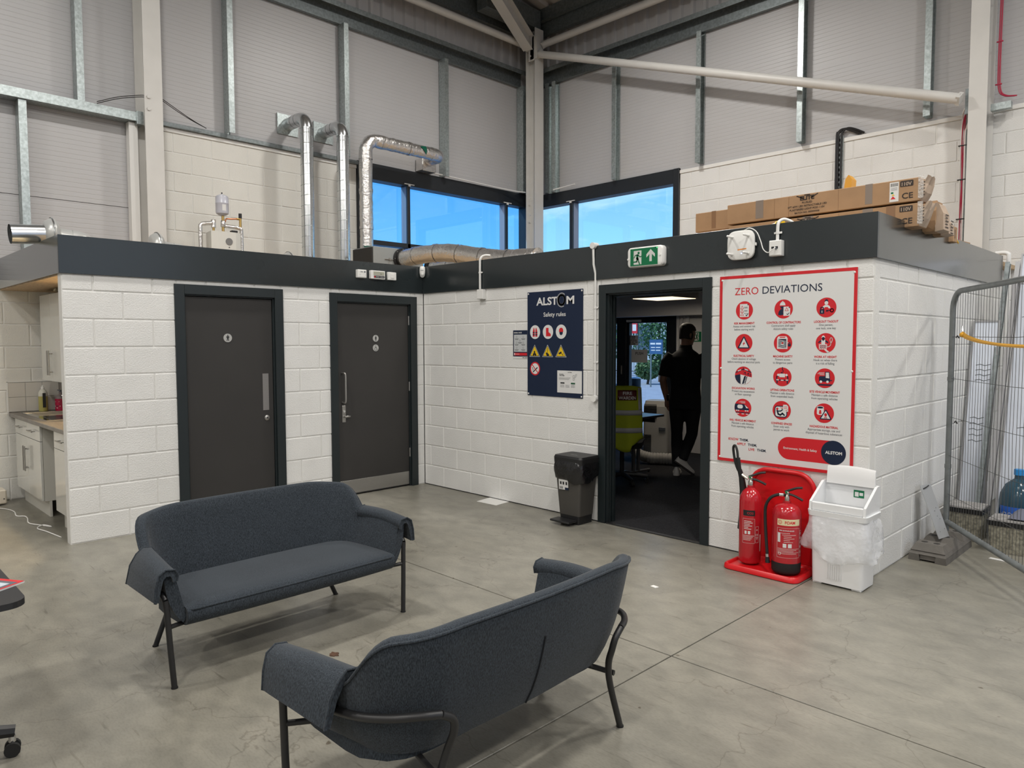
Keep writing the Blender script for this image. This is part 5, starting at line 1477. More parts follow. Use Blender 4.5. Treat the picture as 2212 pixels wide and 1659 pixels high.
o = thing('motion_sensor', 'white motion sensor in the inner corner of the fascia', 'sensor', (.040, -.040, 2.33), -pi / 4)
k = MB(); k.sm = True; rows = []
for z, rx, ry in ((0, .012, .012), (.015, .026, .02), (.05, .032, .026), (.09, .032, .026), (.115, .028, .022), (.122, .018, .014)):
    rows.append([k.vert((.012 + cos(2 * pi * i / 20) * ry, sin(2 * pi * i / 20) * rx, z)) for i in range(20)])
for a, b in zip(rows[:-1], rows[1:]): k.bridge(a, b)
k.face(rows[0][::-1]); k.face(rows[-1]); k.build('housing', M_WHITE, o)
k = MB(); k.sphere((.028, 0, .032), .02, 14, 8, (.7, 1, 1.1)); k.build('lens', mat('frosted lens', (.62, .62, .6, 1), .5), o); bx('slot', (.0375, -.016, .074), (.0387, .016, .079), M_GREYINK, o)
# ------------------------------------------------------------------ services on the flat roof
DECK = 2.40
M_FOIL = mat('aluminium foil wrap', (0.72, 0.70, 0.68, 1), .27, .95, bump=.85, bscale=34, var=.06, vscale=9)
M_COPPER = mat('copper pipe', (.55, .22, .11, 1), .3, .9)
M_BRASS = mat('brass fitting', (.55, .38, .14, 1), .3, .9)
def spiral_duct(label, y):
    o = thing('spiral_duct', label, 'duct', (-1.868, y, DECK))
    r = .079; zt = 4.44 - DECK
    path = [(0, 0, .10), (0, 0, zt - .16)] + [(-.16 + .16 * cos(a), 0, zt - .16 + .16 * sin(a)) for a in [i * pi / 16 for i in range(1, 9)]] + [(-.30, 0, zt), (-.479, 0, zt)]
    k = MB(); k.tube(path, r, 24, cap=False); k.build('pipe', M_DUCT, o)
    k = MB(); k.tube(smooth_path([(0, 0, .105), (0, .02, .045), (0, .06, .004)], 4), r + .003, 20, cap=False); k.build('boot', M_DUCT, o)
    for i in range(14):
        z = .12 + i * .128; pts = [(cos(t) * (r + .001), sin(t) * (r + .001), z + .05 * t / (2 * pi)) for t in [q * 2 * pi / 20 for q in range(21)]]
        k = MB(); k.tube(pts, .0022, 5); k.build('seam', M_GALV, o)
    for (p, ax) in (((0, 0, zt - .15), (0, 0, 1)), ((-.30, 0, zt), (1, 0, 0)), ((-.2, 0, zt), (1, 0, 0))):
        q = Vector(p); e = Vector(ax) * .006
        k = MB(); k.cyl(q - e, q + e, r + .003, n=24, cap=False); k.build('joint_band', M_DUCT, o)
    k = MB(); k.box((-.482, -.148, zt - .135), (-.478, .148, zt + .125)); k.box((-.478, -.150, zt - .135), (-.462, -.140, zt + .125)); k.build('wall_plate', M_GALV, o)
    return o
spiral_duct('left of two bare spiral ducts rising to the cladding', -.372)
spiral_duct('right of two bare spiral ducts rising to the cladding', .146)

def foil_tube(k, path, r, n=22, seed=1, amp=.006):
    R = random.Random(seed); pts = [Vector(p) for p in path]
    dense = []
    for a, b in zip(pts[:-1], pts[1:]):
        m = max(1, int((b - a).length / .03))
        for i in range(m): dense.append(a.lerp(b, i / m))
    dense.append(pts[-1])
    base = len(k.v)
    k.tube(dense, r, n, radii=[r + R.uniform(-amp, amp) for _ in dense])
    for i in range(base, len(k.v)):
        v = Vector(k.v[i]); k.v[i] = (v + Vector((R.uniform(-1, 1), R.uniform(-1, 1), R.uniform(-1, 1))) * amp * .5)[:]
o = thing('insulated_duct', 'foil wrapped duct rising and bending left of the window', 'duct', (-1.88, .505, DECK + .004))
zt = 4.335 - DECK; ra = .17
path = [(0, 0, 0), (0, 0, zt - ra)] + [(0, ra - ra * cos(a), zt - ra + ra * sin(a)) for a in [i * pi / 14 for i in range(1, 8)]] + [(0, 1.18, zt)]
path += [(-.13 + .13 * cos(a), 1.18 + .13 * sin(a), zt) for a in [i * pi / 12 for i in range(1, 7)]] + [(-.29, 1.31, zt - .01)]
k = MB(); foil_tube(k, path, .088, seed=3, amp=.0035); dk = k.build('duct_skin', M_FOIL, o, angle=1.6)
for (p, ax) in (((0, 0, .15), (0, 0, 1)), ((0, 0, .75), (0, 0, 1)), ((0, 0, 1.25), (0, 0, 1)), ((0, 0, 1.68), (0, 0, 1)), ((0, .26, zt), (0, 1, 0)), ((0, .72, zt), (0, 1, 0)), ((0, 1.12, zt), (0, 1, 0))):
    q = Vector(p); e = Vector(ax) * .02
    k = MB(); k.cyl(q - e, q + e, .0935, n=22, cap=False); k.build('tape_band', M_FOIL, o)
k = MB(); k.box((-.468, 1.19, zt - .17), (-.29, 1.45, zt + .02), .01); k.build('wall_box', M_FOIL, o)
M_DKG = mat('flow arrow green', (0, .085, .05, 1), .4)
def arrow_on(fr, tri):
    k = MB(); n = 8
    (a, b, c_) = tri
    for i in range(n):
        def L_(t): return (a[0] + (c_[0] - a[0]) * t, a[1] + (c_[1] - a[1]) * t), (b[0] + (c_[0] - b[0]) * t, b[1] + (c_[1] - b[1]) * t)
        p0, p1 = L_(i / n); q0, q1 = L_((i + 1) / n)
        m = 6
        for j in range(m):
            f = lambda P_, Q_, t: (P_[0] + (Q_[0] - P_[0]) * t, P_[1] + (Q_[1] - P_[1]) * t)
            k.poly([fr(*f(p0, p1, j / m)), fr(*f(p0, p1, (j + 1) / m)), fr(*f(q0, q1, (j + 1) / m)), fr(*f(q0, q1, j / m))])
    return k
rr = .0965
k = arrow_on(lambda u, v: (rr * cos(u / rr - .55), rr * sin(u / rr - .55), v), ((-.05, .50), (.07, .50), (.03, .36))); k.build('flow_arrow', M_DKG, o)
k = arrow_on(lambda u, v: (rr * cos(v / rr), u, zt + rr * sin(v / rr)), ((.97, .075), (.97, -.06), (.86, .05))); k.build('flow_arrow', M_DKG, o)

o = thing('air_handling_unit', 'grey ventilation unit with black end panel on the roof', 'ventilation unit', (-1.22, .38, DECK))
bx('cabinet', (-.215, -.36, 0), (.22, .40, .385), mat('unit grey sheet', (.34, .36, .36, 1), .4, .3), o, .004)
bx('end_panel', (-.215, -.38, 0), (.20, -.361, .375), mat('black bitumen panel', (.012, .010, .009, 1), .55), o, .003)
k = MB(); k.box((.221, -.20, .235), (.232, -.06, .245), .002); k.box((.221, -.14, .225), (.24, -.12, .255), .002); k.build('door_latch', M_SS, o)
for y in (.06, .56):
    k = MB(); k.cyl((.222 if y < .4 else .2, y, .255 if y < .4 else .18), (.245 if y < .4 else .24, y, .255 if y < .4 else .18), .135, n=26); k.build('spigot_flange', M_BLACK, o)
    for q in range(8):
        a = q * pi / 4; z = .255 if y < .4 else .18
        k = MB(); k.cyl((.245, y + .122 * cos(a), z + .122 * sin(a)), (.25, y + .122 * cos(a), z + .122 * sin(a)), .006, n=6); k.build('flange_screw', M_SS, o)
def flex(label, pts, seed, loc):
    o = thing('flexible_duct', label, 'duct', loc)
    p = smooth_path(pts, 7)
    k = MB(); foil_tube(k, p, .108, seed=seed, amp=.004); k.build('duct_skin', M_FOIL, o, angle=1.6)
    for i in range(5, len(p) - 3, 6):
        d = (p[i + 1] - p[i - 1]).normalized() * .018
        k = MB(); k.cyl(p[i] - d, p[i] + d, .1135, n=22, cap=False); k.build('tape_band', M_FOIL, o)
flex('upper foil flexible duct lying across the roof', [(0, 0, 0), (.35, .02, .025), (.75, .10, .02), (1.15, .16, -.05), (1.6, .20, -.12), (2.1, .24, -.14)], 21, (-.965, .44, 2.655))
flex('lower foil flexible duct half hidden behind the upper one', [(0, 0, 0), (.4, .03, -.01), (.85, .12, -.045), (1.3, .18, -.06), (1.9, .22, -.065)], 22, (-.965, .94, 2.575))

def inline_fan(label, x, y, full):
    o = thing('inline_fan', label, 'fan', (x, y, DECK), 0, 'round inline fans on the roof')
    M_FAN = mat('fan grey shell', (.52, .53, .52, 1), .3, .35)
    k = MB(); k.lathe([(.075, -.055), (.105, -.045), (.128, -.012), (.133, 0), (.133, .012), (.128, .022), (.10, .05), (.075, .06)], c=(0, 0, .13), ax=(0, 1, 0), n=30); k.build('fan_body', M_FAN, o)
    k = MB(); k.lathe([(.136, -.006), (.139, 0), (.136, .006)], c=(0, 0, .13), ax=(0, 1, 0), n=30, cap=False); k.build('rim_band', M_DUCT, o)
    if full:
        k = MB(); k.cyl((0, -.29, .10), (0, -.05, .12), .08, n=26, cap=False); k.cyl((0, -.288, .10), (0, -.05, .12), .076, n=26, cap=False); k.build('open_duct', M_DUCT, o)
    k = MB(); k.cyl((0, .05, .12), (0, .15, .105), .07, n=22); k.build('spigot', M_FAN, o)
    k = MB(); k.tube(smooth_path([(0, .15, .105), (0, .22, .095), (-.03, .27, .07), (-.05, .29, .0)], 5), .074, 18); k.build('elbow', M_FAN, o)
    k = MB(); k.box((-.1, -.03, 0), (.1, .03, .01)); k.build('mounting_foot', M_GALV, o)
inline_fan('inline fan with open silver duct at the far left roof edge', -.62, -3.47, True)
inline_fan('inline fan in front of the left steel column', -.85, -2.55, False)
inline_fan('inline fan just left of the spiral ducts', -1.35, -.93, False)

o = thing('water_heater', 'white water heater with foil lagged pipes on the roof', 'water heater', (-1.80, -1.50, DECK))
k = MB(); k.prism([(-.12, -.14), (.10, -.17), (.13, -.10), (.13, .10), (.10, .17), (-.12, .17)], 0, .47, lambda u, v, d: (u, v, d)); k.build('casing', mat('heater white', (.66, .66, .62, 1), .35), o)
k = MB(); k.cyl((.129, .02, .36), (.136, .02, .36), .04, n=22); k.build('control_dial', mat('dial grey', (.18, .18, .18, 1), .5), o)
k = MB(); k.cyl((.13, .02, .295), (.135, .02, .295), .006, n=8); k.build('indicator', M_BLACK, o)
pr = Print(lambda u, v, d: (.13 + d, u, v)); pr.use(M_GREYINK); pr.strokes([(-.03, .235), (-.005, .237)], .006); pr.strokes([(.012, .238), (.06, .242)], .005); pr.build('maker_mark', o)
def lag(pts, nm='lagged_pipe', r=.022):
    k = MB(); foil_tube(k, pts, r, 14, 9, .0015); k.build(nm, M_FOIL, o, angle=1.6)
lag([(0, -.25, 0), (0, -.25, .53), (0, -.23, .55), (0, -.10, .575)]); lag([(0, -.10, .61), (0, -.10, .52)], r=.026)
lag([(0, .01, .54), (0, .01, .61)], r=.027); lag([(0, .03, .555), (0, .20, .545), (0, .225, .53), (0, .225, 0)])
k = MB(); k.cyl((0, -.10, .47), (0, -.10, .525), .014, n=10); k.cyl((0, .01, .47), (0, .01, .54), .016, n=10); k.cyl((0, .01, .61), (0, .01, .665), .016, n=10); k.build('brass_fitting', M_BRASS, o)
k = MB(); k.tube(smooth_path([(0, .035, .60), (0, .05, .635), (0, .10, .64), (0, .19, .65)], 4), .009, 8); k.build('copper_pipe', M_COPPER, o)
k = MB(); k.cyl((0, .215, .56), (0, .215, .66), .015, n=10); k.cyl((0, .17, .65), (0, .215, .65), .013, n=10); k.build('relief_valve', M_BRASS, o)
k = MB(); k.cyl((0, .215, .66), (0, .215, .715), .019, n=10); k.build('valve_cap', M_BLACK, o)
k = MB(); k.box((.06, .06, .471), (.12, .13, .495), .004); k.build('cable_entry', M_BLACK, o)
k = MB(); k.lathe([(.02, .665), (.045, .672), (.068, .69), (.072, .71), (.072, .80), (.0735, .802), (.0735, .806), (.072, .808), (.072, .865), (.066, .885), (.045, .898), (.01, .902), (.006, .915)], c=(0, 0, 0), n=24)
for i in range(len(k.v)): k.v[i] = (k.v[i][0], k.v[i][1] + .005, k.v[i][2])
k.build('expansion_vessel', mat('vessel lilac white', (.52, .53, .60, 1), .3), o)
k = MB(); k.sphere((0, .005, .922), .009, 8, 6); k.build('air_valve', M_BLACK, o)
pr = Print(wrap(.0722, -.75, 0)); pr.use(M_PAPER); curved_panel(pr, .03, .09, .715, .785, 6); pr.use(M_GREYINK)
for i in range(4): pr.strokes([(.036, .772 - i * .014), (.08, .772 - i * .014)], .003)
pr.build('rating_label', o)

# ------------------------------------------------------------------ cardboard boxes
M_CARD = mat('brown cardboard', (.36, .225, .125, 1), .85, var=.10, vscale=6, bump=.05, bscale=60)
M_CARD2 = mat('cardboard flap inside', (.43, .33, .25, 1), .85, var=.12, vscale=9)
M_TAPE = mat('brown parcel tape', (.24, .135, .07, 1), .3)
M_GTAPE = mat('grey tape', (.22, .18, .15, 1), .35)
M_CPRINT = mat('dark brown box print', (.035, .025, .02, 1), .7)
def long_box(label, x0, x1, y, z, d=.165, h=.160, tape=(), prints=True, torn=True, rz=0.0):
    o = thing('cardboard_box', label, 'box', (x0, y, z), rz, 'long cardboard lamp boxes on the roof')
    L_ = x1 - x0
    bx('carton', (0, 0, 0), (L_, d, h), M_CARD, o, .004)
    for (a, b, m) in tape:
        k = MB(); k.box((a, -.0012, h * .12), (b, .0, h + .0)); k.box((a, -.0012, h), (b, d * .6, h + .0012)); k.build('tape', m, o)
    for u in [q * L_ for q in (.28, .36, .62)]:
        k = MB(); k.box((u, -.0008, .004), (u + .0025, 0, h - .004)); k.build('crease', M_TAPE, o)
    if torn:
        k = MB(); R = random.Random(int(x1 * 100 + z * 50)); rows = []
        for i in range(6):
            v = i / 5; yy = v * d
            rows.append([(L_, yy, .004), (L_ + .028 + R.uniform(-.006, .006), yy, h * .35), (L_ + .036 + R.uniform(-.01, .01), yy, h * .7), (L_ + .055 + R.uniform(-.012, .012), yy, h + .012 * R.random()), (L_ + .048, yy + .004, h + .004), (L_ + .002, yy, h * .62)])
        ids = k.grid(rows, closed=True); k.face(ids[0]); k.face(ids[-1][::-1]); fl = k.build('end_flap', M_CARD2, o)
        k = MB()
        for i in range(5): k.box((L_ + .004 + i * .0005, -.001, h * .2 + i * .022), (L_ + .03, -.0004, h * .2 + i * .022 + .006))
        k.build('flap_print', M_CPRINT, o)
        k = MB(); k.box((L_ - .012, -.002, h * .1), (L_ + .022, -.0012, h + .008)); k.build('clear_tape', film_mat('clear tape %d' % int(z * 1000 + x1 * 10), (.85, .82, .78, 1), .35, .12, .8, 60), o)
    if prints:
        pr = Print(lambda u, v, dd: (u, -.001 - dd, v)); pr.use(M_CPRINT)
        S = pr.shape; e = L_ - .085
        S(rrect(.085, .040, .006, 3, (e, h - .032))); pr.text('CE', e + .006, h * .16, .055, bold=.001, sx=1.1)
        c = L_ * .46
        pr.text_fit('ELITE', c - .055, c + .055, h * .72, .042, .002)
        pr.strokes([(c - .08, h * .94), (c - .03, h * .80)], .008); pr.strokes([(c + .08, h * .94), (c + .03, h * .80)], .008); pr.strokes([(c - .02, h * .95), (c + .02, h * .95)], .008)
        pr.text('PLUSLED', c, h * .56, .020, bold=.0003); pr.text_fit('5FT 60W LED RETRACTABLE LED', c - .15, c + .15, h * .40, .020, .0003); pr.text_fit('PLASTERERS LIGHT POD 110V', c - .135, c + .135, h * .25, .020, .0003); pr.text_fit('BATCH NO. 000000000', c - .095, c + .095, h * .10, .018, .0003)
        pr.use(M_CARD2); pr.text_fit('110V', e - .032, e + .032, h - .046, .034, .0008)
        pr.build('box_print', o)
    return o
ub = long_box('upper front long cardboard box with energy label', 3.455, 4.905, .50, 2.576, tape=((.25, .315, M_GTAPE), (1.09, 1.14, M_GTAPE)))
pr = Print(lambda u, v, dd: (u, -.0015 - dd, v)); pr.use(M_PAPER); pr.shape([(1.255, .012), (1.315, .012), (1.315, .148), (1.255, .148)]); pr.use(M_INK)
for i in range(9): pr.shape([(1.262 + i * .0055, .118), (1.265 + i * .0055, .118), (1.265 + i * .0055, .140), (1.262 + i * .0055, .140)])
pr.use(M_GREYINK)
for v in (.108, .100, .092): pr.strokes([(1.264, v), (1.305, v)], .002)
pr.use(M_RED); pr.shape([(1.262, .03), (1.296, .03), (1.278, .052)]); pr.use(M_YELLOW); pr.shape([(1.268, .054), (1.29, .054), (1.279, .066)]); pr.use(M_GREEN); pr.shape([(1.264, .068), (1.28, .068), (1.28, .08), (1.264, .08)]); pr.build('energy_label', ub)
long_box('lower front long cardboard box directly on the roof edge', 3.470, 4.905, .50, 2.4005, h=.161, tape=((.62, .70, M_GTAPE), (1.06, 1.13, M_GTAPE), (1.22, 1.28, M_TAPE)))
long_box('upper rear long cardboard box jutting out to the left', 3.045, 4.62, .685, 2.5755, h=.166, tape=((.16, .20, M_TAPE), (.52, .55, M_GTAPE)), prints=False, torn=False)
long_box('lower rear long cardboard box under the jutting one', 3.20, 4.80, .685, 2.4005, h=.174, prints=False)
def crushed(label, x, y, z, w, d, h, seed, rz=0.0):
    o = thing('crushed_carton', label, 'box', (x, y, z), rz); R = random.Random(seed); k = MB(); rows = []
    nx, nn = 7, 10
    for i in range(nx):
        u = i / (nx - 1); ring = []
        for j in range(nn):
            a = 2 * pi * j / nn + .3; e = 5; rr = (abs(cos(a)) ** e + abs(sin(a)) ** e) ** (-1 / e); s = 1 - .10 * R.random()
            ring.append((u * w + R.uniform(-.008, .008), cos(a) * rr * d / 2 * s, max(.001, h / 2 + sin(a) * rr * h / 2 * s)))
        rows.append(ring)
    ids = k.grid(rows, closed=True); k.face(ids[0]); k.face(ids[-1][::-1]); k.build('carton', M_CARD, o)
    k = MB(); k.prism([(0, 0), (.055, .01), (.05, h * .55), (.02, h * .85), (0, h * .9)], -d * .42, d * .38, lambda u, v, dd: (w + u, dd, v + .004)); fl = k.build('torn_flap', M_CARD2, o)
    pr = Print(lambda u, v, dd: (w + .056 + dd, u, v)); pr.use(M_CPRINT)
    for i in range(5): pr.strokes([(-d * .2, h * .15 + i * .022), (d * .15 - (i % 2) * .02, h * .15 + i * .022)], .008)
    pr.build('flap_print', o); return o
crushed('crushed carton with torn end behind the front boxes', 4.30, .97, 2.4005, .60, .20, .235, 31)
crushed('second crumpled carton further along the roof edge', 4.35, 1.22, 2.4005, .52, .19, .150, 32)
o = thing('small_carton', 'small printed carton near the right steel column', 'box', (4.66, 1.58, 2.4005)); bx('carton', (0, 0, 0), (.19, .10, .125), M_CARD, o, .006); pr = Print(lambda u, v, d: (.19 + d, u, v)); pr.use(M_CPRINT); pr.shape([(.02, .03), (.035, .03), (.035, .1), (.02, .1)]); pr.build('box_print', o)
o = thing('flat_carton', 'flattened cardboard lying at the roof edge', 'cardboard', (4.50, 1.95, 2.4005)); k = MB(); k.prism([(0, 0), (.28, .02), (.30, .34), (.20, .42), (0, .40)], 0, .05, lambda u, v, d: (u, v, d * (1 + u))); k.build('sheet', M_CARD, o)
o = thing('yellow_strap', 'yellow strap lying over the roof edge by the small carton', 'strap', (4.74, 1.70, 2.402)); k = MB(); k.tube(smooth_path([(-.10, 0, .02), (.0, .02, .085), (.05, .06, .06), (.07, .12, .03), (.06, .2, .015)], 5), .011, 8); k.build('webbing', mat('yellow webbing', (.75, .42, .02, 1), .6), o)
o = thing('yellow_tray', 'yellow moulded tray with clear cover on the boxes', 'tray', (4.305, .725, 2.742))
k = MB(); k.prism([(0, 0), (.055, 0), (.062, .10), (.035, .135), (.012, .105)], 0, .09, lambda u, v, d: (u, d, v)); k.build('moulding', mat('mustard plastic', (.68, .33, .03, 1), .4), o)
k = MB(); k.prism([(-.015, 0), (0, 0), (.012, .10), (.030, .138), (.006, .12), (-.012, .06)], .01, .08, lambda u, v, d: (u, d, v)); k.build('clear_cover', film_mat('clear blister', (.85, .86, .9, 1), .25, .1, .3), o)
o = thing('site_plug', 'yellow and white mains plug lying on the roof edge', 'plug', (3.985, .10, 2.428))
k = MB(); k.tube([(0, 0, .0), (.04, 0, .015), (.09, 0, .026)], .02, 12, radii=[.012, .022, .027]); k.build('body', M_WHITE, o)
k = MB(); k.cyl((.09, 0, .026), (.14, 0, .036), .032, n=16); k.build('collar', M_YELLOW, o); bx('label', (.10, -.034, .03), (.125, -.0325, .048), M_INK, o)
k = MB(); k.tube(smooth_path([(-.02, .0, -.012), (-.06, .01, -.008), (-.12, .05, -.015), (-.2, .12, -.018)], 5), .008, 8); k.build('lead', mat('orange lead', (.8, .35, .01, 1), .5), o)
o = thing('black_lead', 'short black cable loop sticking up by the boxes', 'cable', (3.70, .08, 2.402)); k = MB(); k.tube(smooth_path([(0, 0, .0), (-.005, 0, .045), (.02, 0, .06), (.07, .01, .052), (.13, .03, .03), (.16, .05, .006)], 5), .005, 8); k.build('cable', M_BLACK, o)

# cables on the right hand warehouse wall
o = thing('cable_tray', 'black cables on perforated tray climbing the right wall', 'cable tray', (2.93, YR - .014, DECK))
k = MB(); k.box((-.045, -.008, 0), (.045, 0, 1.72)); k.build('tray', M_GALV, o)
k = MB()
for i in range(28): k.box((-.008, -.0085, .04 + i * .06), (.008, -.0079, .075 + i * .06))
k.build('perforation', M_BLACK, o)['kind'] = 'stuff'
for x in (-.032, -.012, .026):
    k = MB(); k.tube(smooth_path([(x, -.02, 0), (x, -.02, .9), (x, -.02, 1.68), (x + .02, -.022, 1.77), (x + .08, -.022, 1.80), (x + .17, -.02, 1.765), (x + .26, .0, 1.70 + .012)], 6), .0125, 8); k.build('cable', M_BLACK, o)
o = thing('cable_bundle', 'red white and grey cables clipped beside the right column', 'cable', (4.262, YR - .014, DECK))
M_REDC = mat('red cable', (.42, .02, .06, 1), .5)
for x, m, r, top in ((-.02, M_WHITE, .008, 1.75), (-.006, M_REDC, .007, 1.70), (.006, M_REDC, .006, 1.72), (.02, M_WHITE, .010, 1.60), (.034, M_GALVD, .007, 1.76), (.046, M_WHITE, .006, 1.68)):
    w = .006 * sin(x * 300)
    k = MB(); k.tube(smooth_path([(x, -.014, 0), (x + w, -.014, .5), (x - w, -.014, 1.0), (x + w, -.015, 1.45), (x + .015, -.03, top - .06), (x + .05, -.07, top)], 5), r, 8); k.build('cable', m, o)
for z in (.55, .98, 1.35):
    k = MB(); k.box((-.045, -.026, z), (.055, -.001, z + .012), .003); k.build('cable_clip', M_BLACK, o)
o = thing('red_cable_run', 'red cable run up the right side of the right column', 'cable', (4.60, YR - .14, 4.115))
for x in (-.008, .008):
    k = MB(); k.tube(smooth_path([(x + .16, -.02, .03), (x + .06, 0, .06), (x + .01, 0, .14), (x, 0, .4), (x + .004, 0, 1.2), (x, 0, 2.4)], 6), .007, 8); k.build('cable', M_REDC, o)
for z in (.18, .62, 1.1): k = MB(); k.box((-.03, -.012, z), (.03, .004, z + .014), .003); k.build('cable_clip', M_REDC, o)
o = thing('loose_wires', 'pair of thin black wires slung past the left column', 'wire', (-2.12, -2.67, 4.14))
for dz in (0, .018):
    k = MB(); k.tube(smooth_path([(0, 0, 0 + dz), (.02, .2, .09 + dz), (.04, .42, .155 + dz), (.04, .50, .165 + dz)], 5), .004, 6); k.build('wire', M_BLACK, o)
    k = MB(); k.tube(smooth_path([(.04, .655, .165 + dz), (.02, .80, .10 + dz), (-.05, 1.0, .045 + dz * .5), (-.13, 1.2, .012)], 5), .004, 6); k.build('wire', M_BLACK, o)
o = thing('window_cable', 'pale cable drooping along the window heads in the corner', 'cable', (XL + .07, 2.0, 4.19))
k = MB(); k.tube(smooth_path([(0, 0, 0), (0, .8, -.012), (.03, 1.4, -.03), (.12, 1.75, -.05), (.22, 1.95, -.05)], 6), .010, 8); k.tube(smooth_path([(.62, 2.02, -.05), (.75, 2.10, -.02), (1.0, 2.13, .0)], 6), .010, 8); k.build('cable', M_PVC, o)
# ------------------------------------------------------------------ mesh fence, foot block and stored things right of the end wall
M_GTUBE = mat('weathered galvanised tube', (.20, .215, .215, 1), .45, .45, var=.15, vscale=14)
o = thing('mesh_fence', 'galvanised mesh fence panel standing beside the end wall', 'fence', (4.93, 1.30, 0), atan2(-.82, .57))
FL = 3.3; zb, zt = .16, 1.985; r = .021
k = MB(); k.tube([(0, 0, .06), (0, 0, zt - .14)] + [(.14 - .14 * cos(a), 0, zt - .14 + .14 * sin(a)) for a in [i * pi / 14 for i in range(1, 8)]] + [(FL - .14, 0, zt + .03), (FL, 0, zt - .1), (FL, 0, .06)], r, 12); k.build('frame_tube', M_GTUBE, o)
k = MB(); k.tube([(0, 0, zb + .04), (FL, 0, zb)], r, 12); k.build('bottom_tube', M_GTUBE, o)
for z in (1.30, .62):
    k = MB(); k.cyl((0, 0, z), (0, 0, z + .03), r + .003, n=12); k.build('collar', M_GTUBE, o)
k = MB(); R = random.Random(2)
n = int(FL / .043)
for i in range(1, n):
    x = i * .043; w = [R.uniform(-.004, .004) for _ in range(5)]
    top = zt - .01 if x > .14 else zt - .14 + sqrt(max(0, .14 ** 2 - (.14 - x) ** 2))
    k.tube([(x, 0, zb + .03), (x + w[0], .002, .6), (x + w[1], -.002, 1.0), (x + w[2], .002, 1.4), (x, 0, top)], .0016, 4, cap=False)
for z in (.42, .72, 1.02, 1.32, 1.64):
    k.tube([(0, -.003, z), (FL * .3, -.003, z - .01), (FL * .6, -.003, z + .01), (FL, -.003, z)], .0018, 4, cap=False)
ob = k.build('wire_mesh', mat('dark mesh wire', (.09, .092, .09, 1), .5, .5), o); ob['kind'] = 'stuff'
for (x, z) in ((.10, 1.635), (.12, .99)):
    k = MB(); k.tube([(x, -.01, z), (x + .03, -.014, z + .012), (x + .05, -.01, z - .004)], .005, 6); k.build('cable_tie', M_BLACK, o)
o = thing('hazard_strap', 'yellow strap hooked onto the mesh fence', 'strap', (5.045, 1.085, 1.72))
k = MB(); k.tube([(0, 0, 0), (.006, -.012, -.03), (.010, -.02, -.055)], .005, 6); k.build('hook', M_CHROME, o)
p = smooth_path([(.010, -.02, -.06), (.06, -.10, -.085), (.20, -.30, -.12), (.45, -.65, -.145), (.9, -1.3, -.15)], 6)
k = MB(); rows = []
for i, q in enumerate(p):
    h = .024 * (1 - .55 * min(1, i / 14)); rows.append([q + Vector((0, 0, h)), q + Vector((.004, .003, 0)), q - Vector((0, 0, h)), q - Vector((.004, .003, 0))])
ids = k.grid(rows, closed=True); k.face(ids[0]); k.face(ids[-1][::-1]); k.build('tape', mat('amber strap', (.72, .36, .02, 1), .45), o)
k = MB(); k.sphere((.012, -.022, -.066), .022, 10, 7, (1, 1, .9)); k.build('knot', MATS['amber strap'], o)

M_FOOT = mat('moulded grey rubber concrete', (.135, .125, .112, 1), .85, var=.15, vscale=9, bump=.25, bscale=50)
o = thing('fence_foot', 'grey moulded fence foot block on the floor', 'fence foot', (4.955, 1.085, 0))
k = MB(); a, b = .125, .35
def frust(x0, x1, y0, y1, z0, z1, ix, iy):
    v = [k.vert(p) for p in ((x0, y0, z0), (x1, y0, z0), (x1, y1, z0), (x0, y1, z0), (x0 + ix, y0 + iy, z1), (x1 - ix, y0 + iy, z1), (x1 - ix, y1 - iy, z1), (x0 + ix, y1 - iy, z1))]
    for q in ((0, 3, 2, 1), (4, 5, 6, 7), (0, 1, 5, 4), (1, 2, 6, 5), (2, 3, 7, 6), (3, 0, 4, 7)): k.face([v[i] for i in q])
frust(-a, -.05, -b, b, 0.0, .05, .005, .0); frust(.05, a, -b, b, 0.0, .05, .005, 0); frust(-.05, .05, -b + .012, b - .012, .012, .05, 0, 0)
frust(-a + .003, a - .003, -b, b, .05, .075, .01, .02)
k.build('base', M_FOOT, o)
for (y0, y1) in ((-.34, -.16), (-.09, .09), (.16, .34)):
    k = MB(); frust(-a + .012, a - .012, y0, y1, .0755, .125, .025, .035); lg = k.build('lug', M_FOOT, o)
    for x in (-.045, .035):
        k = MB(); k.cyl((x, (y0 + y1) / 2, .1245), (x, (y0 + y1) / 2, .126), .022, n=14); k.build('socket_hole', M_GROOVE, lg)
o = thing('steel_plate', 'thin grey metal plate leaning from the foot block to the wall', 'plate', (4.955, 1.02, .127))
k = MB(); A = Vector((.012, -.05, 0)); B = Vector((.040, .10, 0)); U_ = Vector((-.14, .0, .385)); n_ = Vector((.004, 0, .0015))
def tq(pts): k.poly(pts)
c4 = [A, B, B + U_, A + U_]; c8 = [q + n_ for q in c4]
i0 = [k.vert(q) for q in c4]; i1 = [k.vert(q) for q in c8]; k.face(i0[::-1]); k.face(i1); k.bridge(i0, i1); k.build('sheet', mat('grey painted plate', (.42, .43, .44, 1), .4, .2), o)
k = MB(); q0 = A + U_ * .93 + (B - A) * .15 + n_ * 1.6; q1 = A + U_ * .97 + (B - A) * .75 + n_ * 1.6; k.tube([q0, (q0 + q1) / 2 + n_, q1], .004, 6); k.build('cable_tie', M_BLACK, o)
for (s_, t_) in ((.12, .3), (.15, .8), (.5, .5), (.55, .7), (.4, .55), (.34, .7)):
    q = A + U_ * s_ + (B - A) * t_ + n_ * 1.05; k = MB(); k.cyl(q, q + n_ * .3, .003, n=8); k.build('drill_hole', M_BLACK, o)

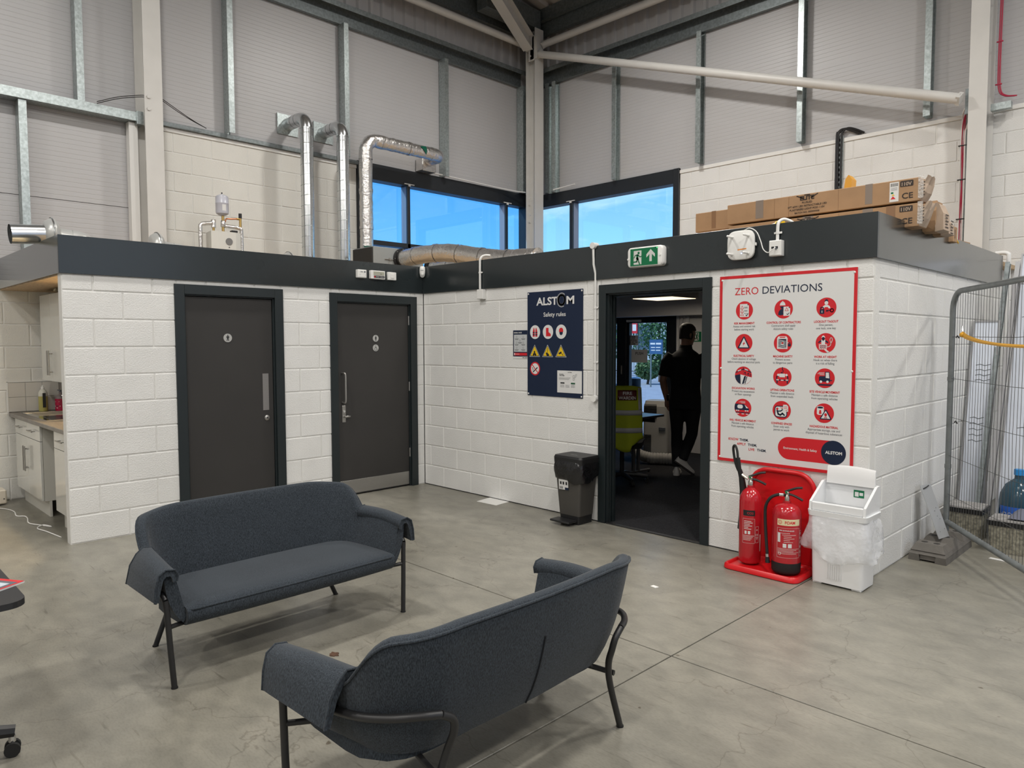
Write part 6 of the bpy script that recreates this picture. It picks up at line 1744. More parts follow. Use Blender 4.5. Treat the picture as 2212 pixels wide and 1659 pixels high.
# leaning whiteboards
M_WB = mat('whiteboard enamel', (.62, .66, .74, 1), .25); M_ALU = mat('aluminium trim', (.34, .34, .35, 1), .35, .7)
def leaning(label, x0, x1, yb, yt, h, t=.02, marks=None, m=M_WB):
    o = thing('whiteboard', label, 'whiteboard', (x0, yb, 0)); lean = yt - yb; w = x1 - x0
    ln = sqrt(lean * lean + h * h); nv = Vector((0, -h / ln, lean / ln)); up = Vector((0, lean / ln, h / ln))
    F = lambda u, v, d: (Vector((u, 0, .004)) + up * v + nv * d)
    k = MB(); k.prism([(.01, .01), (w - .01, .01), (w - .01, ln - .01), (.01, ln - .01)], 0, t * .7, F); k.build('panel', m, o)
    for (u0, u1, v0, v1) in ((0, .014, 0, ln), (w - .014, w, 0, ln), (.014, w - .014, 0, .014), (.014, w - .014, ln - .014, ln)):
        k = MB(); k.prism([(u0, v0), (u1, v0), (u1, v1), (u0, v1)], 0, t, F); k.build('edge_trim', M_ALU, o)
    if marks:
        pr = Print(lambda u, v, d: F(u, v, t * .7 + d)); pr.use(M_GREYINK)
        for (u, v, wd) in marks: pr.strokes([(u, v), (u + wd * .3, v + .008), (u + wd * .6, v - .004), (u + wd, v + .010)], .006)
        pr.build('pen_marks', o)
    return o
leaning('short narrow whiteboard with faded writing leaning on the end wall', 4.815, 5.02, 2.06, 2.44, 1.78, marks=[(.05, 1.42 - i * .045, .11) for i in range(4)] + [(.04, .95 - i * .05, .10) for i in range(5)])
leaning('tall whiteboard at the back of the leaning stack', 5.045, 5.62, 2.30, 3.04, 2.40, marks=[(.06, 1.3, .08), (.08, 1.0, .1)])
leaning('lower whiteboard in front of the leaning stack', 5.085, 5.66, 2.08, 2.76, 2.12, marks=[(.05, 1.9, .1), (.1, .9, .12)])
for x, lab in ((4.985, 'left dark metal rail leaning among the whiteboards'), (5.055, 'right dark metal rail leaning among the whiteboards')):
    o = thing('metal_rail', lab, 'rail', (x, 1.93 if x < 5 else 1.96, 0)); k = MB(); ibeam(k, (0, 0, .004), (.035, .70, 2.30), .035, .05, .004, up=Vector((0, -1, 0))); k.build('channel', M_ALU if x > 5 else M_GALVD, o)
conduit('white waste pipe bending down at the end of the end wall fascia', smooth_path([(-.10, 0, .10), (-.03, 0, .10), (.005, 0, .085), (.012, 0, .04), (.012, 0, -.3), (.012, 0, -2.2)], 6), .020, (4.835, 3.54, 2.385), name='waste_pipe')
M_CRATE = mat('speckled muddy plastic', (.27, .255, .20, 1), .7, var=.5, vscale=45)
def tub(label, x, y, w, d, h, lid):
    o = thing('storage_tub', label, 'tub', (x, y, 0)); k = MB(); taper(k, w * .9, d * .9, .002, w, d, h - .05, .02); k.build('tub_body', M_CRATE, o)
    k = MB(); taper(k, w * 1.06, d * 1.06, h - .0495, w * 1.08, d * 1.08, h - .012, .02); k.build('lid', lid, o); k = MB(); taper(k, w * 1.0, d * 1.0, h - .0119, w * .98, d * .98, h, .02); k.build('lid_top', mat('dusty lid', (.30, .29, .28, 1), .7, var=.3, vscale=20), o)
tub('dark lidded tub behind the mesh fence near the wall', 4.975, 1.71, .26, .26, .275, M_BLACK)
tub('beige speckled tub behind the mesh fence further right', 5.34, 1.50, .30, .24, .255, M_BLACK)
o = thing('grey_cabinet', 'low grey metal cabinet behind the water bottle', 'cabinet', (5.56, 1.985, 0)); bx('carcass', (-.22, -.10, 0), (.25, .05, .66), mat('cabinet grey', (.25, .25, .24, 1), .5), o, .004); bx('top', (-.235, -.12, .6605), (.265, .055, .685), mat('cabinet top', (.33, .32, .31, 1), .5), o, .003)
bx('papers', (.0, -.08, .686), (.14, .03, .69), mat('blue leaflet', (.12, .16, .3, 1), .5), o)
o = thing('water_bottle', 'large blue water cooler bottle behind the fence', 'bottle', (5.31, 1.78, 0))
M_BLUEB = mat('blue bottle plastic', (.035, .10, .15, 1), .15, trans=.35); k = MB(); k.lathe([(.10, 0), (.125, .015), (.13, .05), (.124, .12), (.13, .16), (.13, .34), (.122, .40), (.09, .47), (.05, .505), (.032, .52), (.03, .555)], n=28); k.build('bottle_body', M_BLUEB, o)
k = MB(); k.cyl((0, 0, .55), (0, 0, .595), .036, n=18); k.build('cap', mat('sky blue cap', (.02, .25, .62, 1), .4), o)
pr = Print(wrap(.131, -1.9, 0), d0=.001); pr.use(mat('blue label', (.02, .12, .55, 1), .4)); curved_panel(pr, -.08, .10, .18, .31, 12); pr.use(M_PAPER); pr.text('H2O', -.02, .23, .05); pr.build('label', o)
o = thing('blue_rag', 'crumpled grey blue rag lying on the beige tub', 'rag', (5.42, 1.50, .256)); k = MB(); k.sm = True; R = random.Random(6); rows = []
for i in range(8):
    a_ = i / 7; rows.append([(-.11 + .22 * a_, -.09 + .18 * j / 7, max(.0, .012 + .07 * sin(pi * a_) * sin(pi * j / 7) + R.uniform(0, .02) * (0 < i < 7) * (0 < j < 7))) for j in range(8)])
k.grid(rows); k.build('cloth', mat('grey blue cloth', (.16, .17, .22, 1), .8), o)
o = thing('paper_scrap', 'white paper scrap under the fence tube', 'paper', (5.30, 1.17, .001)); k = MB(); k.prism([(-.05, -.015), (.05, -.03), (.055, .01), (-.045, .025)], 0, .003, lambda u, v, d: (u, v, d + .02 * max(0, u))); k.build('sheet', M_WHITE, o)

# ------------------------------------------------------------------ kitchen nook
M_UNIT = mat('gloss white unit', (.66, .66, .62, 1), .12, coat=.4); M_UNITI = mat('unit carcass', (.58, .57, .52, 1), .5)
def base_unit(label, x0, x1, doors, drawers):
    o = thing('base_cabinet', label, 'cabinet', (x0, -3.49, 0)); w = x1 - x0
    bx('carcass', (0, .022, .15), (w, .50, .86), M_UNITI, o)
    bx('plinth', (0, .06, .0), (w, .08, .149), M_UNITI, o)
    n = len(doors)
    for i in range(doors and n):
        a, b = doors[i]; dr = bx('door', (a + .002, 0, .155), (b - .002, .02, .70), M_UNIT, o, .002)
        hx = b - .035 if i % 2 == 0 else a + .035
        k = MB(); k.cyl((hx, -.032, .38), (hx, -.032, .62), .006, n=10); k.cyl((hx, -.032, .41), (hx, 0, .41), .004, n=8); k.cyl((hx, -.032, .59), (hx, 0, .59), .004, n=8); k.build('handle', M_SS, dr)
    for (a, b) in drawers:
        dr = bx('drawer', (a + .002, 0, .705), (b - .002, .02, .858), M_UNIT, o, .002)
        c = (a + b) / 2; k = MB(); k.cyl((c - .10, -.032, .785), (c + .10, -.032, .785), .006, n=10); k.cyl((c - .07, -.032, .785), (c - .07, 0, .785), .004, n=8); k.cyl((c + .07, -.032, .785), (c + .07, 0, .785), .004, n=8); k.build('handle', M_SS, dr)
    return o
base_unit('white gloss kitchen base unit with two doors against the rear wall', -2.24, -1.21, [(0, .515), (.515, 1.03)], [(0, .515), (.515, 1.03)])
base_unit('white gloss base unit with one door next to the block wall', -.70, -.11, [(0, .59)], [(0, .59)])
o = bx('worktop', (-2.335, -3.525, .862), (-.105, -2.955, .90), mat('grey laminate worktop', (.16, .145, .13, 1), .35, var=.2, vscale=8, stretch=(1, 6, 1)), None, .004); tag(o, 'grey laminate kitchen worktop over the white units', 'worktop')
o = thing('sink', 'stainless steel inset sink and drainer in the worktop', 'sink', (-1.62, -3.22, .9005))
k = MB(); k.box((-.50, -.23, 0), (.50, -.215, .006)); k.box((-.50, .215, 0), (.50, .23, .006)); k.box((-.50, -.215, 0), (-.485, .215, .006)); k.box((.485, -.215, 0), (.50, .215, .006)); k.box((-.485, -.215, .0), (.485, .215, .0015)); k.build('rim', M_CHROME, o)
for i in range(8): bx('drain_rib', (-.42 + i * .045, -.16, .0016), (-.412 + i * .045, .16, .005), M_SS, o)
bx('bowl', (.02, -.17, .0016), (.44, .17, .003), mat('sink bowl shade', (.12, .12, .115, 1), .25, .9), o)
o = thing('kitchen_tap', 'chrome mixer tap behind the sink', 'tap', (-1.86, -3.0, .902)); k = MB(); k.cyl((0, 0, 0), (0, 0, .06), .022, n=14); k.tube(smooth_path([(0, 0, .05), (0, 0, .15), (-.02, -.03, .20), (-.05, -.10, .20), (-.06, -.14, .17)], 5), .010, 10); k.build('spout', M_CHROME, o)
def tiled(o_axis):
    pass
wt = setting('wall_kitchen_tiles', 'white square splashback tiles above the worktop')
M_TILE = mat('glazed white tile', (.60, .585, .55, 1), .18); M_GROUT = mat('grey grout', (.36, .34, .31, 1), .8)
bx('grout_bed', (XL + .001, -3.52, .901), (XL + .006, -2.951, 1.215), M_GROUT, wt); bx('grout_bed', (XL + .006, -2.956, .901), (-.105, -2.951, 1.215), M_GROUT, wt)
tm = MB(); tm.box((0, 0, 0), (.006, .148, .148), .0015); t0 = tm.build('tile', M_TILE, wt); tmd = t0.data; bpy.data.objects.remove(t0)
tm = MB(); tm.box((0, 0, 0), (.148, -.006, .148), .0015); t1 = tm.build('tile', M_TILE, wt); tme = t1.data; bpy.data.objects.remove(t1)
for j in range(2):
    for i in range(4):
        if -3.521 + i * .1505 + .148 < -2.955: link('tile', tmd, wt, (XL + .0055, -3.521 + i * .1505, .905 + j * .1505))
    for i in range(14): link('tile', tme, wt, (XL + .015 + i * .1505, -2.9555, .905 + j * .1505))
bx('edge_trim', (XL + .001, -3.53, .902), (XL + .014, -3.5215, 1.215), M_WHITE, wt); bx('edge_trim', (XL + .001, -3.53, 1.208), (XL + .014, -2.96, 1.216), M_WHITE, wt)
o = thing('wall_cabinet', 'tall white gloss wall cabinet with bar handles', 'cabinet', (-2.08, -3.27, 1.235)); bx('carcass', (0, .02, 0), (1.20, .315, .85), M_UNITI, o)
for a, b, hx in ((0, .40, .365), (.40, .80, .435), (.80, 1.20, 1.165)):
    dr = bx('door', (a + .002, 0, 0), (b - .002, .0195, .85), M_UNIT, o, .002); k = MB(); k.cyl((hx, -.032, .06), (hx, -.032, .30), .006, n=10); k.cyl((hx, -.032, .09), (hx, 0, .09), .004, n=8); k.cyl((hx, -.032, .27), (hx, 0, .27), .004, n=8); k.build('handle', M_SS, dr)
o = thing('cloth_bag', 'crumpled beige bag stuffed above the wall cabinet', 'bag', (-1.55, -3.12, 2.0865)); k = MB(); k.sm = True; R = random.Random(8); k.sphere((0, 0, .03), .14, 18, 10, (1.4, .9, .22))
for i in range(len(k.v)): v = Vector(k.v[i]); k.v[i] = (v + Vector((R.uniform(-.02, .02), R.uniform(-.02, .02), R.uniform(-.008, .008))))[:]
k.build('cloth', mat('beige plastic bag', (.42, .37, .24, 1), .45), o)
def bottle(name, label, loc, prof, m, liquid, capm, lab=None):
    o = thing(name, label, 'bottle', loc); k = MB(); k.lathe(prof, n=20); k.build('bottle_body', m, o); return o
o = bottle('detergent_bottle', 'clear bottle of pale yellow washing liquid by the sink', (-2.26, -3.235, .902), [(.040, 0), (.042, .01), (.042, .155)], mat('yellow liquid', (.42, .38, .12, 1), .2), None, None)
k = MB(); k.lathe([(.042, .1555), (.042, .19), (.030, .215), (.014, .23)], n=20); k.build('bottle_top', mat('clear bottle top', (.62, .61, .54, 1), .25), o); k = MB(); k.lathe([(.016, .23), (.016, .252), (.007, .256), (.007, .27)], n=14); k.build('cap', M_WHITE, o)
bx('label', (.041, -.012, .04), (.0435, .016, .19), M_INK, o)
o = bottle('soap_bottle', 'pink red hand wash bottle beside the tap', (-2.22, -3.085, .902), [(.050, 0), (.052, .008), (.052, .125)], mat('crimson soap', (.42, .012, .055, 1), .15), None, None)
k = MB(); k.lathe([(.052, .1255), (.048, .15), (.022, .168), (.014, .172), (.014, .195)], n=18); k.build('bottle_top', mat('smoky bottle top', (.25, .2, .2, 1), .2), o)
k = MB(); k.cyl((0, 0, .195), (0, 0, .215), .012, n=10); k.tube([(0, 0, .212), (-.03, -.02, .214)], .005, 6); k.build('pump', M_GREYINK, o)
pr = Print(wrap(.0525, -.9, 0)); pr.use(M_PAPER); pr.strokes([(-.03, .05), (0, .028), (.03, .05)], .006); pr.strokes([(-.02, .095), (.02, .095)], .006); pr.use(M_INK); pr.shape([(-.015, .055), (.015, .055), (0, .042)]); pr.build('label', o)
o = thing('kitchen_light', 'round warm ceiling light in the kitchen nook', 'lamp', (-.72, -3.17, HB - .0125)); k = MB(); k.cyl((0, 0, 0), (0, 0, -.03), .09, n=22); k.build('housing', M_WHITE, o); k = MB(); k.cyl((0, 0, -.0305), (0, 0, -.034), .08, n=22); k.build('diffuser', mat('warm diffuser', (1, .9, .7, 1), .4, emit=(1, .72, .4, 1), estr=3.5), o)
ld = bpy.data.lights.new('kitchen_lamp', 'AREA'); ld.shape = 'DISK'; ld.size = .15; ld.energy = 26.0; ld.color = (1, .74, .42); lo = bpy.data.objects.new('light', ld); COL.objects.link(lo); lo.parent = o; lo.location = (0, 0, -.04)
o = thing('portable_heater', 'small cream box heater on the floor by the rear wall', 'heater', (-2.16, -3.80, 0)); bx('case', (-.12, -.2, .012), (.07, .19, .155), mat('cream plastic', (.66, .60, .50, 1), .4), o, .012); bx('foot', (-.1, .10, 0), (.05, .14, .0118), M_BLACK, o); bx('screw', (.0701, .16, .06), (.072, .17, .07), M_BLACK, o)
o = thing('floor_cable', 'white extension cable trailing along the kitchen floor', 'cable', (-2.0, -3.62, .006)); k = MB(); k.tube(smooth_path([(-.2, -.25, 0), (.1, -.06, 0), (.32, -.01, 0), (.55, -.03, 0), (.62, .02, 0), (.74, .02, 0), (.95, -.01, 0), (1.10, .04, 0), (1.24, .10, 0), (1.14, .06, .004), (1.22, .0, 0), (1.40, .03, 0), (1.70, .07, 0)], 6), .005, 6); k.build('cable', M_WHITE, o)

# ------------------------------------------------------------------ foreground left: small table, magazine, chair base
o = thing('side_table', 'dark table corner at the left picture edge', 'table', (2.93, -5.30, 0))
k = MB(); k.prism(rrect(1.32, 1.58, .06, 6), .70, .722, lambda u, v, d: (u, v, d)); k.build('table_top', mat('charcoal laminate', (.018, .018, .02, 1), .45), o)
k = MB(); k.cyl((0, 0, .02), (0, 0, .70), .03, n=16); k.build('column', M_LEG, o); k = MB(); k.cyl((0, 0, 0), (0, 0, .02), .26, n=30); k.build('base', M_LEG, o)
o = thing('magazine', 'red edged magazine on the dark table corner', 'magazine', (3.36, -4.66, .7225), .55); bx('pages', (-.105, -.148, 0), (.105, .148, .006), M_PAPER, o); pr = Print(lambda u, v, d: (u, v, .006 + d)); pr.use(M_RED); pr.shape([(-.105, -.148), (.105, -.148), (.105, .148), (-.105, .148)]); pr.use(M_GREYINK); pr.shape([(-.095, -.13), (.095, -.13), (.095, .13), (-.095, .13)]); pr.use(mat('pale blue print', (.5, .56, .62, 1), .4)); pr.shape([(-.07, .0), (.08, .0), (.08, .11), (-.07, .11)]); pr.use(M_RED); pr.shape(circ(.04, -.07, .03, 20)); pr.build('cover', o)
o = thing('office_chair', 'swivel chair base with castor at the lower left corner', 'chair', (3.12, -4.80, 0), .0)
for q in range(5):
    a_ = 1.35 + q * 2 * pi / 5; c, s_ = cos(a_), sin(a_)
    k = MB(); k.tube([(0, 0, .13), (c * .18, s_ * .18, .115), (c * .31, s_ * .31, .095)], .03, 8, radii=[.034, .030, .024]); lg = k.build('leg', M_BLACK, o)
    k = MB(); k.cyl((c * .30, s_ * .30, .055), (c * .30, s_ * .30, .08), .013, n=10); k.build('castor_stem', M_CHROME, lg)
    k = MB()
    for dd in (-.018, .018): k.cyl((c * .30 - s_ * (dd - .008), s_ * .30 + c * (dd - .008), .028), (c * .30 - s_ * (dd + .008), s_ * .30 + c * (dd + .008), .028), .0275, n=14)
    k.build('castor', M_RUBBER, lg)
k = MB(); k.cyl((0, 0, .10), (0, 0, .30), .026, n=14); k.build('gas_lift', M_BLACK, o); k = MB(); taper(k, .30, .30, .30, .30, .30, .34, .1); k.build('seat', M_BLACK, o)
# litter
def scrap(name, label, cat, loc, poly, m, h=.0015, rz=0.0):
    o = thing(name, label, cat, loc, rz); k = MB(); k.prism(poly, 0, h); k.build('sheet', m, o)
scrap('floor_paper', 'white sheet lying on the floor near the office wall', 'paper', (1.24, -.09, .0005), [(-.12, -.125), (.155, -.115), (.125, .118), (-.16, .112)], M_WHITE)
scrap('paper_litter', 'tiny scrap of white paper on the open floor', 'litter', (3.855, -1.106, .0005), [(-.025, -.012), (.02, -.02), (.026, .01), (-.02, .018)], M_WHITE, .004)
o = thing('dead_leaf', 'brown dead leaf on the floor between the sofas', 'leaf', (3.274, -3.138, .0005)); k = MB(); k.prism([(.028 * cos(t) * (1 + .25 * sin(5 * t)), .022 * sin(t) * (1 + .2 * cos(4 * t))) for t in [i * 2 * pi / 22 for i in range(22)]], 0, .003); k.build('blade', mat('dead leaf brown', (.075, .035, .018, 1), .8, var=.3, vscale=90), o)
# ------------------------------------------------------------------ office contents
o = thing('ceiling_panel_light', 'square lit panel light on the office ceiling', 'lamp', (1.34, 2.79, 2.15))
k = MB(); k.box((-.31, -.30, .006), (.31, .30, .10)); k.build('housing', mat('light housing grey', (.30, .29, .28, 1), .5), o)
k = MB(); k.box((-.03, -.03, .1005), (.03, .03, .185)); k.build('mount', M_WHITE, o)
k = MB(); k.box((-.285, -.275, 0), (.285, .275, .0055)); k.build('diffuser', mat('panel diffuser', (.9, .85, .75, 1), .4, emit=(1, .80, .55, 1), estr=1.6), o)
ld = bpy.data.lights.new('office_panel', 'AREA'); ld.shape = 'SQUARE'; ld.size = .55; ld.energy = 9.0; ld.color = (1, .88, .72); lo = bpy.data.objects.new('light', ld); COL.objects.link(lo); lo.parent = o; lo.location = (0, 0, -.01)
o = thing('exit_sign', 'small green exit sign on the office rear wall', 'exit sign', (.935, YR - .052, 1.61)); bx('plate', (0, -.003, 0), (.135, 0, .142), M_GREEN, o)
pr = Print(lambda u, v, d: (u, -.003 - d, v)); pr.use(M_PAPER); pr.shape([(.03, .012), (.10, .012), (.10, .13), (.03, .13)]); pr.use(M_GREEN); running_man(pr.shape, pr.strokes, .066, .072, .11); pr.build('pictogram', o)
for i, x in enumerate((.70, .77, .845, .875)):
    conduit(('leftmost', 'second', 'third', 'rightmost')[i] + ' of four white pipes on the office rear wall', [(0, 0, 0), (0, 0, 1.975)], .014 if i % 2 else .022, (x, YR - .078, .006), m=M_PLASTER, name='wall_pipe')
# desk with T legs
o = thing('folding_desk', 'dark desk with T shaped metal legs in the office', 'desk', (.95, 2.14, .006)); M_DESK = mat('dark grey desk top', (.05, .055, .065, 1), .3); M_DLEG = mat('desk leg metal', (.16, .16, .165, 1), .35, .7)
bx('desk_top', (-.72, -.31, .70), (.67, .25, .725), M_DESK, o, .003); bx('apron', (-.60, -.22, .63), (.60, -.20, .70), M_BLACK, o); bx('apron', (-.60, .14, .63), (.60, .16, .70), M_BLACK, o)
for x in (-.55, .45):
    for y in (-.07, .03):
        k = MB(); k.box((x - .018, y - .02, .03), (x + .018, y + .02, .699), .006); k.build('leg', M_DLEG, o)
    k = MB(); k.tube([(x, -.27, .026), (x, 0, .036), (x, .27, .026)], .016, 10); ft = k.build('foot_bar', M_DLEG, o)
    for y in (-.25, .25):
        k = MB(); k.cyl((x, y, 0), (x, y, .014), .012, n=10); k.build('glide', M_RUBBER, ft)
# swivel chair with hi-vis vest
CH = thing('desk_chair', 'black swivel chair with a vest over its back', 'chair', (1.58, 1.60, .006), .53)
for q in range(5):
    a_ = -1.05 + q * 2 * pi / 5; c, s_ = cos(a_), sin(a_)
    k = MB(); k.tube([(0, 0, .10), (c * .16, s_ * .16, .09), (c * .29, s_ * .29, .07)], .02, 8, radii=[.03, .025, .018]); lg = k.build('leg', M_BLACK, CH)
    k = MB(); k.cyl((c * .285 - s_ * .02, s_ * .285 + c * .02, .028), (c * .285 + s_ * .02, s_ * .285 - c * .02, .028), .0275, n=14); k.build('castor', M_RUBBER, lg)
k = MB(); k.cyl((0, 0, .09), (0, 0, .42), .025, n=12); k.build('gas_lift', M_BLACK, CH)
k = MB(); taper(k, .46, .46, .42, .48, .48, .49, .08); k.build('seat', mat('black chair fabric', (.008, .008, .009, 1), .9), CH)
k = MB(); k.prism(rrect(.44, .56, .10, 5, (0, .80)), -.24, -.19, lambda u, v, d: (u, d, v)); k.build('backrest', MATS['black chair fabric'], CH)
k = MB(); k.box((-.03, -.235, .44), (.03, -.20, .60)); k.build('back_stem', M_BLACK, CH)
M_LIME = mat('hi vis lime fabric', (.36, .42, .008, 1), .7); M_REFL = mat('reflective tape', (.42, .42, .43, 1), .35)
o = thing('safety_vest', 'lime fire warden vest hung over the chair back', 'vest', (1.58, 1.60, .006), .53)
def vest_pt(u, v, d=0.0):
    """u across, v height; wraps round the chair back"""
    w = .245 + .045 * (1.10 - v)
    a = u * 1.15
    y = -.262 - .045 * cos(a) + .10 * (1 - cos(a)) - .010 * sin(u * 9 + v * 7) * (1.12 - v) * 1.2
    return (w * sin(a) * 1.02, y - d, v)
def vest_sheet(name, u0, u1, v0, v1, m, d, nu=16, nv=12, low=None, parent=o, hi=None):
    k = MB(); k.sm = True; rows = []
    for i in range(nu + 1):
        u = u0 + (u1 - u0) * i / nu; col = []
        for j in range(nv + 1):
            t = j / nv; a = v0 + (low(u) if low else 0); b = v1 + (hi(u) if hi else 0)
            col.append(vest_pt(u, a + (b - a) * t, d))
        rows.append(col)
    k.grid(rows); ob = k.build(name, m, parent)
    md = ob.modifiers.new('thickness', 'SOLIDIFY'); md.thickness = .004; md.offset = 1
    return ob
vest_sheet('vest_back', -1, 1, .44, 1.125, M_LIME, 0, 26, 18, lambda u: -.05 * sin(u * 4.2 + .6) + (.05 if u > .45 else 0), hi=lambda u: -.05 * max(0, abs(u) - .45) ** 1.3)
for v in (.80, .605): vest_sheet('reflective_band', -1, 1, v, v + .055, M_REFL, .006, 22, 2)
for u in (-.36, .78): vest_sheet('reflective_brace', u, u + .16, .855, 1.10, M_REFL, .006, 3, 10)
bd = vest_sheet('name_panel', -.06, .70, .965, 1.075, mat('maroon panel', (.10, .004, .006, 1), .5), .007, 10, 3)
pr = Print(lambda u, v, d: vest_pt(u, v, .0125 + d)); pr.use(M_PAPER)
def vt(s, u0, u1, v, size):
    vs, fs = text_mesh(s, size, 'LEFT', .0008); a = min(x for x, y in vs); b = max(x for x, y in vs)
    ids = [pr.b.vert(pr.fr(u0 + (x - a) / (b - a) * (u1 - u0), v + y, pr.d)) for x, y in vs]
    for f in fs: pr.b.face([ids[q] for q in f])
vt('FIRE', .14, .50, 1.026, .048); vt('WARDEN', -.02, .66, .974, .048); pr.build('panel_lettering', o)
k = MB(); k.tube([vest_pt(-1 + 2 * i / 26, .44 - .05 * sin((-1 + 2 * i / 26) * 4.2 + .6) + (.05 if (-1 + 2 * i / 26) > .45 else 0), .001) for i in range(27)], .004, 5); k.build('hem', M_BLACK, o)
# portable air conditioner with hose
o = thing('air_conditioner', 'white portable air conditioner standing in the office', 'air conditioner', (.98, 3.22, .006), .35); M_AC = mat('white appliance plastic', (.50, .49, .46, 1), .4)
k = MB(); taper(k, .34, .36, .03, .33, .34, .74, .04); taper(k, .33, .34, .74, .29, .30, .815, .04); k.build('casing', M_AC, o)
k = MB()
for i in range(14): k.box((-.145, -.182, .58 + i * .014), (.02, -.172, .587 + i * .014))
k.build('upper_louvre', M_BLACK, o)['kind'] = 'stuff'
k = MB()
for i in range(14): k.box((-.15, -.184, .12 + i * .018), (-.05, -.176, .128 + i * .018))
k.build('lower_louvre', M_BLACK, o)['kind'] = 'stuff'
k = MB(); k.box((.05, -.186, .42), (.14, -.174, .47), .006); k.build('carry_grip', M_GREYINK, o)
for x in (-.12, .12):
    for y in (-.12, .12):
        k = MB(); k.cyl((x - .012, y, .0155), (x + .012, y, .0155), .0155, n=12); k.build('castor', M_RUBBER, o)
o = thing('exhaust_hose', 'ribbed white exhaust hose curling over the office floor', 'hose', (.70, 3.05, 0)); p = smooth_path([(.10, .10, .62), (.03, -.02, .50), (.06, -.12, .32), (.20, -.22, .15), (.38, -.20, .095), (.56, -.10, .09), (.75, .0, .09)], 16)
k = MB(); k.tube(p, .07, 16, radii=[.072 if i % 3 else .063 for i in range(len(p))]); k.build('ribbed_hose', mat('hose white', (.42, .41, .39, 1), .5), o)

# ------------------------------------------------------------------ the man walking into the office
MAN = thing('person', 'person in black polo and trousers walking away through the doorway', 'person', (1.84, 2.50, .006), .46)
M_SKIN = mat('skin', (.36, .19, .125, 1), .5); M_POLO = mat('black polo cotton', (.006, .006, .007, 1), .9); M_TROU = mat('black trousers', (.007, .007, .009, 1), .85)
M_HAIR = mat('dark brown hair', (.022, .013, .009, 1), .6, bump=.6, bscale=160); M_SHOE = mat('white trainer leather', (.58, .56, .53, 1), .45); M_SOLE = mat('dark shoe sole', (.03, .025, .022, 1), .7)
def rings(k, secs, n=20):
    """secs: (x, y, z, rx, ry) horizontal elliptical sections, capped"""
    k.sm = True; prev = None
    for (x, y, z, rx, ry) in secs:
        g = [k.vert((x + rx * cos(2 * pi * i / n), y + ry * sin(2 * pi * i / n), z)) for i in range(n)]
        if prev: k.bridge(prev, g)
        else: k.face(g[::-1])
        prev = g
    k.face(prev)
def fuse(ob, vox, smooth=4):
    m = ob.modifiers.new('fuse', 'REMESH'); m.mode = 'VOXEL'; m.voxel_size = vox; m.use_smooth_shade = True
    s = ob.modifiers.new('soften', 'SMOOTH'); s.iterations = smooth; s.factor = .5
HY = -.80   # head turned to his right
HM = Matrix.Translation((0, .015, 1.585)) @ Matrix.Rotation(HY, 4, 'Z') @ Matrix.Rotation(-.14, 4, 'X')
k = MB()
k.mtx = None
rings(k, [(0, -.01, .86, .13, .10), (0, -.01, .95, .165, .12), (0, -.005, 1.05, .15, .11), (0, -.005, 1.2, .16, .115), (0, -.01, 1.36, .175, .12), (0, -.015, 1.44, .17, .105), (0, -.01, 1.49, .10, .075), (0, .0, 1.52, .062, .06), (0, .008, 1.60, .056, .056), (0, .012, 1.64, .054, .056)])
k.mtx = HM
rings(k, [(0, .045, -.012, .03, .025), (0, .035, .005, .052, .052), (0, .02, .035, .066, .078), (0, .010, .075, .072, .092), (0, .006, .12, .076, .098), (0, .0, .16, .076, .098), (0, -.004, .195, .066, .086), (0, -.006, .222, .042, .055), (0, -.006, .232, .015, .02)])
k.tube([(0, .094, .115), (0, .112, .085), (0, .120, .068), (0, .104, .060)], .012, 8, radii=[.008, .011, .014, .010])   # nose
k.tube([(-.04, .092, .128), (0, .100, .126), (.04, .092, .128)], .009, 8)                                                # brow
k.tube([(-.024, .092, .036), (0, .100, .037), (.024, .092, .036)], .007, 8); k.tube([(-.02, .090, .025), (0, .096, .024), (.02, .090, .025)], .007, 8)  # lips
k.sphere((0, .078, .002), .024, 10, 8)                                                                                  # chin
for s in (-1, 1):
    k.tube([(s * .074, -.004, .060), (s * .084, -.016, .085), (s * .084, -.016, .105), (s * .076, -.002, .118)], .010, 8, radii=[.008, .012, .013, .008])  # ears
    k.sphere((s * .032, .078, .108), .016, 10, 8)
k.mtx = None
def arm(k, sh, el, wr, r0=.052, r1=.042, r2=.029):
    sh, el, wr = Vector(sh), Vector(el), Vector(wr)
    k.tube([sh, sh.lerp(el, .5), el, el.lerp(wr, .35), wr], r0, 12, radii=[r0, r0 * .92, r1, r1 * 1.02, r2])
def hand(k, wr, d, side, palm_n):
    """palm with four curled fingers and a thumb leaving its side"""
    wr, d, side, pn = Vector(wr), Vector(d).normalized(), Vector(side).normalized(), Vector(palm_n).normalized()
    k.tube([wr, wr + d * .04, wr + d * .085], .03, 10, radii=[.026, .034, .033])
    for i, (off, ln) in enumerate(((-.028, .070), (-.009, .080), (.010, .076), (.028, .060))):
        b = wr + d * .075 + side * off
        k.tube([b, b + d * ln * .5 + pn * .006, b + d * ln * .8 + pn * .022, b + d * ln * .85 + pn * .040], .009, 8, radii=[.010, .009, .0085, .0075])
    b = wr + d * .025 - side * .026
    k.tube([b, b - side * .022 + d * .028, b - side * .026 + d * .058 + pn * .012], .011, 8, radii=[.013, .011, .009])
LS, LE, LW = (-.205, -.015, 1.43), (-.262, -.045, 1.135), (-.222, .045, .90)
RS, RE, RW = (.205, -.015, 1.43), (.268, .0, 1.14), (.262, .10, .90)
arm(k, LS, LE, LW); arm(k, RS, RE, RW)
hand(k, LW, (.10, .12, -1), (.2, 1, .1), (1, 0, 0)); hand(k, RW, (-.02, .15, -1), (-.1, 1, .1), (-1, 0, 0))
b = k.build('body', M_SKIN, MAN); fuse(b, .0055, 3)
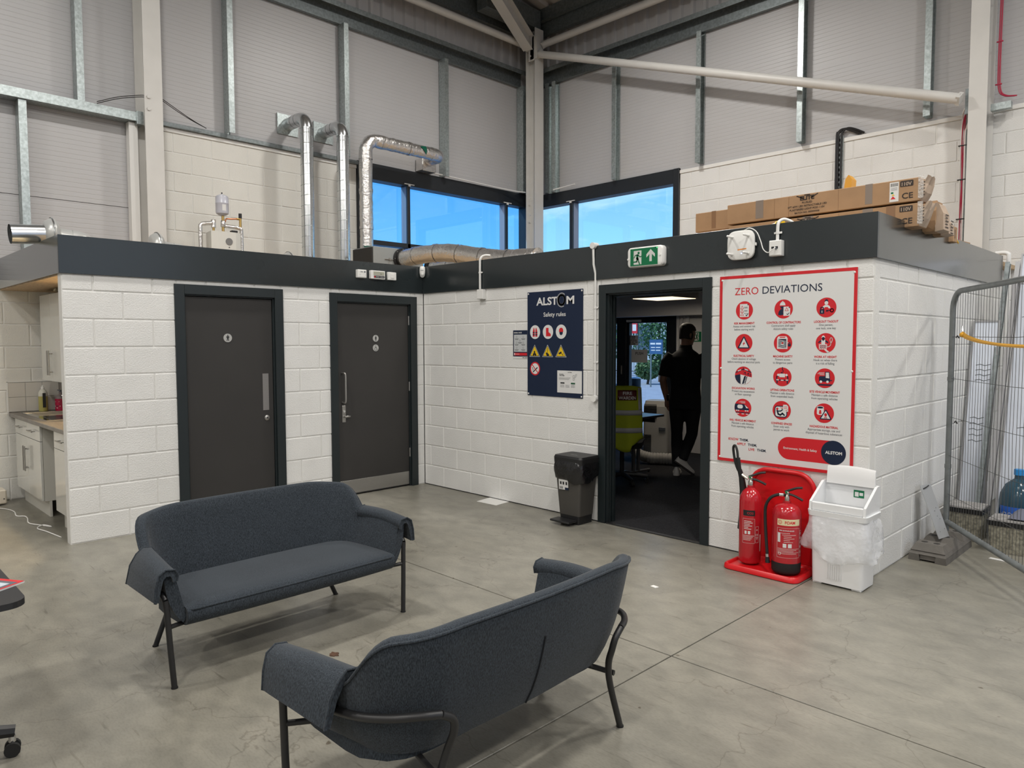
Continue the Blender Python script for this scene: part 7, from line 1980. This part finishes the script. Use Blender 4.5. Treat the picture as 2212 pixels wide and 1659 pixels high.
# hair cap
k = MB(); k.mtx = HM; k.sm = True; rows = []
for (z, rx, ry, cy, a0) in ((.045, .070, .088, -.006, .42), (.075, .077, .097, .002, .34), (.105, .081, .103, .004, .22), (.135, .083, .105, .004, .02), (.165, .083, .105, .002, -1.0), (.20, .073, .094, -.004, -1.0), (.228, .048, .062, -.006, -1.0), (.242, .012, .016, -.006, -1.0)):
    row = []
    for i in range(25):
        t = -pi - a0 * .9 + (pi + 2 * a0 * .9) * i / 24 if a0 > -.5 else -pi - 1.45 + (pi + 2.9) * i / 24
        row.append((rx * cos(t), cy + ry * sin(t), z))
    rows.append(row)
k.grid(rows); hb = k.build('hair', M_HAIR, MAN); md = hb.modifiers.new('t', 'SOLIDIFY'); md.thickness = .006; md.offset = 0
# polo shirt
k = MB()
rings(k, [(0, -.008, .885, .182, .138), (0, -.008, .93, .186, .142), (0, -.005, 1.05, .176, .134), (0, -.006, 1.2, .182, .136), (0, -.012, 1.34, .196, .140), (0, -.018, 1.42, .196, .128), (0, -.014, 1.475, .135, .098), (0, -.006, 1.51, .082, .078), (0, .0, 1.535, .072, .070)])
for sh, el in ((LS, LE), (RS, RE)):
    a_, e_ = Vector(sh), Vector(el); k.tube([a_ + Vector((-a_.x * .25, 0, .015)), a_.lerp(e_, .25), a_.lerp(e_, .55), a_.lerp(e_, .82)], .07, 14, radii=[.072, .073, .069, .070])
b = k.build('polo_shirt', M_POLO, MAN); fuse(b, .009, 5)
k = MB(); k.mtx = Matrix.Translation((0, .004, 1.535)) @ Matrix.Rotation(.12, 4, 'X'); k.lathe([(.076, -.01), (.070, .03), (.066, .034), (.068, .0)], n=22, cap=False); k.build('collar', M_POLO, MAN)
# trousers: left leg planted, right leg trailing with heel raised
LH, LK, LA = Vector((-.095, 0, .90)), Vector((-.098, .03, .50)), Vector((-.092, -.02, .10))
RH, RK, RA = Vector((.095, 0, .90)), Vector((.080, .035, .50)), Vector((-.015, -.080, .195))
k = MB()
rings(k, [(0, -.008, .80, .17, .125), (0, -.008, .88, .178, .132), (0, -.006, .95, .176, .132), (0, -.004, 1.0, .168, .126)])
for h_, kn, an in ((LH, LK, LA), (RH, RK, RA)):
    k.tube([h_ + Vector((0, 0, .02)), h_.lerp(kn, .35), h_.lerp(kn, .75), kn, kn.lerp(an, .35), kn.lerp(an, .75), an], .09, 14, radii=[.100, .094, .076, .069, .068, .058, .056])
b = k.build('trousers', M_TROU, MAN); fuse(b, .010, 5)
k = MB(); k.tube([(-.205, -.03, .97), (-.208, -.02, .93), (-.206, 0, .90)], .014, 8); k.build('belt_clip', M_BLACK, MAN)
def shoe(name, ank, pitch, yaw):
    o2 = bpy.data.objects.new(name, None)
    M_ = Matrix.Translation(ank) @ Matrix.Rotation(yaw, 4, 'Z') @ Matrix.Rotation(pitch, 4, 'X')
    k = MB(); k.mtx = M_; k.sm = True; rows = []
    for (y, hw, top) in ((-.085, .022, .060), (-.070, .034, .085), (-.03, .038, .090), (.03, .040, .075), (.08, .045, .055), (.13, .048, .045), (.17, .040, .038), (.195, .018, .028)):
        rows.append([(hw * cos(t), y, .018 + max(0, top * sin(t)) if 0 <= t <= pi else .018) for t in [pi * i / 10 for i in range(11)]])
    ids = k.grid(rows); k.face(ids[0]); k.face(ids[-1][::-1])
    for r_ in range(len(ids) - 1): k.face((ids[r_][0], ids[r_ + 1][0], ids[r_ + 1][-1], ids[r_][-1]))
    up = k.build('shoe', M_SHOE, MAN, angle=1.0)
    k = MB(); k.mtx = M_
    out = [(-.02, -.088), (.02, -.088), (.036, -.07), (.04, -.02), (.042, .04), (.050, .10), (.050, .14), (.036, .185), (.012, .205), (-.012, .205), (-.036, .185), (-.050, .14), (-.050, .10), (-.042, .04), (-.04, -.02), (-.036, -.07)]
    k.prism(out, 0, .0175, lambda u, v, d: (u, v, d)); k.build('sole', M_SOLE if pitch else M_SHOE, up)
shoe('left', Vector((-.092, .0, .0)), 0.0, .05)
shoe('right', Vector((-.045, -.073, .118)), -.62, -1.1)
bpy.data.scenes.remove(TXT)
